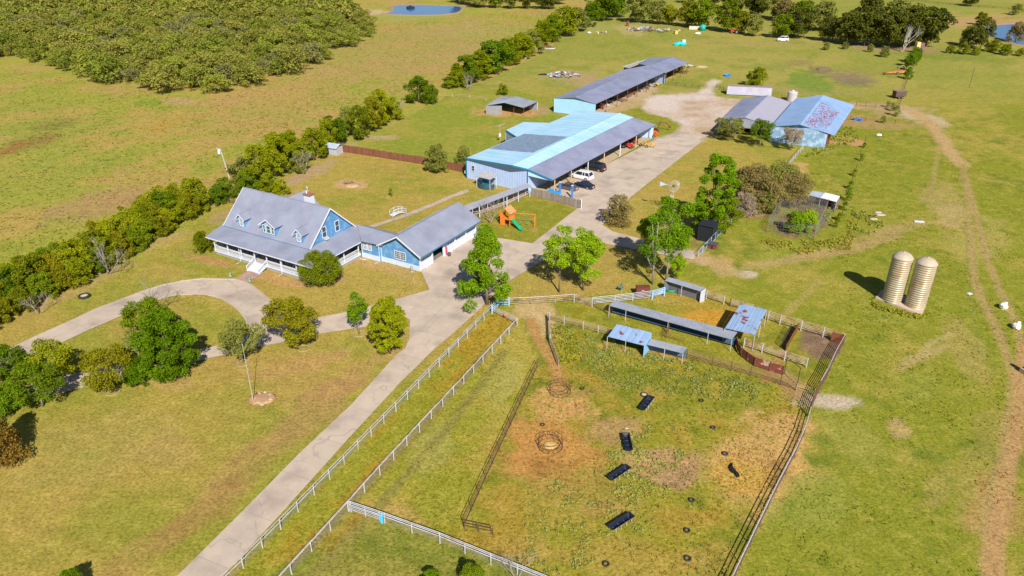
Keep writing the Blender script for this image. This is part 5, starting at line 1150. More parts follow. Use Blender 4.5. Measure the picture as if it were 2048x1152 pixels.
# back extension
e0, e1 = P(1012,260.5,WL-.1), P(1047,244.2,WL-.1); c1 = lerp(a0, a1, .7)
c0 = lerp(a0, a1, .40)
d_out = dn(e1)-dn(c1)
X0, X1 = e0, Vector((e0.x+(c1-c0).x, e0.y+(c1-c0).y, WL-.1)); X1 = e1
mb = MB(); mb.slab([e0+Vector((0,0,.02)), e1+Vector((0,0,.02)), c1+Vector((0,0,-.02)), c0+Vector((0,0,-.02))], .08); T.part('extension_roof', mb, M_WSROOF)
mb = MB(); mb.slab([dn(e0,0), dn(lerp(c0,c0,0),0), dn(c0,WL-.12), dn(e0,WL-.12)], .12, down=False); mb.slab([dn(e0,0), dn(e1,0), dn(e1,WL-.12), dn(e0,WL-.12)], .12, down=False); mb.slab([dn(e1,0), dn(c1,0), dn(c1,WL-.12), dn(e1,WL-.12)], .12, down=False); T.part('extension_wall', mb, M_WSWALL)
mb = MB(); mb.hexa([dn(e0,WL-.3)+nrv*.02, dn(c0,WL-.3)+nrv*.02, dn(c0,WL-.3)+nrv*.1, dn(e0,WL-.3)+nrv*.1], [dn(e0,WL)+nrv*.02, dn(c0,WL)+nrv*.02, dn(c0,WL)+nrv*.1, dn(e0,WL)+nrv*.1]); T.part('fascia', mb, M_TEAL)
# little lean-to hut with a dark mesh skirt at the end wall
hp = P(957, 376); t = Thing('garden_hut', 'small tin-roofed hut with curved dark mesh skirt against the workshop end wall', 'hut', hp)
hF = frame(P(957, 372), math.degrees(math.atan2(dirv.y, dirv.x)))
mb = MB(); mb.slab([hF(-.3,-.9,2.5), hF(4.0,-.9,2.5), hF(4.2,1.5,3.1), hF(.2,1.5,3.1)], .06); ribs_on(mb, hF(-.3,-.9,2.5), hF(4.0,-.9,2.5), hF(.2,1.5,3.1), hF(4.2,1.5,3.1), .5); t.part('roof', mb, mat('hut_tin', (.36,.36,.40), .6))
mb = MB(); n_ = 14
for k in range(n_):
    t0, t1 = math.pi*(1+k/n_), math.pi*(1+(k+1)/n_)
    f = lambda t_, z: hF(1.9+2.1*math.cos(t_), .5+1.7*math.sin(t_), z)
    mb.hexa([f(t0,0), f(t1,0), f(t1,0)*1+Vector((0,0,0))+(hF(1.9,.5,0)-f(t1,0)).normalized()*.05, f(t0,0)+(hF(1.9,.5,0)-f(t0,0)).normalized()*.05], [f(t0,1.15), f(t1,1.15), f(t1,1.15)+(hF(1.9,.5,1.15)-f(t1,1.15)).normalized()*.05, f(t0,1.15)+(hF(1.9,.5,1.15)-f(t0,1.15)).normalized()*.05])
t.part('mesh_skirt', mb, mat('dark_lattice', (.035,.085,.11), .8, .5, 4))
for u, v in ((.1,-.7),(3.7,-.7),(.2,1.3),(3.9,1.3)): mb = MB(); mb.tube([hF(u,v,0), hF(u,v,2.5)], .05, 6); t.part('post', mb, M_WHITE)
mb = MB(); mb.fbox(hF, .9, 2.4, .2, 1.2, .02, 2.2); t.part('blue_booth', mb, M_TEAL)

# ------------------------------------------------------------------ long open barn
T = Thing('long_barn', 'very long grey-roofed barn open along its yard side, pale blue closed end', 'barn', dn(P(1109,226)))
h1, h2, h3 = 4.2, 5.3, 3.9
p0, p1 = P(1109,196,h1), P(1249,139,h1); r0, r1 = P(1151,194.5,h2), P(1297,130,h2); s0, s1 = P(1191,208,h3), P(1331,144,h3)
plane_part(T, [p0, p1, r1, r0], M_GREYROOF, rib=1.8); plane_part(T, [s0, s1, r1, r0], M_GREYROOF, rib=1.8)
mb = MB(); mb.tube([r0, r1], .12, 6); T.part('ridge_cap', mb, M_GREYROOF)
G0, H0_, I0 = dn(inset(p0,p1,.1)), dn(inset(r0,r1,.1)), dn(inset(s0,s1,.1))
mb = MB(); mb.slab([G0, I0, dn(I0,h3-.1), onl(G0,I0,H0_,h2-.1), dn(G0,h1-.1)], .15, down=False); ew = T.part('end_wall', mb, mat('light_blue_wall', (.34,.60,.84), .55, .04, .6))
mb = MB(); dv = (I0-G0).normalized(); nv_ = Vector((dv.y,-dv.x,0)); wall_ribs(mb, G0, I0, 0, lambda t: (h1+(h2-h1)*t/.5 if t < .5 else h2+(h3-h2)*(t-.5)/.5)-.2, .6, .05, .05); T.part('siding_rib', mb, MATS['light_blue_wall'], ew)
mb = MB(); mb.slab([dn(p0), dn(p1), dn(p1,h1-.1), dn(p0,h1-.1)], .12, down=False); T.part('back_wall', mb, M_WSWALL)
for i in range(8):
    t_ = .005+.99*i/7; p = dn(lerp(s0, s1, t_))+(dn(r0)-dn(s0)).normalized()*.2; mb = MB(); mb.tube([p, dn(p,h3)], .1, 6); T.part('post', mb, M_RUST)
q_ = dn(s1); mb = MB(); mb.slab([q_, dn(lerp(s1,r1,.8)), dn(lerp(s1,r1,.8),h2-.4), dn(s1,h3-.1)], .1, down=False); T.part('far_end_wall', mb, mat('end_wall_blue', (.34,.50,.80), .6))
mb = MB(); mb.slab([dn(lerp(s0,r0,.1),.05), dn(lerp(s1,r1,.1),.05), dn(lerp(p1,r1,.1),.05), dn(lerp(p0,r0,.1),.05)], .03); T.part('floor', mb, MATS['sandy_floor'])
# its continuation with wider roof
T = Thing('hay_barn', 'grey open barn joined to the far end of the long barn, wide low roof', 'barn', dn(P(1331,165)))
a_, b_, c_, d_ = P(1331,146,3.9), P(1377,125.5,3.9), P(1347,113.5,5.3), P(1297,132,5.2); e_, f_ = P(1247,132,4), P(1300,115.5,4.2)
plane_part(T, [a_, b_, c_, d_], M_GREYROOF, rib=1.8); plane_part(T, [P(1276,127,4.1), f_, c_, d_], M_GREYROOF, rib=1.8)
mb = MB(); mb.slab([P(1247,134,3.8), P(1276,121.5,3.8), P(1287,124.5,4.1), P(1258,136,4.1)], .08); T.part('porch_roof', mb, mat('pale_lean_roof', (.40,.36,.32), .8))
mb = MB(); mb.slab([dn(P(1247,134,3.8)), dn(P(1276,121.5,3.8)), P(1276,122,3.7), P(1247,134.5,3.7)], .1, down=False); T.part('back_wall', mb, M_WSWALL)
mb = MB(); mb.slab([dn(e_), dn(f_), dn(f_,4.0), dn(e_,3.9)], .1, down=False); mb.slab([dn(f_), dn(c_), dn(c_,5.0), dn(f_,4.0)], .1, down=False); T.part('wall', mb, M_WSWALL)
for t_ in (.03,.35,.67,.97): p = dn(lerp(a_, b_, t_)); mb = MB(); mb.tube([p, dn(p,3.8)], .1, 6); T.part('post', mb, M_RUST)
# small open cattle shed
T = Thing('cattle_shed', 'small open cattle shed with low gabled tin roof standing alone in the green paddock', 'shed', dn(P(973,226)))
sF = frame(P(973,225), -22)
W_s, D_s = 10.4, 7.2
c00, c10, c11, c01 = P(972,211,2.5), P(1047.5,215.5,2.5), P(1075,203.5,2.5), P(1000,193,2.5)
rm0, rm1 = P(1001,208.5,2.9), P(1033,193,3.4)
rm0 = P(1008,205,3.2)
mb = MB(); mb.slab([c00, rm0, rm1, c01], .06); ribs_on(mb, c00, c01, rm0, rm1, .7); T.part('roof', mb, M_TIN); mb = MB(); mb.slab([c10, rm0, rm1, c11], .06); ribs_on(mb, c10, c11, rm0, rm1, .7); T.part('roof', mb, M_TIN)
mb = MB(); mb.slab([dn(c00), dn(lerp(c00,c10,.42)), dn(lerp(c00,c10,.42),2.7), dn(c00,2.4)], .08, down=False); T.part('front_wall', mb, mat('dull_tin_wall', (.26,.27,.31), .7, .12, 1))
mb = MB(); mb.slab([dn(c00), dn(c01), dn(c01,2.4), dn(c00,2.4)], .08, down=False); mb.slab([dn(c01), dn(c11), dn(c11,2.4), onl(c01,c11,rm1,3.2), dn(c01,2.4)], .08, down=False); T.part('wall', mb, M_TIN)
for p in (lerp(c00,c10,.74), c10, lerp(c10,c11,.5), c11): mb = MB(); mb.tube([dn(p), dn(p,2.5)], .07, 6); T.part('post', mb, M_WHITE if p == c11 else M_RUST)
# ------------------------------------------------------------------ the two barns on the right of the yard
T = Thing('grey_barn', 'grey metal barn with two-tone roof joined to the left of the blue barn', 'barn', dn(P(1440,262)))
k1, k2 = 3.6, 5.0
a_, b_ = P(1439,243,k1), P(1487,195,k1); r0, r1 = P(1490,235,k2), P(1537,190.5,k2); c_, d_ = P(1541,251,k1), P(1582,204.5,k1)
plane_part(T, [a_, b_, r1, r0], M_GREYROOF, rib=1.); plane_part(T, [c_, d_, r1, r0], mat('pale_grey_roof', (.33,.33,.43), .55, .05, .5), rib=1.)
mb = MB(); mb.slab([dn(a_,2.4), dn(c_,2.4), dn(c_,k1-.1), onl(a_,c_,r0,k2-.1), dn(a_,k1-.1)], .1, down=False); g = T.part('gable_wall', mb, M_TIN); mb = MB(); wall_ribs(mb, dn(a_), dn(c_), 2.4, lambda t: (k1+(k2-k1)*t/.5 if t < .5 else k2+(k1-k2)*(t-.5)/.5)-.2, .5, .04); T.part('siding_rib', mb, M_TIN, g)
for s_, e_ in ((a_,b_),(c_,d_)): mb = MB(); mb.slab([dn(s_), dn(e_), dn(e_,k1-.1), dn(s_,k1-.1)], .1, down=False); T.part('wall', mb, M_TIN)
mb = MB(); mb.slab([dn(b_), dn(d_), dn(d_,k1-.1), onl(b_,d_,r1,k2-.1), dn(b_,k1-.1)], .1, down=False); T.part('wall', mb, M_TIN)
for t_ in (.02,.34,.66,.98): p = dn(lerp(a_, c_, t_)); mb = MB(); mb.tube([p, dn(p,2.5)], .09, 6); T.part('post', mb, M_RUST)
T = Thing('blue_barn', 'blue metal barn with rows of red rust specks on its right roof slope', 'barn', dn(P(1540,278)))
k1, k2, k3 = 4.0, 5.6, 3.0
a_, b_ = P(1542,253,k1), P(1592,196.5,k1); r0, r1 = P(1600,249,k2), P(1646.5,190.5,k2); m0, m1 = P(1655,268,3.7), P(1697,206,3.7); c_, d_ = P(1669.5,270.5,k3), P(1709.5,210,k3)
plane_part(T, [a_, b_, r1, r0], M_BTIN, rib=.9)
SL = plane_part(T, [c_, d_, r1, r0], M_BTIN, rib=.9)
# red specks where the screws have rusted, in curved rows as on the sheets
rr = random.Random(4); mb = MB(); nrm_ = (d_-c_).cross(r0-c_).normalized(); nrm_ = nrm_ if nrm_.z > 0 else -nrm_
ux, vx = (r1-r0), (c_-r0); 
for i in range(22):
    for j in range(19):
        u_, v_ = .05+.72*i/22 + .012*math.sin(j*1.1), .10+.64*j/19
        if u_ > .62 and v_ > .42: continue
        if rr.random() < .22 + (.5 if u_ > .68 and v_ > .3 else 0) + (.4 if v_ > .62 and u_ < .1 else 0): continue
        p = lerp(lerp(r0, r1, u_), lerp(c_, d_, u_), v_+rr.uniform(-.01,.01)) + nrm_*.09
        e1, e2 = ux.normalized()*rr.uniform(.3,.62), (c_-r0).normalized()*rr.uniform(.26,.5)
        if abs(u_-.9*(v_-.1)-.05) < .05 : e1 *= 1.4; e2 *= 1.4
        mb.poly([p-e1*.5, p-e2*.3, p+e1*.5, p+e2*.6])
T.part('rust_specks', mb, mat('red_rust', (.40,.03,.06), .8, .2, 2), SL, stuff=True)
mb = MB(); mb.slab([dn(a_), dn(m0), dn(m0,3.5), onl(a_,m0,r0,k2-.1), dn(a_,k1-.1)], .1, down=False)
M_BBW = mat('streaky_blue_wall', (.22,.36,.56), .6, .2, .9, var2=((.38,.54,.76), .7, .5, .62)); g = T.part('end_wall', mb, M_BBW)
mb = MB(); wall_ribs(mb, dn(a_), dn(m0), 0, lambda t: (k1+(k2-k1)*t/.5 if t < .5 else k2+(3.7-k2)*(t-.5)/.5)-.2, .5, .04); T.part('siding_rib', mb, M_BBW, g)
mb = MB(); mb.slab([dn(a_), dn(b_), dn(b_,k1-.1), dn(a_,k1-.1)], .1, down=False); mb.slab([dn(b_), dn(m1), dn(m1,3.5), onl(b_,m1,r1,k2-.1), dn(b_,k1-.1)], .1, down=False); T.part('wall', mb, M_BBW)
mb = MB(); mb.slab([dn(m0), dn(lerp(m0,m1,.2)), dn(lerp(m0,m1,.2),3.4), dn(m0,3.4)], .1, down=False); T.part('side_wall', mb, M_RUST)
for t_ in (.25,.5,.75,.99): p = dn(lerp(m0, m1, t_)); mb = MB(); mb.tube([p, dn(p,3.4)], .09, 6); T.part('post', mb, M_RUST)
# container and tank
T = Thing('shipping_container', 'long pale grey corrugated container with rusty top edge behind the grey barn', 'container', dn(P(1453,189)))
a_, b_ = dn(P(1453,189.5)), dn(P(1542,193.5)); d = (b_-a_).normalized(); n_ = Vector((-d.y, d.x, 0)); ln = (b_-a_).length
cF = lambda u, v, z=0: a_ + d*u + n_*v + Vector((0,0,z))
mb = MB(); mb.fbox(cF, 0, ln, 0, 2.4, .15, 2.75); bo = T.part('body', mb, mat('container_grey', (.46,.46,.62), .5, .12, .5)); mb = MB()
for k in range(int(ln/.5)): mb.fbox(cF, .1+k*.5, .33+k*.5, -.05, -.002, .2, 2.65)
T.part('corrugation', mb, MATS['container_grey'], bo, stuff=True); mb = MB(); mb.fbox(cF, -.03, ln+.03, -.03, 2.43, 2.753, 2.82); T.part('top_rail', mb, mat('faded_rust_roof', (.30,.22,.25), .7, .2, 1))
T = Thing('water_tank', 'round pale grey water tank between the container and the blue barn', 'tank', dn(P(1583,203))); p = dn(P(1583,201))
mb = MB(); mb.lathe(p, [(1.5,0),(1.5,2.6),(1.35,2.8),(.4,3.05)], 24); T.part('shell', mb, mat('tank_grey', (.45,.43,.47), .6), smooth=False); mb = MB(); mb.lathe(p+Vector((0,0,3.05)), [(.4,0),(.4,.15),(.05,.2)], 12); T.part('lid', mb, M_WHITE)
# small grey shed hidden by the hedge
T = Thing('garden_shed', 'small grey shed half hidden by trees at the end of the brown fence', 'shed', dn(P(655,310))); sF = frame(P(650,308), -25)
mb = MB(); mb.fbox(sF, 0, 3.6, 0, 2.6, 0, 1.9); T.part('wall', mb, mat('shed_grey', (.40,.40,.46), .7)); mb = MB(); mb.slab([sF(-.2,-.3,1.8), sF(3.8,-.3,1.8), sF(3.8,1.5,2.6), sF(-.2,1.5,2.6)], .06); mb.slab([sF(-.2,1.5,2.6), sF(3.8,1.5,2.6), sF(3.8,2.9,1.8), sF(-.2,2.9,1.8)], .06); T.part('roof', mb, mat('shed_roof', (.36,.44,.58), .6))
mb = MB(); mb.fbox(sF, .5, 1.3, -.06, -.01, 0, 1.7); T.part('door', mb, M_DARK)
# ------------------------------------------------------------------ board fences
def board_fence(name, label, pix, h, m, step=.16, capm=None, group=None, posts=None, zoff=0):
    W = [dn(P(*q)) for q in pix]; T = Thing(name, label, 'fence', W[0], group); r_ = random.Random(len(pix)*7+int(W[0].x)); n = 0
    tot = sum((b_-a_).length for a_, b_ in zip(W[:-1], W[1:])); pro = []
    for k in range(4):
        hh = h*(1-.03*k); mb = MB(); mb.box((0,0,hh/2+.03), (step*.9,.025,hh)); pro.append(mb.mesh('board', m))
    big = MB() if tot/step > 290 else None
    for a_, b_ in zip(W[:-1], W[1:]):
        d = b_-a_; ln = d.length; d.normalize(); ang = math.atan2(d.y, d.x)
        for i in range(int(ln/step)):
            p = a_+d*(i+.5)*step + Vector((0,0,r_.uniform(-.03,.03)))+Vector((-d.y,d.x,0))*r_.uniform(-.012,.012); T.share('board', pro[r_.randrange(4)], p, rot=(0,0,ang+r_.uniform(-.03,.03)))
        nn = Vector((-d.y, d.x, 0))*.06
        mb = MB()
        for z in (.4, h*.5, h-.3): mb.hexa([a_+nn+Vector((0,0,z)), b_+nn+Vector((0,0,z)), b_+nn*1.8+Vector((0,0,z)), a_+nn*1.8+Vector((0,0,z))], [a_+nn+Vector((0,0,z+.09)), b_+nn+Vector((0,0,z+.09)), b_+nn*1.8+Vector((0,0,z+.09)), a_+nn*1.8+Vector((0,0,z+.09))])
        T.part('rail', mb, m)
        for i in range(int(ln/2.4)+1):
            p = a_+d*min(i*2.4, ln)+nn*2.6; mb = MB(); mb.box((p.x,p.y,h/2), (.1,.1,h), ang); T.part('post', mb, m)
    return T
GREYF = board_fence('board_fence', 'weathered grey upright board fence between the play lawn and the parking apron', [(1062,391),(1110,403),(1162,417)], 1.8, mat('grey_board', (.26,.22,.20), .9, .2, 2, objvar=.22))
board_fence('board_fence', 'reddish brown upright board fence along the back lawn', [(683,303),(735,311),(790,320),(850,329),(935,346)], 1.85, mat('brown_board', (.19,.075,.045), .9, .15, 2, objvar=.18), .19)

# ------------------------------------------------------------------ pipe fences
M_PWH = mat('white_pipe', (.46,.48,.56), .5, .12, 2, var2=((.40,.31,.25), 1.5, .5, .7)); M_PBL = mat('blue_pipe', (.30,.52,.80), .5, .1, 2); M_PBR = mat('brown_pipe', (.13,.06,.045), .8, .2, 3); M_PTAN = mat('tan_pipe', (.46,.36,.26), .7, .15, 2, var2=((.22,.11,.07), 1.2, .48, .66)); M_WIRE = mat('fence_wire', (.40,.40,.38), .6)
M_PDK = mat('dark_pipe', (.05,.035,.03), .8)
def pipe_fence(name, label, pix, h, rails, gap, m, mr=None, r=.045, pr=.06, mesh=None, group=None, world=None, topm=None, cat='fence'):
    W = world or [dn(P(*q)) for q in pix]; T = Thing(name, label, cat, W[0], group)
    mb = MB(); mb.tube([(0,0,-.05),(0,0,h)], pr, 7); pm_ = mb.mesh('post', m); pos = []
    for a_, b_ in zip(W[:-1], W[1:]):
        d = b_-a_; n = max(1, round(d.length/gap)); pos += [a_+d*i/n for i in range(n)]
    pos.append(W[-1])
    for p in pos: T.share('post', pm_, p, rot=(0, 0, rnd.uniform(0, 1)))
    for i, z in enumerate(rails):
        mb = MB(); mb.tube([p+Vector((0,0,z)) for p in W], r, 6); T.part('rail', mb, (topm if topm and i == 0 else (mr or m)))
    if mesh:
        mb = MB(); zt = mesh[0]; st = mesh[1]; w_ = .007
        for a_, b_ in zip(W[:-1], W[1:]):
            d = (b_-a_); ln = d.length; d.normalize(); n_ = Vector((-d.y, d.x, 0))*.03; k = int(ln/st)
            for i in range(k+1):
                p = a_+d*min(i*st, ln)+n_; mb.poly([p-d*w_+Vector((0,0,.02)), p+d*w_+Vector((0,0,.02)), p+d*w_+Vector((0,0,zt)), p-d*w_+Vector((0,0,zt))])
            for j in range(1, int(zt/st)+1):
                z = Vector((0,0,j*st)); mb.poly([a_+n_+z, b_+n_+z, b_+n_+z+Vector((0,0,w_*2)), a_+n_+z+Vector((0,0,w_*2))])
        T.part('wire_mesh', mb, M_WIRE, stuff=True)
    return T
pipe_fence('pipe_fence', 'long white two-rail pipe fence with wire mesh running beside the concrete drive', [(380,1240),(487,1136),(792,823),(898,713),(984,624)], 1.35, (1.36,.98), 2.75, M_PWH, mesh=(.95,.15))
pipe_fence('pipe_fence', 'inner white pipe fence with rusty top rail along the far side of the grass alley', [(460,1290),(540,1196),(697,1022),(760,950),(1034,652)], 1.35, (1.36,1.2), 2.75, M_PWH, topm=M_PTAN, mesh=(1.1,.15))
BOTF = pipe_fence('pipe_fence', 'white pipe and mesh fence running off the bottom edge from the alley corner', [(700,1022),(770,1046),(880,1086),(1090,1172),(1250,1240)], 1.35, (1.36,1.16,.9), 2.9, M_PWH, mesh=(.85,.15))
pipe_fence('cattle_gate', 'five-bar white gate at the alley corner with a blue barrel post', [(703,1024),(760,1043)], 1.3, (1.2,.98,.76,.54,.32), 1.6, M_PWH, r=.03, pr=.04, cat='gate')
p = dn(P(764,1046)); mb = MB(); mb.lathe(p, [(.16,0),(.16,1.1),(.1,1.15)], 12); BOTF.part('blue_post', mb, mat('bright_blue', (.08,.45,.85), .5))
pipe_fence('pen_fence', 'long brown pipe panel fence slanting down the middle of the pen', [(1076,734),(1050,790),(1012,872),(972,958),(928,1056)], 1.45, (1.4,1.0,.3), 2.3, M_PBR, r=.035, pr=.04)
pipe_fence('pen_fence', 'short brown pipe panel at the bottom end of the slanting fence', [(929,1058),(986,1070)], 1.2, (1.15,.8,.45), 1.5, M_PBR, r=.035, pr=.04)
# corner gates at the top of the alley
pipe_fence('cattle_gate', 'white multi-bar gate with a round red sign at the top of the grass alley', [(985,626),(1034,650)], 1.35, (1.3,1.15,1.0,.85,.7,.55,.4), 4.2, M_PWH, r=.025, pr=.07, cat='gate')
p = P(1011,640); q = frame(p, -30); t = Thing('red_sign', 'round red sign fixed to the white gate', 'sign', p); mb = MB(); mb.tube([q(0,-.1,1.0), q(0,-.07,1.0)], .27, 16); t.part('disc', mb, mat('sign_red', (.75,.10,.12), .5)); mb = MB(); mb.tube([q(0,-.115,1.0), q(0,-.103,1.0)], .2, 16); t.part('face', mb, mat('sign_pink', (.80,.25,.25), .5))
pipe_fence('corner_brace', 'pale blue pipe corner brace where the drive fence meets the pens', [(984,627),(995,612),(1018,611)], 1.45, (1.4,1.0,.6,.25), 1.8, M_PBL, r=.055, pr=.11)
pipe_fence('pipe_fence', 'white pipe rail with brown wire panels across the gap above the pens', [(1018,611),(1062,609),(1110,606),(1132,604),(1148,603)], 1.3, (1.28,.95,.65,.35), 3.3, M_PTAN, topm=M_PWH, r=.04)
pipe_fence('cattle_gate', 'tan slatted gate leaf between the white pipe fence and the dark gate', [(1148,604),(1184,613)], 1.45, (1.4,1.2,1.0,.8,.6,.4,.2), 3.4, M_PWH, mr=M_PTAN, r=.045, pr=.075, cat='gate')
pipe_fence('pipe_fence', 'white five-rail pipe fence below the lime-green trees', [(1184,611),(1230,606),(1265,602),(1304,597),(1328,590)], 1.4, (1.38,1.12,.86,.6,.34), 3.2, M_PWH, r=.045)
pipe_fence('pipe_fence', 'short bright blue end section of the fence beside the rusty firebox', [(1304,598),(1328,592)], 1.5, (1.48,1.2,.92,.64), 2.6, M_PBL, r=.06, pr=.12)
pipe_fence('cattle_gate', 'dark brown gate swung towards the long feed shelter', [(1184,613),(1220,632)], 1.2, (1.15,.9,.65,.4), 3, M_PBR, r=.03, pr=.04, cat='gate')
pipe_fence('pen_fence', 'white and brown five-rail panels left of the small blue shelter', [(1099,641),(1128,649),(1166,659),(1196,667),(1224,675)], 1.4, (1.35,1.12,.89,.66,.43), 2.7, M_PWH, mr=M_PTAN, r=.028, pr=.055)
pipe_fence('cattle_gate', 'narrow white gate leaf standing open towards the footpath', [(1098,642),(1100,688)], 1.5, (1.45,1.2,.95,.7,.45), 4.6, M_PWH, r=.04, pr=.1, cat='gate')
pipe_fence('pen_fence', 'angled wire gate panel at the end of the white gate leaf', [(1100,688),(1117,733)], 1.2, (1.15,.92,.7,.47,.25), 2.6, M_PTAN, r=.03, pr=.04)
pipe_fence('pen_fence', 'tan seven-rail panels right of the grey loafing shed', [(1412,597),(1447,609)], 1.5, (1.45,1.24,1.03,.82,.61,.4), 3, M_PWH, mr=M_PTAN, r=.045, pr=.075)
pipe_fence('pen_fence', 'tan rail panel between the loafing shed fence and the rusty blue roof', [(1460,613),(1508,628)], 1.5, (1.45,1.24,1.03,.82,.61,.4), 4.5, M_PBR, mr=M_PTAN, r=.045, pr=.07)
pipe_fence('pipe_fence', 'tan seven-rail fence along the back of the right-hand pen', [(1535,641),(1559,649),(1601,661),(1645,674),(1683,687)], 1.65, (1.62,1.38,1.14,.9,.66,.42), 3.4, M_PWH, mr=M_PTAN, r=.045, pr=.08)
pipe_fence('pipe_fence', 'tall dark pipe fence with pale top down the right side of the small pen', [(1686,690),(1668,722),(1652,758),(1636,786)], 1.8, (1.85,1.6,1.35,1.1,.85,.6,.35), 2.6, M_PDK, mr=M_PBR, r=.04, pr=.06, topm=M_PWH)
pipe_fence('pipe_fence', 'brown pipe fence between the tall dark fence and the long white one', [(1636,786),(1626,808),(1618,832)], 1.8, (1.75,1.5,1.25,1.0,.75,.5,.25), 1.7, M_PBR, r=.04, pr=.06)
pipe_fence('pipe_fence', 'long curving white-topped fence with dark stays down the right side of the pen', [(1618,834),(1607,872),(1588,916),(1552,984),(1500,1092),(1462,1172),(1420,1260)], 1.45, (1.48,1.0,.5), 3.1, M_PDK, mr=M_PBR, topm=M_PWH, r=.05, pr=.05, mesh=(1.2,.15))
pipe_fence('pipe_fence', 'brown six-rail pipe fence crossing the pen right of the small shelters', [(1373,717),(1424,731),(1500,752),(1560,770),(1591,781)], 1.5, (1.45,1.22,.99,.76,.53,.3), 3., M_PBR, mr=mat('brown_tan_pipe', (.24,.13,.09), .8, .2, 2), r=.035, pr=.05)
pipe_fence('pipe_fence', 'brown wire fence linking the six-rail fence to the corner', [(1592,781),(1628,792)], 1.1, (1.05,.7,.35), 2., M_PTAN, r=.02, pr=.04)
pipe_fence('pen_fence', 'tan rail alley fence below the rusty blue roof', [(1487,694),(1523,705),(1568,721),(1612,735)], 1.5, (1.45,1.24,1.03,.82,.61,.4), 3.2, M_PWH, mr=M_PTAN, r=.045, pr=.08)
pipe_fence('pen_fence', 'brown handling gate with cross bars in front of the long feed shelter', [(1332,676),(1340,658)], 1.4, (1.3,.9,.5), 1.5, M_PBR, r=.035, pr=.05); pipe_fence('pen_fence', 'low brown wire panel by the long feed shelter', [(1324,674),(1367,687)], .9, (.85,.6,.35), 2.2, M_PBR, r=.02, pr=.03)
pipe_fence('pen_fence', 'dark panel leaning beside the red rail in the right-hand pen', [(1580,662),(1562,696)], 1.3, (1.25,1.05,.85,.65,.45,.25), 1.8, M_PDK, r=.025, pr=.04)
# rusty sheet barriers
def sheet(label, pix, h, m, th=.06, z0=.1):
    W = [dn(P(*q)) for q in pix]; T = Thing('steel_barrier', label, 'barrier', W[0])
    for a_, b_ in zip(W[:-1], W[1:]):
        d = (b_-a_).normalized(); n_ = Vector((-d.y,d.x,0))*th; g = d*.015
        mb = MB(); mb.hexa([a_+g+Vector((0,0,z0)), b_-g+Vector((0,0,z0)), b_-g+n_+Vector((0,0,z0)), a_+g+n_+Vector((0,0,z0))], [a_+g+Vector((0,0,h)), b_-g+Vector((0,0,h)), b_-g+n_+Vector((0,0,h)), a_+g+n_+Vector((0,0,h))]); T.part('steel_sheet', mb, m)
    for p in W: mb = MB(); mb.tube([p, dn(p,h+.1)], .06, 6); T.part('post', mb, M_PBR)
M_RS = mat('rusted_sheet', (.19,.05,.035), .85, .2, 1.5, var2=((.52,.40,.32), .9, .56, .62))
sheet('long red-brown rusted steel sheet barrier with pale scuffs', [(1509,732),(1538,742),(1565,750)], 1.35, M_RS); sheet('curved dark rusted sheet barrier leading from the rusty blue roof', [(1471,690),(1474,702),(1482,713),(1494,722),(1508,732)], 1.3, M_RS); sheet('thin rusty red rail wall dividing the right-hand pen', [(1595,660),(1582,682),(1571,702)], 1.1, M_RUST)
p = dn(P(1686,690)); mb = MB(); mb.box((p.x-.7, p.y+.6, .75), (1.6,.12,1.5), math.radians(-31)); solo('rusty_barrier', 'small rusty steel plate in the far right corner of the pen', 'plate', mb, M_RUST, p)
p = dn(P(1568,748)); t = Thing('gate_hoop', 'tall dark steel hoop over the end of the rusted sheet barrier', 'frame', p); mb = MB(); mb.tube([p, dn(p,2.6)], .05, 6); t.part('upright', mb, M_PDK); q = dn(P(1594,770)); mb = MB(); mb.tube([q, dn(q,2.6)], .05, 6); t.part('upright', mb, M_PDK); mb = MB(); mb.tube([dn(p,2.6), dn(q,2.6)], .04, 6); t.part('cross_bar', mb, M_PDK)

# ------------------------------------------------------------------ shelters in the pens
def shelter(name, label, c, zs, m, wall_m=None, walls=(), posts=(), sheets=0, side=None, rib=.6, back=False):
    """c: four roof corners (front-left, front-right, back-right, back-left) with heights zs"""
    R = [P(x, y, z) for (x, y), z in zip(c, zs)]; T = Thing(name, label, 'shelter', dn(R[0]))
    if sheets:
        for i in range(sheets):
            a_, b_ = lerp(R[0], R[1], i/sheets), lerp(R[0], R[1], (i+1)/sheets); d_, e_ = lerp(R[3], R[2], i/sheets), lerp(R[3], R[2], (i+1)/sheets)
            mb = MB(); g = (b_-a_).normalized()*.015; lift = Vector((0,0,.012*(i % 2))); mb.slab([a_+g+lift, b_-g+lift, e_-g+lift, d_+g+lift], .03); ribs_on(mb, a_, b_, d_, e_, .45, .04, .05); T.part('roof_sheet', mb, m)
    else:
        mb = MB(); mb.slab([R[0], R[1], R[2], R[3]], .05); ribs_on(mb, R[0], R[1], R[3], R[2], rib, .025, .03); T.part('roof', mb, m)
    if back: a_, b_ = R[2], R[3]; mb = MB(); mb.slab([dn(a_), dn(b_), dn(b_,b_.z-.05), dn(a_,a_.z-.05)], .06, down=False); T.part('back_wall', mb, M_SHADEWALL)
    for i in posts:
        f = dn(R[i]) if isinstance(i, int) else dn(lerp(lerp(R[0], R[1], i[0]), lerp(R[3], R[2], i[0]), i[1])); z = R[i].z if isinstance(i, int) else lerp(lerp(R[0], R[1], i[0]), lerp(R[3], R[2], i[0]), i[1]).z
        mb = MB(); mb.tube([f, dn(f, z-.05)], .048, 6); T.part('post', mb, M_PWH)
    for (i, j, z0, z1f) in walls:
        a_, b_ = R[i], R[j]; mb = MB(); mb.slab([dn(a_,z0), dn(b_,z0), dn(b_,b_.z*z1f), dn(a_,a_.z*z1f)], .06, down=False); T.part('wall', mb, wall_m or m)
    return T, R
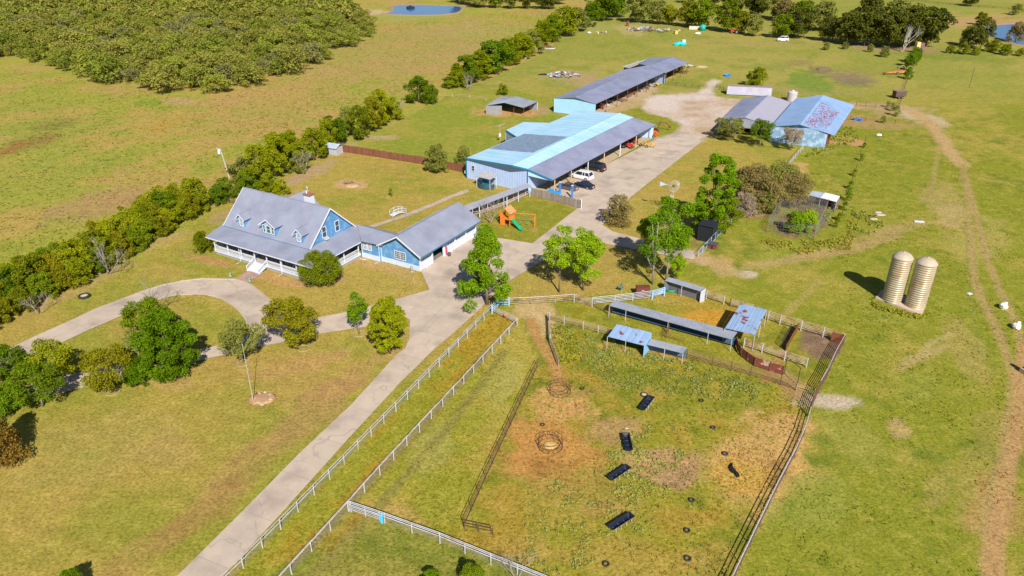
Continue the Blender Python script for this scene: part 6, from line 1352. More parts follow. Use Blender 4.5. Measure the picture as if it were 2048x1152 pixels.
M_RBT = mat('rust_streaked_blue_tin', (.25,.37,.60), .5, .08, .6, var2=((.22,.06,.05), .9, .60, .635), objvar=.06)
M_SHADEWALL = mat('shelter_wall_shaded', (.08,.14,.22), .8, .1, 1)  # wall colour darkened, the shade under the roofs is put into it
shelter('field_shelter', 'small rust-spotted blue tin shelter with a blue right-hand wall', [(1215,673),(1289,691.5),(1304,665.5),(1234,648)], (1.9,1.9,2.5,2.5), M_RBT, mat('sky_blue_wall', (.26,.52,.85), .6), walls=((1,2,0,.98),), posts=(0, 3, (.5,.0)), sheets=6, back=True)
T, R = shelter('feed_lean_to', 'low grey tin lean-to attached right of the small blue shelter', [(1294,689),(1366,706.5),(1374,695),(1302,677.5)], (1.7,1.7,1.95,1.95), M_TIN, M_SHADEWALL, walls=((2,3,.3,.95),), posts=(1,(.5,0)))
T, R = shelter('feed_shelter', 'very long narrow grey tin feed shelter across the pen', [(1219,611),(1464,679),(1475,664),(1229,600)], (1.95,1.95,2.1,2.1), M_TIN, M_SHADEWALL, walls=(), posts=(0,(.145,0),(.5,0),(.82,0),1,(.25,1),(.5,1),(.75,1)))
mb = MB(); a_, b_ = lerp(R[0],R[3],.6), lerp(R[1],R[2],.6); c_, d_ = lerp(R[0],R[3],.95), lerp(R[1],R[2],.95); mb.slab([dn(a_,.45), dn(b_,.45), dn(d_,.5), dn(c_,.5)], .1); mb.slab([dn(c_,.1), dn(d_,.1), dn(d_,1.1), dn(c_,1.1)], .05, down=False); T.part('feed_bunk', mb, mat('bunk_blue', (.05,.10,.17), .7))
shelter('loafing_shed', 'grey loafing shed open to the pen below the tall trees', [(1329,561),(1400,582.5),(1411,575.5),(1339,554.5)], (2.0,2.0,2.4,2.4), mat('loafing_tin', (.23,.26,.34), .5, .1, .6), mat('loafing_wall_shaded', (.12,.13,.16), .7), walls=((2,3,0,.98),(3,0,0,.98)), posts=((.5,0),))  # back and left walls coloured dark to stand for the shaded inside
shelter('hay_shelter', 'square rust-streaked blue tin roof on posts over the hay', [(1450,656),(1510,669.5),(1534,619.5),(1481,607)], (2.5,2.5,2.9,2.9), M_RBT, posts=(0,1,2,3,(0,.5),(1,.5)), sheets=8)
p = dn(P(1341,581)); mb = MB(); mb.lathe(p, [(.85,0),(.95,.45),(.88,.46),(.8,.1),(0.01,.08)], 18, close=False); solo('green_tub', 'round green stock tub in the loafing shed', 'tub', mb, mat('tub_green', (.01,.25,.14), .5), p, smooth=True)

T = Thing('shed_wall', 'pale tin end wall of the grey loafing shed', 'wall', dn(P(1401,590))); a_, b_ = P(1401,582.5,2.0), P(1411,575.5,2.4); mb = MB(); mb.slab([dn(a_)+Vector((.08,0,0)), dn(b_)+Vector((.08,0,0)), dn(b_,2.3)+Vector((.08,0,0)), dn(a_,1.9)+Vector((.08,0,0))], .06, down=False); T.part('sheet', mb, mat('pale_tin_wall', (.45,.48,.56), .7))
FS = [o for o in bpy.data.objects if o.get('label','').startswith('small rust-spotted')][0]
# ------------------------------------------------------------------ silos on their concrete pad
pad = [tuple(P(*q)[:2]) for q in ((1750,597),(1763,582),(1853,608),(1843,632))]
mb = MB(); mb.slab([(x, y, .22) for x, y in pad], .3); T = Thing('silo_pad', 'pinkish concrete pad under the two silos', 'pad', (*pad[0], 0)); T.part('block', mb, mat('pad_concrete', (.50,.40,.32), .9, .15, 1))
M_SILO = mat('silo_metal', (.45,.385,.29), .36, .12, .7, metallic=.2, var2=((.38,.28,.15), .8, .5, .68)); M_DOME = mat('silo_dome', (.44,.37,.30), .5, .1, 1)
def silo(x, y, lean, label):
    p = dn(P(x, y), .22); t = Thing('silo', label, 'silo', p); R = 1.42
    prof = []; z = 0
    rings = 20; hh = 7.2
    for i in range(rings): z0 = hh*i/rings; prof += [(R+.06, z0), (R+.06, z0+.05), (R, z0+.10), (R-.015, z0+hh/rings*.5), (R, z0+hh/rings-.04)]
    prof.append((R, hh)); mb = MB(); mb.lathe(p, prof, 36); t.part('shell', mb, M_SILO, smooth=True)
    mb = MB(); mb.lathe(p+Vector((0,0,hh+.005)), [(R+.09,0),(R+.09,.06),(R*.96,.25),(R*.78,.55),(R*.5,.78),(R*.22,.9),(.12,.93),(.1,1.02),(.02,1.03)], 36); t.part('dome', mb, M_DOME, smooth=True)
    mb = MB()
    for k in range(24): zz = .2+k*.3; mb.tube([p+Vector((R*.3-.2,-R-.08,zz)), p+Vector((R*.3+.2,-R-.08,zz))], .018, 4)
    for a_ in (-.2,.2): mb.tube([p+Vector((R*.3+a_,-R-.08,0)), p+Vector((R*.3+a_,-R-.08,hh))], .02, 4)
    return t
silo(1783, 601, 0, 'left-hand ribbed tan metal silo'); silo(1829, 613, 0, 'right-hand ribbed tan metal silo with brighter gold bands')
# ------------------------------------------------------------------ vehicles
M_TYRE = mat('tyre_rubber', (.03,.03,.032), .85, .1, 4); M_RIM = mat('alloy', (.45,.45,.47), .35, .1, 5, metallic=.6); M_CGL = mat('car_glass', (.02,.03,.045), .08, spec=.7); M_TAIL = mat('tail_lamp', (.55,.01,.03), .3); M_PLATE = mat('number_plate', (.75,.77,.8), .5); M_CHR = mat('chrome', (.7,.7,.72), .2, metallic=.8)
def car(label, p, ang, paint, kind='suv', ln=5.3, wd=2.0, ht=1.9, group=None):
    """nose towards +x of the car's own frame"""
    F0 = frame(p, ang); T = Thing('parked_car', label, 'car', p, group); hl, hw = ln/2, wd/2
    def sec(x, w0, z0, z1, w1=None):   # cross-section loop with tucked sills and rounded shoulder
        w1 = w1 or w0
        return [(x,-w0*.94,z0),(x,-w0,z0+.16),(x,-w0,z0+(z1-z0)*.62),(x,-w1*.95,z1-.04),(x,-w1*.80,z1),(x,w1*.80,z1),(x,w1*.95,z1-.04),(x,w0,z0+(z1-z0)*.62),(x,w0,z0+.16),(x,w0*.94,z0)]
    def loft(mb, S_, cap=True):
        n = len(S_[0]); b_ = len(mb.v)
        for s_ in S_:
            for (x, y, z) in s_: mb.v.append(tuple(F0(x, y, z)))
        for i in range(len(S_)-1):
            for k in range(n): mb.f.append((b_+i*n+k, b_+i*n+(k+1)%n, b_+(i+1)*n+(k+1)%n, b_+(i+1)*n+k))
        if cap: mb.f.append(tuple(b_+k for k in range(n))[::-1]); mb.f.append(tuple(b_+(len(S_)-1)*n+k for k in range(n)))
    g = .24 if kind != 'sedan' else .18
    if kind == 'sedan': bh = ht*.62; S_ = [sec(-hl,hw*.82,g+.14,bh*.86), sec(-hl+.12,hw*.93,g+.03,bh*.98), sec(-hl+.7,hw,g,bh*1.03), sec(-.3,hw,g,bh*.98), sec(hl-1.4,hw,g,bh*.95), sec(hl-.35,hw*.93,g+.02,bh*.82), sec(hl,hw*.74,g+.12,bh*.62)]
    else: bh = ht*.60; S_ = [sec(-hl,hw*.92,g+.15,bh*.92), sec(-hl+.1,hw*.97,g+.05,bh), sec(-hl+.8,hw,g,bh), sec(hl-1.5,hw,g,bh*.99), sec(hl-.25,hw*.95,g+.05,bh*.90), sec(hl,hw*.86,g+.12,bh*.74)]
    mb = MB(); loft(mb, S_); body = T.part('body', mb, paint, smooth=False)
    # cabin: glass band below, painted roof above with pillars
    if kind == 'sedan': x0, x1, x2, x3 = -hl+.75, -hl+1.75, .35, 1.25
    elif kind == 'pickup': x0, x1, x2, x3 = -.5, -.25, .75, 1.35
    else: x0, x1, x2, x3 = -hl+.12, -hl+.5, .55, 1.3
    zb, zt = bh-.03, ht-.07
    gl = MB(); w0, w1 = hw*.90, hw*.74
    gl.hexa([F0(x0,-w0,zb),F0(x3,-w0,zb),F0(x3,w0,zb),F0(x0,w0,zb)], [F0(x1,-w1,zt),F0(x2,-w1,zt),F0(x2,w1,zt),F0(x1,w1,zt)]); T.part('glasshouse', gl, M_CGL)
    rf = MB(); rf.hexa([F0(x1-.05,-w1-.03,zt+.002),F0(x2+.08,-w1-.03,zt+.002),F0(x2+.08,w1+.03,zt+.002),F0(x1-.05,w1+.03,zt+.002)], [F0(x1+.12,-w1*.86,ht),F0(x2-.15,-w1*.86,ht),F0(x2-.15,w1*.86,ht),F0(x1+.12,w1*.86,ht)]); T.part('roof', rf, paint)
    pl = MB()
    for s_ in (-1, 1):
        for xb, xt in ((x0+.02,x1),(x3-.04,x2),((x0+x3)/2,(x1+x2)/2)) + (((x0*.72+x3*.28+.1,x1*.72+x2*.28+.1),) if kind == 'suv' else ()):
            pl.tube([F0(xb,s_*(w0+.01),zb), F0(xt,s_*(w1+.015),zt+.02)], .05 if kind != 'suv' else .07, 4)
    T.part('pillar', pl, paint)
    r_ = .33 if kind == 'sedan' else .40
    for x in (-hl+ln*.19, hl-ln*.18):
        for s_ in (-1, 1):
            mb = MB(); mb.tube([F0(x,s_*(hw-.22),r_), F0(x,s_*(hw+.02),r_)], r_, 18); wh = T.part('wheel', mb, M_TYRE); mb = MB(); mb.tube([F0(x,s_*(hw+.022),r_), F0(x,s_*(hw+.035),r_)], r_*.62, 14); T.part('rim', mb, M_RIM, wh)
    for s_ in (-1, 1):
        mb = MB(); z = bh*.8
        if kind == 'suv': mb.hexa([F0(-hl-.02,s_*hw*.78,z-.28),F0(-hl+.25,s_*(hw*1.0),z-.28),F0(-hl+.25,s_*hw*.9,z-.28),F0(-hl+.05,s_*hw*.7,z-.28)],[F0(-hl-.02,s_*hw*.78,z+.25),F0(-hl+.25,s_*(hw*1.0),z+.25),F0(-hl+.25,s_*hw*.9,z+.25),F0(-hl+.05,s_*hw*.7,z+.25)])
        else: mb.hexa([F0(-hl-.02,s_*hw*.45,z-.15),F0(-hl+.2,s_*hw*.96,z-.15),F0(-hl+.25,s_*hw*.8,z-.15),F0(-hl+.05,s_*hw*.4,z-.15)],[F0(-hl-.02,s_*hw*.45,z+.08),F0(-hl+.2,s_*hw*.96,z+.08),F0(-hl+.25,s_*hw*.8,z+.08),F0(-hl+.05,s_*hw*.4,z+.08)])
        T.part('tail_light', mb, M_TAIL)
        mb = MB(); mb.blob(F0(hl-.12, s_*hw*.62, bh*.66), (.14,.2,.1)); T.part('headlight', mb, M_PLATE); mb = MB(); mb.blob(F0(x3-.1, s_*(hw+.08), bh+.05), (.09,.13,.09)); T.part('mirror', mb, paint)
    mb = MB(); mb.fbox(F0, -hl-.03, -hl+.02, -.27, .27, bh*.55, bh*.55+.16); T.part('number_plate', mb, M_PLATE)
    mb = MB(); mb.fbox(F0, -hl-.06, -hl+.15, -hw*.88, hw*.88, g+.1, g+.3); T.part('rear_bumper', mb, paint if kind != 'pickup' else M_CHR)
    return T
black = mat('black_paint', (.012,.014,.022), .18, coat=.5); dkb = mat('blue_black_paint', (.012,.02,.045), .18, coat=.5); whp = mat('white_car_paint', (.72,.74,.80), .25, coat=.4); gmp = mat('maroon_grey_paint', (.11,.085,.10), .3, coat=.4)
# noses point into the lean-to: direction from eave to wall
na = math.degrees(math.atan2((dn(b0)-dn(l0)).y if False else -nrv.y*0 + (-dirv).y, (-dirv).x))
car('white long SUV parked under the lean-to with its tail in the sun', P(1162,357), na, whp, 'suv', 5.6, 2.05, 1.95); car('black SUV parked under the lean-to, furthest from the board fence', P(1189,340), na, black, 'suv', 5.3, 2.05, 1.95)
car('glossy blue-black coupe parked in front of the white SUV', P(1167,374.5), na, dkb, 'sedan', 4.9, 1.9, 1.42); car('dark sedan with maroon-grey roof parked nearest the blue car lift', P(1135,378), na, gmp, 'sedan', 4.7, 1.85, 1.45)
# car lift
p = dn(P(1119.5,389)); T = Thing('car_lift', 'blue two-post car lift behind the grey board fence', 'lift', p); q = dn(P(1144,396))
for s_ in (p, q): mb = MB(); mb.box((s_.x,s_.y,1.35), (.32,.32,2.7), math.radians(-35)); c = T.part('column', mb, mat('lift_blue', (.06,.22,.62), .5)); mb = MB(); mb.box((s_.x,s_.y,2.78), (.4,.4,.14), math.radians(-35)); T.part('cap', mb, M_WHITE, c)
mb = MB(); a_, b_ = dn(P(1096,386)), dn(P(1118,391)); d = (b_-a_).normalized(); n_ = Vector((-d.y,d.x,0))*1.0; mb.hexa([a_+Vector((0,0,.1)), b_+Vector((0,0,.1)), b_+n_+Vector((0,0,.1)), a_+n_+Vector((0,0,.1))], [a_+Vector((0,0,.75)), b_+Vector((0,0,.55)), b_+n_+Vector((0,0,.55)), a_+n_+Vector((0,0,.75))]); T.part('ramp', mb, mat('lift_bright_blue', (.03,.30,.75), .5))
# covered walkway
T = Thing('covered_walkway', 'narrow grey roofed walkway from the garage to the workshop corner', 'walkway', dn(P(948,432)))
a_, b_, c_, d_ = P(934,422,2.3), P(1063,372.5,2.3), P(1055,366,2.45), P(920,414,2.45); mb = MB(); mb.slab([a_,b_,c_,d_], .07); ribs_on(mb, a_, b_, d_, c_, .6); T.part('roof', mb, mat('walk_tin', (.32,.34,.42), .55, .08, .8))
for t_ in (.08,.3,.55,.78,.97):
    for u, v in ((a_, b_), (d_, c_)): s_ = dn(lerp(u, v, t_)); mb = MB(); mb.tube([s_, dn(s_,2.3)], .05, 6); T.part('post', mb, M_WHITE)
PF = pipe_fence('pipe_fence', 'white two-rail fence along the edge of the play lawn', [(943,436),(960,433),(1014,413),(1037,402),(1060,391.5)], 1.35, (1.2,.7), 4.5, M_PWH, r=.04, pr=.07)
for x, y in ((959,434),(1014,414),(1060,391)): p = dn(P(x, y)); mb = MB(); mb.tube([p, dn(p,2.2)], .09, 8); PF.part('tall_post', mb, M_WHITE)
p = dn(P(1162,418)); mb = MB(); mb.tube([p, dn(p,2.1)], .1, 8); GREYF.part('end_post', mb, M_WHITE)
# ------------------------------------------------------------------ playground
M_OR = mat('orange_wood', (.72,.20,.03), .75, .18, 2.5, objvar=.08); M_GS = mat('slide_green', (.01,.40,.20), .35)
p = P(1010,452); F = frame(p, -32); T = Thing('play_tower', 'orange wooden play tower with a green slide on the play lawn', 'playground', p)
def post(F, T, u, v, h, m, s_=.1): mb = MB(); mb.fbox(F, u-s_/2, u+s_/2, v-s_/2, v+s_/2, 0, h); return T.part('post', mb, m)
for u, v in ((-1.0,0),(1.1,0),(-1.0,1.7),(1.1,1.7)): post(F, T, u, v, 3.1, M_OR, .14)
mb = MB(); mb.fbox(F, -1, 1.1, 0, 1.7, 1.35, 1.45); T.part('deck', mb, M_OR)
for i in range(8): mb = MB(); mb.fbox(F, -1.0+.26*i*0+.26*i, -1.0+.26*i+.23, -.06, -.02, .05 if i < 5 else 1.5, 2.2); T.part('board', mb, M_OR) if i < 4 or i > 6 else None
for i in range(6): mb = MB(); mb.fbox(F, 1.12, 1.16, .02+.28*i, .26+.28*i, 1.45, 2.2); T.part('board', mb, M_OR)
for i in range(6): mb = MB(); mb.fbox(F, -1.1, -1.06, .02+.28*i, .26+.28*i, .1, 2.2); T.part('board', mb, M_OR)
rf = MB(); 
for s_ in (-1, 1): rf.slab([F(.05+s_*1.35,-.25,2.75), F(.05,-.25,3.7), F(.05,1.95,3.7), F(.05+s_*1.35,1.95,2.75)], .06)
T.part('roof', rf, mat('play_roof', (.70,.26,.12), .8, .15, 2))
sl_ = MB(); pts = [(1.2,.5,1.45),(1.9,.3,1.2),(3.0,0,.55),(3.6,-.2,.22),(4.1,-.35,.2)]; n = len(pts); w2 = .33
for i in range(n-1):
    a_, b_ = pts[i], pts[i+1]; sl_.hexa([F(a_[0],a_[1]-w2,a_[2]-.05),F(b_[0],b_[1]-w2,b_[2]-.05),F(b_[0],b_[1]+w2,b_[2]-.05),F(a_[0],a_[1]+w2,a_[2]-.05)],[F(a_[0],a_[1]-w2,a_[2]),F(b_[0],b_[1]-w2,b_[2]),F(b_[0],b_[1]+w2,b_[2]),F(a_[0],a_[1]+w2,a_[2])])
    for s_ in (-1, 1): sl_.tube([F(a_[0],a_[1]+s_*w2,a_[2]+.1), F(b_[0],b_[1]+s_*w2,b_[2]+.1)], .09, 6)
T.part('slide', sl_, M_GS)
# swing beam going right with an A-frame
q = F(4.6, 3.4, 0); mb = MB(); mb.tube([F(1.1,1.2,2.5), F(4.9,3.0,2.4)], .07, 6); T.part('swing_beam', mb, M_OR)
for d_ in (-.7, .7): mb = MB(); mb.tube([F(4.9,3.0,2.45), F(4.9-d_*.5,3.0+d_,0)], .06, 6); T.part('leg', mb, M_OR)
for t_ in (.35,.65):
    c = lerp(F(1.1,1.2,2.5), F(4.9,3.0,2.4), t_); mb = MB(); mb.tube([c+Vector((-.18,0,0)), c+Vector((-.18,0,-1.9))], .015, 4); mb.tube([c+Vector((.18,0,0)), c+Vector((.18,0,-1.9))], .015, 4); s_ = T.part('chain', mb, M_GS); mb = MB(); mb.box((c.x, c.y, c.z-1.92), (.45,.2,.05)); T.part('swing_seat', mb, M_GS, s_)
# ------------------------------------------------------------------ windmill
p = dn(P(1340,428)); T = Thing('windmill', 'small farm windmill with bladed wheel and triangular tail beside the lane', 'windmill', p); H_ = 6.0
M_GALV = mat('galvanised', (.55,.57,.62), .4, .08, 2, metallic=.3)
for sx, sy in ((-1,-1),(1,-1),(1,1),(-1,1)): mb = MB(); mb.tube([p+Vector((sx*.75,sy*.75,0)), p+Vector((sx*.08,sy*.08,H_-.4))], .035, 5); T.part('leg', mb, M_GALV)
for z in (1.2,2.5,3.7,4.7):
    k = .75-(.67*z/(H_-.4)); c = [p+Vector((a_*k,b_*k,z)) for a_, b_ in ((-1,-1),(1,-1),(1,1),(-1,1))]; mb = MB(); mb.tube(c+[c[0]], .02, 4); T.part('brace', mb, M_GALV)
wd = Vector((.25,-.97,0)).normalized(); hub = p+Vector((0,0,H_))+wd*.5; sx = Vector((wd.y,-wd.x,0)); up = Vector((0,0,1))
rot_ = Matrix((sx, up, wd)).transposed()
mb = MB(); mb.tube([hub-wd*.5, hub+wd*.05], .1, 8); mb.blob(hub-wd*.35, (.22,.22,.2)); T.part('hub', mb, mat('hub_dark', (.08,.07,.07), .6))
wh = None
for i in range(18):
    a_ = 2*math.pi*i/18; r_d = sx*math.cos(a_)+up*math.sin(a_); tg = -sx*math.sin(a_)+up*math.cos(a_); tw = (tg*.85+wd*.5)
    mb = MB(); mb.slab([hub+r_d*.55-tw*.02, hub+r_d*1.25-tw*.065, hub+r_d*1.25+tw*.065, hub+r_d*.55+tw*.02], .012, down=False); T.part('blade', mb, mat('blade_pale', (.40,.41,.45), .4))
for R_ in (.55, 1.1): mb = MB(); mb.torus(hub-wd*.03, R_, .018, 28, 4, rot=rot_); T.part('wheel_ring', mb, M_GALV)
mb = MB(); t0 = hub-wd*.6; td = (-sx*.96-wd*.3).normalized(); 
if P(1322,380).x > p.x: td = -td
tdir = Vector((-.93, .35, 0)).normalized(); mb.tube([t0, t0+tdir*1.6], .03, 5); mb.slab([t0+tdir*1.1, t0+tdir*2.5+up*.45, t0+tdir*2.5-up*.45], .02, down=False); T.part('tail', mb, mat('tail_blue', (.45,.56,.80), .5))
# ------------------------------------------------------------------ poles
p = dn(P(459,356)); T = Thing('utility_pole', 'leaning pale utility pole with a white transformer beside the hedgerow', 'utility pole', p); top = p+Vector((-.9,0,6.9))
mb = MB(); mb.tube([p, top], .15, 8, .1); T.part('pole', mb, mat('pole_pale', (.42,.44,.50), .8)); c = top+Vector((-.35,-.1,-1.25)); mb = MB(); mb.lathe(c, [(.1,0),(.3,.05),(.3,.85),(.2,.98)], 14); T.part('transformer', mb, M_WHITE); mb = MB(); mb.tube([top+Vector((0,0,-.3)), top+Vector((-.8,0,-.05))], .04, 5); T.part('arm', mb, M_WHITE)
p = dn(P(507,804)); T = Thing('flagpole', 'thin white flagpole rising from the round bed on the front lawn', 'flagpole', p); mb = MB(); mb.tube([p, dn(p,8.3)], .045, 8, .025); T.part('pole', mb, M_GALV); mb = MB(); mb.blob(dn(p,8.35), (.07,.07,.07)); T.part('finial', mb, M_GALV)
p = dn(P(524,797)); mb = MB(); mb.blob(p, (1.7,1.3,.16), 20, 8, .12, 3); solo('mulch_mound', 'orange-brown mulch mound with rocks at the foot of the flagpole', 'mound', mb, mat('mulch', (.42,.25,.14), .95, .25, 2, .5, 12), p, smooth=True)
for i, (x, y, s_) in enumerate([(516,806,.16),(524,810,.2),(533,806,.15),(541,800,.18),(540,790,.16),(530,786,.2),(519,788,.15),(510,798,.14)]): q = dn(P(x,y)); mb = MB(); mb.blob(q+Vector((0,0,.08)), (s_*1.3,s_,s_*.8), 7, 5, .2, i); solo('rock', 'rock on the rim of the flagpole mound', 'rock', mb, mat('rock', (.42,.36,.30), .9, .2, 3), q, 'rocks round the flagpole mound')
# yard lamp post in the right field, tall thin pole top right
p = dn(P(1938,176)); mb = MB(); mb.tube([p, dn(p,7)], .05, 6); solo('bare_pole', 'thin dark pole standing alone in the far right pasture', 'pole', mb, M_DARK, p)
# mulch rings under the lawn trees
for x, y, lb in [(225,784,'the two-tone tree'),(486,726,'the thin-leaved tree by the flagpole'),(607,697,'the round olive tree'),(718,668,'the slender upright tree'),(1322,0,'')][:4]:
    q = dn(P(x,y)); mb = MB(); mb.torus(q+Vector((0,0,.02)), .85, .06, 22, 6); solo('edging_ring', 'round pale stone edging at the foot of '+lb, 'edging', mb, mat('edging', (.34,.27,.19), .9, .15, 3), q)
q = dn(P(704,371)); mb = MB(); mb.blob(q, (1.6,1.4,.2), 18, 6, .1, 4); solo('brush_bed', 'round mulched bed on the back lawn', 'bed', mb, mat('mulch_pale', (.50,.33,.18), .95, .2, 2), q, smooth=True)
q = dn(P(697,368)); mb = MB(); r_ = random.Random(2)
for i in range(40): a_ = r_.uniform(0,6.28); c = q+Vector((r_.uniform(-.9,.9), r_.uniform(-.6,.6), r_.uniform(.15,.6))); mb.tube([c, c+Vector((math.cos(a_),math.sin(a_)*.6,r_.uniform(-.2,.2)))*.7], .03, 4)
solo('brush_pile', 'dark pile of cut branches on the round bed of the back lawn', 'brush pile', mb, mat('brush_dark', (.11,.09,.10), .9), q)
# bridge
p = P(796,430); T = Thing('garden_bridge', 'small white arched garden bridge with hoop rails on the back lawn path', 'bridge', dn(p)); F = frame(dn(P(786,434)), math.degrees(math.atan2((P(811,427)-P(786,434)).y, (P(811,427)-P(786,434)).x))); L_ = 3.1
az = lambda u: .06+.32*math.sin(math.pi*u/L_)
for i in range(12): u = L_*i/12; mb = MB(); mb.hexa([F(u+.01,0,az(u)),F(u+L_/12-.02,0,az(u+L_/12)),F(u+L_/12-.02,1.2,az(u+L_/12)),F(u+.01,1.2,az(u))],[F(u+.01,0,az(u)+.05),F(u+L_/12-.02,0,az(u+L_/12)+.05),F(u+L_/12-.02,1.2,az(u+L_/12)+.05),F(u+.01,1.2,az(u)+.05)]); T.part('plank', mb, M_WHITE)
for v in (0, 1.2):
    mb = MB(); mb.tube([F(L_*k/10, v, az(L_*k/10)+.95+.12*math.sin(math.pi*k/10)) for k in range(11)], .035, 5)
    mb.tube([F(L_*k/10, v, az(L_*k/10)+.5) for k in range(11)], .025, 5); T.part('handrail', mb, M_WHITE)
    for k in (0, 3.3, 6.6, 10): u = L_*k/10; mb = MB(); mb.tube([F(u,v,az(u)), F(u,v,az(u)+1.0+.12*math.sin(math.pi*k/10))], .04, 5); T.part('post', mb, M_WHITE)
# big tyre planter on the left lawn
q = dn(P(169,594)); T = Thing('tyre_planter', 'black tractor tyre laid flat as a planter on the left lawn', 'planter', q); mb = MB(); mb.torus(q+Vector((0,0,.22)), .72, .2, 24, 8); T.part('tyre', mb, M_TYRE); mb = MB(); mb.blob(q+Vector((0,0,.2)), (.6,.6,.16), 14, 6, .1, 2); T.part('soil', mb, mat('pale_sand', (.50,.42,.30), .95))
# little animals' things behind the fence
q = dn(P(1240,581)); T = Thing('spring_rider', 'small dark green spring rider behind the white fence', 'toy', q); mb = MB(); mb.blob(q+Vector((0,0,.6)), (.5,.22,.25), 10, 6, .1, 3); T.part('body', mb, mat('deep_teal', (.01,.12,.12), .5)); mb = MB(); mb.tube([q+Vector((.1,0,.6)), q+Vector((.15,0,1.3))], .14, 7, .08); T.part('neck', mb, MATS['deep_teal']); mb = MB(); mb.tube([q, q+Vector((0,0,.5))], .08, 6); T.part('spring', mb, M_DARK)

# ------------------------------------------------------------------ aviary, chicken run and coop
def cage(name, label, F, L_, W2, H_, m, st=.35, postm=None, sheetm=None):
    T = Thing(name, label, 'cage', F(0,0,0))
    for u in (0, L_/2, L_):
        for v in (0, W2): mb = MB(); mb.tube([F(u,v,0), F(u,v,H_)], .05, 6); T.part('post', mb, postm or M_GALV)
    mb = MB(); w_ = .009
    for v in (0, W2):
        for i in range(int(L_/st)+1): mb.fbox(F, i*st-w_, i*st+w_, v-w_, v+w_, 0, H_)
        for j in range(1, int(H_/st)+1): mb.fbox(F, 0, L_, v-w_, v+w_, j*st-w_, j*st+w_)
    for u in (0, L_):
        for i in range(int(W2/st)+1): mb.fbox(F, u-w_, u+w_, i*st-w_, i*st+w_, 0, H_)
        for j in range(1, int(H_/st)+1): mb.fbox(F, u-w_, u+w_, 0, W2, j*st-w_, j*st+w_)
    for i in range(int(L_/st)+1): mb.fbox(F, i*st-w_, i*st+w_, 0, W2, H_-w_, H_+w_)
    for i in range(int(W2/st)+1): mb.fbox(F, 0, L_, i*st-w_, i*st+w_, H_-w_, H_+w_)
    T.part('wire_mesh', mb, m, stuff=True); return T
F = frame(dn(P(1395,480)), -32)
T = Thing('dark_aviary', 'tall black screened aviary under the tall pine', 'cage', F(0,0,0)); mb = MB(); mb.fbox(F, 0, 2.6, 0, 2.6, .05, 3.0); T.part('screen', mb, mat('black_screen', (.012,.013,.02), .9)); 
for u in (-.03, 2.63):
    for v in (-.03, 2.63): mb = MB(); mb.tube([F(u,v,0), F(u,v,3.15)], .06, 6); T.part('post', mb, mat('aviary_post', (.02,.025,.04), .6))
mb = MB(); mb.slab([F(-.2,-.2,3.1), F(2.8,-.2,3.1), F(2.8,2.8,3.4), F(-.2,2.8,3.4)], .05); T.part('roof', mb, mat('aviary_roof', (.015,.018,.03), .7))
pipe_fence('wire_fence', 'chain-link fence from the dark aviary down to the lane gate', [(1396,514),(1430,478),(1462,447)], 1.3, (1.3,.1), 2.6, M_PBL, mesh=(1.25,.15), r=.03, pr=.05)
q = dn(P(1425,496)); F = frame(q, -30); T = Thing('dog_kennel', 'small red-brown kennel with dark roof beside the chain-link fence', 'kennel', q); mb = MB(); mb.fbox(F, -.7, .7, -.5, .5, 0, .9); w_ = T.part('wall', mb, mat('kennel_red', (.22,.04,.03), .8)); mb = MB(); mb.slab([F(-.85,-.65,.85), F(.85,-.65,.85), F(.85,0,1.3), F(-.85,0,1.3)], .05); mb.slab([F(-.85,0,1.3), F(.85,0,1.3), F(.85,.65,.85), F(-.85,.65,.85)], .05); T.part('roof', mb, mat('kennel_roof', (.05,.05,.08), .7)); mb = MB(); mb.fbox(F, -.2, .2, -.53, -.51, .05, .6); T.part('doorway', mb, M_DARK)
ra = dn(P(1532,463)); rb = dn(P(1626,480)); rc = dn(P(1674,418)); d = (rb-ra); 
A_ = math.degrees(math.atan2(d.y, d.x)); F = frame(ra, A_); cage('chicken_run', 'large netted chicken run of grey wire on rusty posts', F, d.length, (rc-rb).length*.95, 2.2, mat('net_grey', (.22,.22,.24), .7), .5, M_RUST)
mb = MB(); k0, k1 = rb, rc; n_ = Vector((.12,.1,0)); mb.hexa([k0+Vector((0,0,1.75)), k1+Vector((0,0,1.75)), k1+n_*3+Vector((0,0,1.75)), k0+n_*3+Vector((0,0,1.75))], [k0+Vector((0,0,1.78)), k1+Vector((0,0,1.78)), k1+n_*3+Vector((0,0,2.2)), k0+n_*3+Vector((0,0,2.2))][::1]) if False else None
r_ = random.Random(9); mb = MB()
for i in range(240):
    t_ = r_.random(); c = lerp(rb, rc, t_)+Vector((r_.uniform(-.25,.25), r_.uniform(-.25,.25), r_.uniform(.3,2.3))); mb.tube([c, c+Vector((r_.uniform(-.5,.5), r_.uniform(-.5,.5), r_.uniform(-.5,.5)))], .014, 3)
solo('bunched_netting', 'grey netting bunched along the right side of the chicken run', 'netting', mb, MATS['net_grey'], dn(rb))['kind'] = 'stuff'
T, R = shelter('chicken_coop', 'white-roofed coop shelter at the right end of the chicken run', [(1641,395.5),(1673,403.5),(1680,392.5),(1650,385)], (2.0,2.0,2.3,2.3), mat('bright_white_tin', (.78,.82,.88), .4), mat('coop_wall', (.24,.15,.13), .8), walls=((1,2,0,.97),(2,3,0,.97)), posts=(0,1))
T, R = shelter('chicken_coop', 'grey-roofed coop section joined left of the white-roofed one', [(1618,390),(1640,395.5),(1649,385.5),(1624,381)], (2.0,2.0,2.25,2.25), mat('coop_grey', (.36,.42,.56), .5), MATS['coop_wall'], walls=((2,3,0,.97),(3,0,0,.97)), posts=(0,))
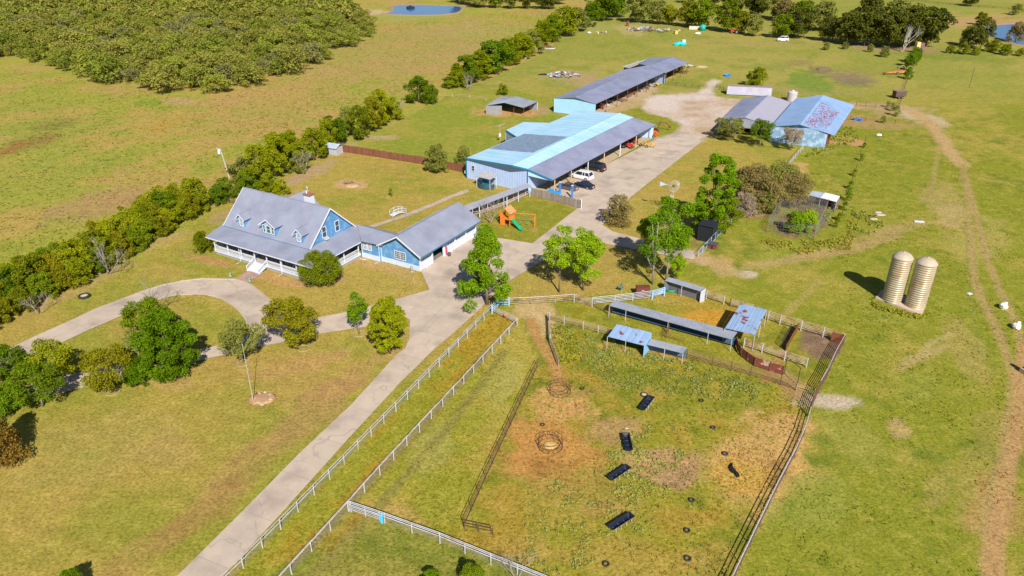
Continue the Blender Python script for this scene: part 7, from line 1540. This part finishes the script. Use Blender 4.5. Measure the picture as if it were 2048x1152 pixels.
q = dn(P(1519,424)); mb = MB(); mb.lathe(q, [(.35,0),(.45,.4),(.4,.42),(.3,.1),(.01,.08)], 12, close=False); solo('purple_tub', 'small purple tub at the foot of the thicket', 'tub', mb, mat('tub_purple', (.10,.03,.35), .5), q)
pipe_fence('pipe_fence', 'white pipe fence between the barn yard and the right pasture', [(1605,300),(1585,323),(1562,352),(1548,372)], 1.35, (1.3,.9,.5), 2.8, M_PWH, r=.04, pr=.06, mesh=(1.1,.2))
pipe_fence('post_fence', 'dark post and rail fence behind the barns and container', [(1450,186),(1447,182),(1432,176)], 1.3, (1.2,.8,.4), 3, M_PDK, r=.03); pipe_fence('post_fence', 'low rusty pipe fence right of the blue barn roof', [(1712,212),(1750,215),(1795,219)], 1.4, (1.3,.9,.5), 3.5, M_PBR, r=.035); pipe_fence('post_fence', 'thin rail fence between the container and the blue barn', [(1545,194),(1580,199)], 1.3, (1.2,.8,.4), 3, M_PBR, r=.03)
pipe_fence('post_fence', 'dark rail fence across the yard behind the long barn', [(1335,170),(1370,174),(1398,178)], 1.2, (1.1,.7,.35), 3, M_PDK, r=.03); pipe_fence('post_fence', 'lower barn-side fence by the two blue tubs', [(1700,240),(1760,246),(1790,248)], 1.1, (1.0,.6), 4, M_PBR, r=.025)
pipe_fence('wire_fence', 'far dividing wire fence running up to the dark oak grove', [(1797,218),(1803,196),(1811,170),(1822,140),(1834,112)], 1.2, (1.1,.7,.3), 4, M_PDK, r=.025, pr=.05); pipe_fence('wire_fence', 'low wire fence between the paddock and the lone rounded bush', [(872,194),(905,195),(940,197),(972,203)], 1.2, (1.1,.6), 5, M_WOODPOST, mr=M_WIRE, r=.02, pr=.07)
pipe_fence('post_fence', 'dark three-rail fence between the hedgerow and the left end of the house', [(424,394),(447,402),(470,410)], 1.3, (1.2,.8,.4), 2.6, M_PDK, r=.05, pr=.08)
for i, (x, y) in enumerate([(1730,282),(1720,308),(1712,338),(1704,362),(1700,388),(1690,410),(1684,430),(1672,452)]): q = dn(P(x,y)); mb = MB(); mb.tube([q, dn(q,1.3)], .06, 6); solo('old_post', '%s old dark post from the top of the broken line in the right pasture' % ORD[i], 'post', mb, M_PDK, q, 'old posts in the right pasture')
# ------------------------------------------------------------------ stock gear in the pen
M_TR = mat('trough_black', (.012,.016,.035), .35, .1, 2)
def trough(x, y, a_, ln, label):
    q = dn(P(x, y)); F = frame(q, a_); T = Thing('feed_trough', label, 'trough', q, 'feed troughs in the pen'); hl, hw = ln/2, .45; z = .62
    mb = MB(); o = [(-hl,-hw),(hl,-hw),(hl,hw),(-hl,hw)]; i1 = [(-hl+.07,-hw+.07),(hl-.07,-hw+.07),(hl-.07,hw-.07),(-hl+.07,hw-.07)]; i2 = [(-hl+.25,-.16),(hl-.25,-.16),(hl-.25,.16),(-hl+.25,.16)]
    P_ = lambda L_, zz: [F(u, v, zz) for u, v in L_]
    rings = [P_(o, z), P_(i1, z+.02), P_(i2, z-.3)]; low = [P_([(u*.9, v*.45) for u, v in o], z-.36)]
    for k in range(4):
        j = (k+1) % 4; mb.poly([rings[0][k], rings[0][j], rings[1][j], rings[1][k]]); mb.poly([rings[1][k], rings[1][j], rings[2][j], rings[2][k]]); mb.poly([rings[0][k], rings[0][j], low[0][j], low[0][k]])
    mb.poly(rings[2]); mb.poly(low[0]); T.part('basin', mb, M_TR)
    for u in (-hl*.72, -hl*.25, hl*.25, hl*.72):
        mb = MB(); mb.tube([F(u,-hw*.95,0), F(u,-hw*.8,.3), F(u,-hw*.95,z)], .03, 5); mb.tube([F(u,hw*.95,0), F(u,hw*.8,.3), F(u,hw*.95,z)], .03, 5); mb.tube([F(u,-hw*.8,.3), F(u,hw*.8,.3)], .025, 5); T.part('leg', mb, M_PWH)
    return T
def twoang(a_, b_): a_, b_ = P(*a_), P(*b_); return math.degrees(math.atan2((b_-a_).y, (b_-a_).x)), (b_-a_).length
for (x, y), e0_, e1_, lb in (((1293,812),(1283,817),(1304,790),'feed trough farthest up the pen, beside a tyre'),((1254,890),(1250,863),(1258,899),'feed trough lying nearly end-on with a white label at its top end'),((1238,952),(1218,957),(1258,930),'third feed trough from the top, tilted on white legs'),((1242,1050),(1218,1056),(1264,1027),'nearest feed trough, lowest in the pen')):
    an, ln = twoang(e0_, e1_); trough(x, y, an, 3.05, lb)
q = dn(P(1253,866), .64); mb = MB(); mb.box((q.x, q.y, .66), (.4,.12,.02), 0); solo('paper_label', 'small white label at the top end of the second trough', 'label', mb, M_WHITE, q)
for i, (x, y, R_, lb) in enumerate([(1164,778,.3,'small tyre right of the upper bale ring'),(1403,802,.3,'small tyre in the grass right of the top trough'),(1426,856,.3,'tyre at the edge of the bare patch on the right'),(1450,908,.34,'tyre just above the shadow sheet on the bare patch'),(1383,1001,.32,'tyre between the bare patch and the lowest trough'),(1374,1062,.32,'tyre below and right of the lowest trough'),(1375,1118,.36,'tyre nearest the bottom right of the pen'),(1212,1129,.34,'tyre at the bottom edge of the pen'),(1085,850,.28,'small tyre between the two bale rings'),(1288,790,.5,'large pale-filled tyre touching the top trough')]):
    q = dn(P(x, y)); mb = MB(); mb.torus(q+Vector((0,0,.1)), R_*.8, .085, 18, 7); solo('old_tyre', lb, 'tyre', mb, M_TYRE, q, 'tyres lying in the pen')
    if R_ == .5: mb = MB(); mb.blob(q+Vector((0,0,.06)), (.4,.4,.08), 12, 4); solo('tyre_fill', 'pale mineral fill inside the large tyre', 'feed', mb, MATS['pale_sand'], q)
def ring(x, y, R_, label):
    q = dn(P(x, y)); T = Thing('bale_ring', label, 'feeder', q, 'round bale feeders')
    for z in (.1, .65, 1.15): mb = MB(); mb.torus(q+Vector((0,0,z)), R_, .03, 28, 5); T.part('hoop', mb, M_PBR)
    for i in range(14): a_ = 2*math.pi*i/14; c = q+Vector((R_*math.cos(a_), R_*math.sin(a_), 0)); mb = MB(); mb.tube([c, c+Vector((0,0,1.15))], .022, 4); T.part('upright', mb, M_PBR)
ring(1120, 784, 1.35, 'empty round bale ring feeder above the other'); ring(1101, 893, 1.4, 'round bale ring feeder standing on bare orange soil')
def mound(name, label, x, y, d, m, seed, cat='mound', seg=22): q = dn(P(x, y)); mb = MB(); mb.blob(q, d, seg, 8, .09, seed); return solo(name, label, cat, mb, m, q, smooth=True)
M_HAY = mat('hay', (.56,.38,.13), .95, .2, 3, .6, 10)
mound('hay_heap', 'low heap of loose hay inside the lower bale ring', 1101, 890, (.8,.7,.14), M_HAY, 3, 'hay')
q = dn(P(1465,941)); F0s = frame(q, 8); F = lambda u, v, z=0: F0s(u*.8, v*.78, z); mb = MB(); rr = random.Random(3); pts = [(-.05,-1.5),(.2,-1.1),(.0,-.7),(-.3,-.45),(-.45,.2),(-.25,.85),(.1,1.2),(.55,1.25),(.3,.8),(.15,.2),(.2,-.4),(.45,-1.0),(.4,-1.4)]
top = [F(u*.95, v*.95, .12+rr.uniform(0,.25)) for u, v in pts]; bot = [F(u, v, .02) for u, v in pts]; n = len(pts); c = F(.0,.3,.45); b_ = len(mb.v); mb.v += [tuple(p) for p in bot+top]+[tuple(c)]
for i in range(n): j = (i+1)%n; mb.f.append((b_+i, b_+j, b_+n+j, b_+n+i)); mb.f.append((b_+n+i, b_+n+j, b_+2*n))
solo('shadow_sheet', 'crumpled black sheet standing in for the hay mound shadow on the bare patch', 'sheet', mb, mat('shadow_black', (.008,.008,.01), .9), q)  # black shape added in place of the shadow beside the hay
# right pasture
for x, y, lb in ((2005,617,'upper white bulk bag in the right pasture'),(2031,657,'lower white bulk bag in the right pasture')):
    q = dn(P(x,y)); T = Thing('bulk_bag', lb, 'bag', q, 'white bulk bags'); mb = MB(); mb.blob(q+Vector((0,0,.42)), (.62,.55,.5), 9, 6, .22, int(x)); T.part('sack', mb, mat('bag_white', (.74,.72,.76), .8)); mb = MB(); mb.blob(q+Vector((.35,.2,.85)), (.28,.22,.24), 7, 5, .3, int(y)); T.part('neck', mb, MATS['bag_white'])
q = dn(P(1939,588)); mb = MB(); mb.box((q.x,q.y,.06), (.8,.5,.1), .4); solo('plank_stack', 'small white board flat on the grass left of the bulk bags', 'board', mb, M_WHITE, q); q = dn(P(1838,444)); mb = MB(); mb.box((q.x,q.y,.1), (1.8,.6,.14), -.15); solo('plank_stack', 'white plank lying in the pasture above the silos', 'board', mb, M_WHITE, q)
q = dn(P(2050,745)); T = Thing('barrel_stand', 'dark blue barrel on a light base half cut by the right edge', 'barrel', q); mb = MB(); mb.box((q.x,q.y,.3), (1.1,.9,.6), .3); T.part('base', mb, MATS['pale_sand']); mb = MB(); mb.lathe(q+Vector((0,0,.6)), [(.35,0),(.38,.3),(.38,.7),(.33,1.0)], 14); T.part('drum', mb, mat('drum_blue', (.03,.12,.22), .5))
for i, (x, y) in enumerate([(1709,240),(1720,241.5)]): q = dn(P(x,y)); mb = MB(); mb.lathe(q, [(.5,0),(.6,.55),(.55,.57),(.45,.12),(.01,.1)], 14, close=False); solo('blue_tub', '%s of the two blue stock tubs right of the blue barn' % ('left' if i == 0 else 'right'), 'tub', mb, mat('tub_blue', (.01,.20,.75), .5), q, 'two blue tubs')
q = dn(P(1454,152)); mb = MB(); mb.lathe(q, [(1.2,0),(1.3,.5),(1.25,.52),(1.1,.1),(.01,.08)], 16, close=False); solo('paddling_pool', 'round bright blue pool in the far yard beyond the container', 'pool', mb, MATS['tub_blue'], q)
q = dn(P(1757,272)); mb = MB(); mb.blob(q+Vector((0,0,.3)), (.8,.5,.35), 8, 5, .2, 2); solo('pale_sack', 'small pale sack in the grass right of the blue barn', 'bag', mb, mat('sack_pale', (.5,.6,.62), .8), q)
for x, y, sx_, lb in ((1760,430,1.3,'pale rock heap at the lower end of the old post line'),(1745,438,1.0,'flat stone by the post line'),(1756,425,.8,'grey stone by the post line')): mound('stone', lb, x, y, (sx_,.5,.22), MATS['rock'], int(x), 'stone', 8)
# ------------------------------------------------------------------ machinery and junk
M_RED = mat('machine_red', (.55,.03,.02), .5, .15, 2); M_ORG = mat('machine_orange', (.70,.10,.02), .5, .15, 2); M_YEL = mat('machine_tan', (.55,.36,.10), .7, .25, 2)
def wheel(T, c, r_, w_, axis, m=None): mb = MB(); ax = Vector(axis).normalized()*w_/2; mb.tube([c-ax, c+ax], r_, 14); wq = T.part('wheel', mb, m or M_TYRE); mb = MB(); mb.tube([c-ax*1.1, c+ax*1.1], r_*.45, 10); T.part('rim', mb, M_RIM, wq)
def implement(name, label, x, y, ang, m, ln=3., cat='implement', arms=True, seed=1):
    q = dn(P(x,y)); F = frame(q, ang); T = Thing(name, label, cat, q); r_ = random.Random(seed)
    mb = MB()
    for v in (-.8, .8): mb.fbox(F, -ln/2, ln/2, v-.06, v+.06, .55, .7)
    for u in (-ln/2+.06, -ln/6, ln/6, ln/2-.06): mb.fbox(F, u-.06, u+.06, -.74, .74, .56, .69)
    T.part('frame', mb, m)
    for u in (-ln/3, 0, ln/3):
        for v in (-.6, 0, .6): mb = MB(); mb.tube([F(u,v,.6), F(u+.15,v,.3), F(u,v,.03)], .04, 5); T.part('tine', mb, m)
    for v in (-1.0, 1.0): wheel(T, F(-ln/4, v, .35), .35, .2, F(0,1,0)-F(0,0,0))
    if arms: mb = MB(); mb.tube([F(ln/2,0,.6), F(ln/2+1.1,0,.45)], .06, 6); mb.tube([F(ln/4,0,.65), F(ln/4+.2,0,1.4), F(ln/2+.3,0,.6)], .05, 6); T.part('drawbar', mb, m)
    return T
def tractor(label, x, y, ang, m, s_=1.):
    q = dn(P(x,y)); F0_ = frame(q, ang); F = lambda u, v, z=0: Vector((q.x+(F0_(u*s_,v*s_,0)-q).x, q.y+(F0_(u*s_,v*s_,0)-q).y, z*s_)); T = Thing('tractor', label, 'tractor', q)
    T.part('hood', MB().hexa([F(.2,-.35,.7),F(1.9,-.3,.7),F(1.9,.3,.7),F(.2,.35,.7)],[F(.2,-.35,1.45),F(1.85,-.26,1.3),F(1.85,.26,1.3),F(.2,.35,1.45)]), m); T.part('fender', MB().fbox(F,-1.1,.1,-.95,-.5,1.25,1.4).fbox(F,-1.1,.1,.5,.95,1.25,1.4), m); T.part('seat', MB().fbox(F,-.7,-.3,-.25,.25,1.1,1.25).fbox(F,-.75,-.65,-.25,.25,1.25,1.6), M_DARK)
    mb = MB(); mb.tube([F(-.1,0,1.4),F(.05,0,1.75)], .03, 5); mb.torus(F(-.02,0,1.75), .2*s_, .02, 14, 4); T.part('steering_wheel', mb, M_DARK)
    ax = F(0,1,0)-F(0,0,0)
    for v in (-.8,.8): wheel(T, F(-.55,v,.72), .72*s_, .36, ax)
    for v in (-.55,.55): wheel(T, F(1.45,v,.38), .38*s_, .22, ax)
    return T
tractor('red tractor parked under the workshop lean-to', 1253, 296, na+180, M_RED, .95); tractor('second dark red tractor deeper under the lean-to', 1262, 286, na+180, mat('machine_dark_red', (.30,.02,.02), .5), .95)
implement('orange_mower', 'orange and black mower at the far corner of the workshop lean-to', 1306, 273, 20, M_ORG, 1.8, 'mower')
q = dn(P(1306,271)); mb = MB(); mb.box((q.x,q.y,1.0), (1.5,1.0,.55), .3); solo('orange_hopper', 'orange hopper box beside the far corner post of the lean-to', 'hopper', mb, M_ORG, q)
implement('yellow_implement', 'tan and yellow hay rake under the far end of the lean-to', 1290, 291, -30, M_YEL, 3.4, 'implement', True, 2); implement('yellow_implement', 'second tan implement piled next to the hay rake', 1300, 294, -20, M_YEL, 2.6, 'implement', False, 3)
# dark backhoe arm in the yard
q = dn(P(1318,262)); F = frame(q, 10); T = Thing('backhoe_arm', 'dark rusty backhoe attachment with raised arm in the yard', 'implement', q)
mb = MB(); mb.tube([F(-.5,0,.4), F(.2,0,2.6)], .2, 6); T.part('mast', mb, M_RUST); mb = MB(); mb.tube([F(.2,0,2.6), F(1.8,0,2.2), F(2.9,0,1.3)], .16, 6); T.part('boom', mb, M_RUST); mb = MB(); mb.blob(F(3.0,0,1.0), (.35,.3,.35), 7, 5, .2); T.part('bucket', mb, M_PBR); mb = MB(); mb.fbox(F, -2.6, -.3, -.7, -.5, .2, .5).fbox(F, -2.6, -.3, .5, .7, .2, .5).fbox(F, -2.6, -2.3, -.5, .5, .2, .5); T.part('skid', mb, M_DARK)
# things inside the long barn
tractor('orange-red tractor at the near end of the long barn', 1198, 217, -40, M_ORG, .8)
junkc = [('machine_grey', (.35,.37,.42)), ('machine_rust', (.26,.09,.04)), ('machine_white', (.65,.65,.68)), ('machine_blue', (.08,.16,.40)), ('machine_yellow', (.60,.45,.06)), ('machine_dark', (.04,.04,.05))]
for i, (x, y, k, lb) in enumerate([(1208,213,2,'white garden implement near the first post of the long barn'),(1218,206,0,'grey implement between the first posts of the long barn'),(1229,201,5,'dark implement in the shade of the long barn'),(1245,203,1,'rusty harrow lying in front of the long barn'),(1255,194,1,'orange-brown low trailer frame in front of the long barn'),(1266,188,1,'rusty frame near the middle of the long barn'),(1275,183,5,'dark plough in the middle of the long barn'),(1290,178,5,'dark rake toward the far end of the long barn'),(1302,173,0,'pale grey implement near the far end of the long barn'),(1314,171,4,'yellow implement at the far end of the long barn')]):
    implement('farm_implement', lb, x, y, -30+i*17, mat(junkc[k][0], junkc[k][1], .7, .2, 2), 2.4+.3*(i % 3), 'implement', i % 2 == 0, i)
implement('farm_implement', 'rusty frame beside the far open end of the hay barn', 1368, 146, 10, M_RUST, 2.6, 'implement', True, 21); implement('farm_implement', 'grey implement at the far open end of the hay barn', 1377, 134, 30, mat('machine_white', (.65,.65,.68)), 3, 'implement', False, 22)
mound('rubble_pile', 'pale rubble pile beyond the far end of the hay barn', 1402, 134, (2.6,1.6,.6), mat('rubble', (.36,.29,.20), .95, .25, 1, .5), 6, 'pile', 14); mound('dirt_pile', 'small dark dirt pile in the far yard', 1646, 139, (2.4,1.3,.7), mat('dirt_dark', (.15,.11,.10), .95, .2), 7, 'pile', 14)
# orange-brown implement with two steel wheels by the hedge
q = dn(P(1800,148)); F = frame(q, 5); T = Thing('old_baler', 'rusty orange implement with two tall spoked wheels by the far dividing hedge', 'implement', q); mb = MB(); mb.hexa([F(-6.5,-.4,.4),F(3,-.8,.4),F(3,.8,.4),F(-6.5,.4,.4)],[F(-6.5,-.3,.8),F(3,-.7,1.4),F(3,.7,1.4),F(-6.5,.3,.8)]); T.part('body', mb, mat('baler_rust', (.42,.16,.05), .8, .25))
for u, v in ((2.5,0.9),(.1,2.0)): mb = MB(); mb.torus(F(u+1.5,v,1.35), 1.2, .16, 22, 6, rot=Matrix.Rotation(math.radians(85), 3, 'X')); T.part('wheel', mb, mat('wheel_rust', (.33,.22,.15), .8))
for u in (-6,-1.5,1.5): wheel(T, F(u,-.7,.45), .45, .25, F(0,1,0)-F(0,0,0))
q = dn(P(1797,196)); F = frame(q, 8); T = Thing('stock_trailer', 'dark brown box trailer standing by the far dividing fence', 'trailer', q); mb = MB(); mb.fbox(F,-1.8,1.8,-1,1,.6,2.3); T.part('body', mb, mat('trailer_brown', (.11,.07,.06), .8)); mb = MB(); mb.fbox(F,-1.9,1.9,-1.1,1.1,2.303,2.4); T.part('roof', mb, mat('trailer_top', (.22,.17,.15), .8)); [wheel(T, F(u,v,.4), .4, .25, F(0,1,0)-F(0,0,0)) for u in (-.6,.6) for v in (-1.05,1.05)]
# junk heaps: every piece counted once
def junk(x, y, rx, ry, n, label, seed, cols, size=(.5,1.6), group='junk heap', hh=.8):
    r_ = random.Random(seed); c0_ = dn(P(x, y)); kinds = []
    for i in range(n):
        a_, rr_ = r_.uniform(0, 6.28), r_.random()**.6; q = c0_+Vector((math.cos(a_)*rx*rr_, math.sin(a_)*ry*rr_, 0)); z = max(0, (1-rr_)*hh); s_ = r_.uniform(*size); k = r_.choice(['board','sheet','drum','log','crate']); an = r_.uniform(0, 3.14); mb = MB(); F = frame(q, math.degrees(an)); tl = r_.uniform(-.25,.3)
        if k == 'board': mb.hexa([F(-s_,-.1,z),F(s_,-.1,z+tl+.05),F(s_,.1,z+tl+.05),F(-s_,.1,z)],[F(-s_,-.1,z+.08),F(s_,-.1,z+tl+.13),F(s_,.1,z+tl+.13),F(-s_,.1,z+.08)])
        elif k == 'sheet': mb.hexa([F(-s_*.7,-s_*.5,z),F(s_*.7,-s_*.5,z+.1),F(s_*.6,s_*.5,z+.3+abs(tl)),F(-s_*.7,s_*.4,z+.2)],[F(-s_*.7,-s_*.5,z+.05),F(s_*.7,-s_*.5,z+.15),F(s_*.6,s_*.5,z+.36+abs(tl)),F(-s_*.7,s_*.4,z+.25)])
        elif k == 'drum': mb.tube([F(-.45,0,z+.3),F(.45,0,z+.3)], .3, 10)
        elif k == 'log': mb.tube([F(-s_,0,z+.12),F(0,.1,z+.2),F(s_,-.1,z+.14+abs(tl))], .1, 6)
        else: mb.fbox(F, -s_*.35, s_*.35, -s_*.3, s_*.3, z, z+s_*.5)
        nm, c = r_.choice(cols); solo('junk_'+k, label, 'junk', mb, mat(nm, c, .7, .15, 1), q, group)
JC = [('junk_white',(.70,.72,.78)),('junk_white',(.70,.72,.78)),('junk_pink',(.50,.32,.32)),('junk_lilac',(.50,.50,.62)),('junk_lilac',(.50,.50,.62)),('junk_grey',(.33,.35,.40)),('junk_blue',(.15,.30,.55)),('junk_brown',(.22,.13,.09)),('junk_brown',(.22,.13,.09))]
junk(1125,152,6,4.6,70,'scrap in the pink and white junk heap on the paddock behind the workshop',31,JC,(.5,1.5),'junk heap on the paddock',1.3)
JD = JC[:1]+JC[3:]+[('junk_brown',(.22,.13,.09))]*4
junk(1288,61,8,7,60,'scrap in the long junk heap by the far tree row',32,JD,(.7,2.2),'junk heap by the far trees',1.6); junk(1325,62,9,4,30,'plank or scrap in the brown end of the far junk heap',33,[('junk_brown',(.22,.13,.09)),('junk_grey',(.33,.35,.40)),('junk_tan',(.45,.33,.22))],(.8,2.6),'brown end of the far junk heap',.8)
junk(1048,116,2.5,2.5,8,'grey scrap under the diagonal tree row',34,[('junk_white',(.70,.72,.78)),('junk_grey',(.33,.35,.40))],(.5,1.3),'scrap under the tree row',.5); junk(1195,66,5,3,10,'scrap beyond the red and white boat',35,[('junk_white',(.70,.72,.78)),('junk_brown',(.22,.13,.09))],(.5,1.6),'scrap beyond the boat',.5)
q = dn(P(1087,149)); mb = MB(); mb.blob(q, (2.2,1.3,.3), 14, 5, .15, 8); solo('dark_tarp', 'dark tarp lying left of the pink and white junk heap', 'tarp', mb, M_DARK, q)
# boat
q = dn(P(1098,99)); F = frame(q, -4); T = Thing('boat', 'red and white motorboat grounded under the diagonal tree row', 'boat', q); L_ = 6.5
def hull(z0, z1, k0, k1):
    pts0 = [(-L_/2,-1.0*k0),(0,-1.15*k0),(L_*.3,-.8*k0),(L_/2*k0,0),(L_*.3,.8*k0),(0,1.15*k0),(-L_/2,1.0*k0)]; pts1 = [(-L_/2,-1.0*k1),(0,-1.15*k1),(L_*.3,-.8*k1),(L_/2*k1,0),(L_*.3,.8*k1),(0,1.15*k1),(-L_/2,1.0*k1)]; mb = MB(); b_ = 0; mb.v = [tuple(F(u,v,z0)) for u, v in pts0]+[tuple(F(u,v,z1)) for u, v in pts1]; n = 7
    mb.f = [(i,(i+1)%n,n+(i+1)%n,n+i) for i in range(n)]+[tuple(range(n))[::-1], tuple(range(n,2*n))]; return mb
T.part('hull', hull(.2,.8,.7,.95), M_WHITE); T.part('red_band', hull(.803,1.0,.96,1.0), M_RED); mb = MB(); mb.hexa([F(-.6,-.7,1.003),F(1.2,-.6,1.003),F(1.2,.6,1.003),F(-.6,.7,1.003)],[F(-.5,-.6,1.35),F(.6,-.45,1.4),F(.6,.45,1.4),F(-.5,.6,1.35)]); T.part('windscreen', mb, M_GLASS); mb = MB(); mb.fbox(F,-3.5,-3.25,-.2,.2,.5,1.4); T.part('outboard', mb, M_DARK)
# old van, teal tank, teal tarp, red machine
q = dn(P(1565,82)); car('old white van parked in front of the brownish far trees', q, 175, mat('van_white', (.78,.76,.80), .5), 'suv', 4.9, 2.0, 2.2)
q = dn(P(1405,61)); T = Thing('teal_tank', 'teal plastic water tank in front of the far tree row', 'tank', q); mb = MB(); mb.lathe(q, [(1.4,0),(1.45,2.2),(1.2,2.5),(.5,2.7)], 20); T.part('shell', mb, mat('tank_teal', (.01,.40,.36), .5), smooth=True); mb = MB(); mb.lathe(q+Vector((0,0,2.7)), [(.5,0),(.5,.2),(.05,.25)], 10); T.part('lid', mb, MATS['tank_teal'])
q = dn(P(1360,90)); T = Thing('covered_machine', 'machine under a turquoise tarp in the middle of the far field', 'machine', q); mb = MB(); mb.blob(q+Vector((0,0,.5)), (3.0,1.8,1.0), 12, 6, .18, 5); T.part('tarp', mb, mat('tarp_turquoise', (.02,.48,.50), .5)); mb = MB(); mb.box((q.x+1.4,q.y,1.5), (1.6,1.2,1.6), .2); T.part('cab', mb, mat('cab_pale', (.45,.55,.75), .5))
tractor('old red tractor in front of the far tree row', 1470, 67, 170, M_RED, 1.15)
q = dn(P(1255,52)); mb = MB(); mb.lathe(q, [(.7,0),(.75,2.4),(.6,2.5)], 12); solo('rusty_drum', 'rusty upright drum left of the far junk heap', 'drum', mb, M_RUST, q); q = dn(P(1352,68)); mb = MB(); mb.box((q.x,q.y,.8), (1.4,1.2,1.6), .2); solo('yellow_box', 'small yellow box at the right end of the far junk heap', 'box', mb, MATS['machine_yellow'], q)
q = dn(P(1388,59)); mb = MB(); mb.box((q.x,q.y,.8), (5,1.6,1.5), -.1); solo('flatbed_load', 'pale flatbed load left of the teal tank', 'load', mb, mat('load_pale', (.55,.52,.45), .8), q); q = dn(P(1396,69)); mb = MB(); mb.blob(q+Vector((0,0,.5)), (1.4,.9,.6), 8, 5, .15, 3); solo('pale_sack', 'pale lump on the grass in front of the teal tank', 'bag', mb, MATS['bag_white'], q)
q = dn(P(1832,106)); T = Thing('deer_blind', 'narrow cream and brown blind at the upper end of the dividing hedge', 'hut', q); mb = MB(); mb.box((q.x,q.y,2.2), (1.6,1.6,4.4), .1); T.part('body', mb, mat('blind_cream', (.60,.48,.25), .8)); mb = MB(); mb.box((q.x+1.9,q.y+.3,2.0), (1.6,1.2,4.0), .1); T.part('side', mb, mat('blind_brown', (.20,.10,.12), .8))
# cow in the pond, small dots of cattle
q = dn(P(821,17)); T = Thing('floating_platform', 'black float in the middle of the top pond', 'float', q+Vector((0,0,.1))); mb = MB(); mb.blob(q+Vector((0,0,.5)), (2.6,1.6,.9), 12, 6, .12, 4); T.part('hull', mb, M_DARK); mb = MB(); mb.box((q.x,q.y,1.5), (1.2,.9,.4)); T.part('box', mb, M_DARK)
pipe_fence('wire_fence', 'faint far field fence at the top right', [(1780,-2),(1900,10),(2048,22),(2150,30)], 1.3, (1.2,.8,.4), 8, M_PDK, r=.05, pr=.1)
# smoker / firebox
q = dn(P(1285,591)); F = frame(q, 2); T = Thing('rusty_smoker', 'red-brown rusty steel smoker box leaning on the white fence', 'smoker', q)
mb = MB(); mb.hexa([F(-1.1,-.5,.15),F(1.1,-.5,.15),F(1.1,.5,.15),F(-1.1,.5,.15)],[F(-1.1,-.15,1.5),F(1.1,-.15,1.5),F(1.1,.6,1.6),F(-1.1,.6,1.6)]); T.part('body', mb, mat('smoker_rust', (.12,.03,.025), .8, .2, 3)); mb = MB(); mb.tube([F(-1.05,-.6,.3),F(-.08,-.6,.3)], .22, 12); mb.tube([F(.08,-.6,.3),F(1.05,-.6,.3)], .22, 12); T.part('drum', mb, mat('smoker_grey', (.24,.17,.20), .5)); mb = MB(); mb.tube([F(-.1,-.38,.95),F(-.1,-.32,1.0)], .26, 12); T.part('emblem', mb, mat('emblem_pale', (.50,.42,.42), .6))
q = dn(P(1033,604)); mb = MB(); mb.torus(q+Vector((0,0,.35)), .3, .05, 16, 5, rot=Matrix.Rotation(math.radians(80), 3, 'X')); solo('hose_reel', 'small dark wheel by the pipe fence corner', 'wheel', mb, M_DARK, q)
q = dn(P(933,353)); T = Thing('satellite_dish', 'small pale satellite dish at the left corner of the workshop', 'dish', q); mb = MB(); mb.tube([q, dn(q,1.0)], .04, 6); T.part('pole', mb, M_GALV); mb = MB(); mb.tube([q+Vector((0,0,1.1)), q+Vector((-.1,-.12,1.15))], .5, 14, .46); T.part('dish', mb, M_WSKIRT)
q = dn(P(1000,282)); T = Thing('antenna_mast', 'thin mast with white box and antenna left of the workshop extension', 'antenna', q); mb = MB(); mb.tube([q, dn(q,4.2)], .05, 6); T.part('mast', mb, M_GALV); mb = MB(); mb.box((q.x,q.y,1.6), (.5,.5,.8)); T.part('box', mb, M_WHITE); mb = MB(); mb.tube([dn(q,4.1)+Vector((-1.2,0,-.4)), dn(q,4.1)+Vector((1.4,0,.5))], .04, 5)
for k in range(6): c = dn(q,4.1)+Vector((-1.2+.5*k,0,-.4+.17*k)); mb.tube([c+Vector((0,-.5,0)), c+Vector((0,.5,0))], .02, 4)
T.part('antenna', mb, M_GALV)
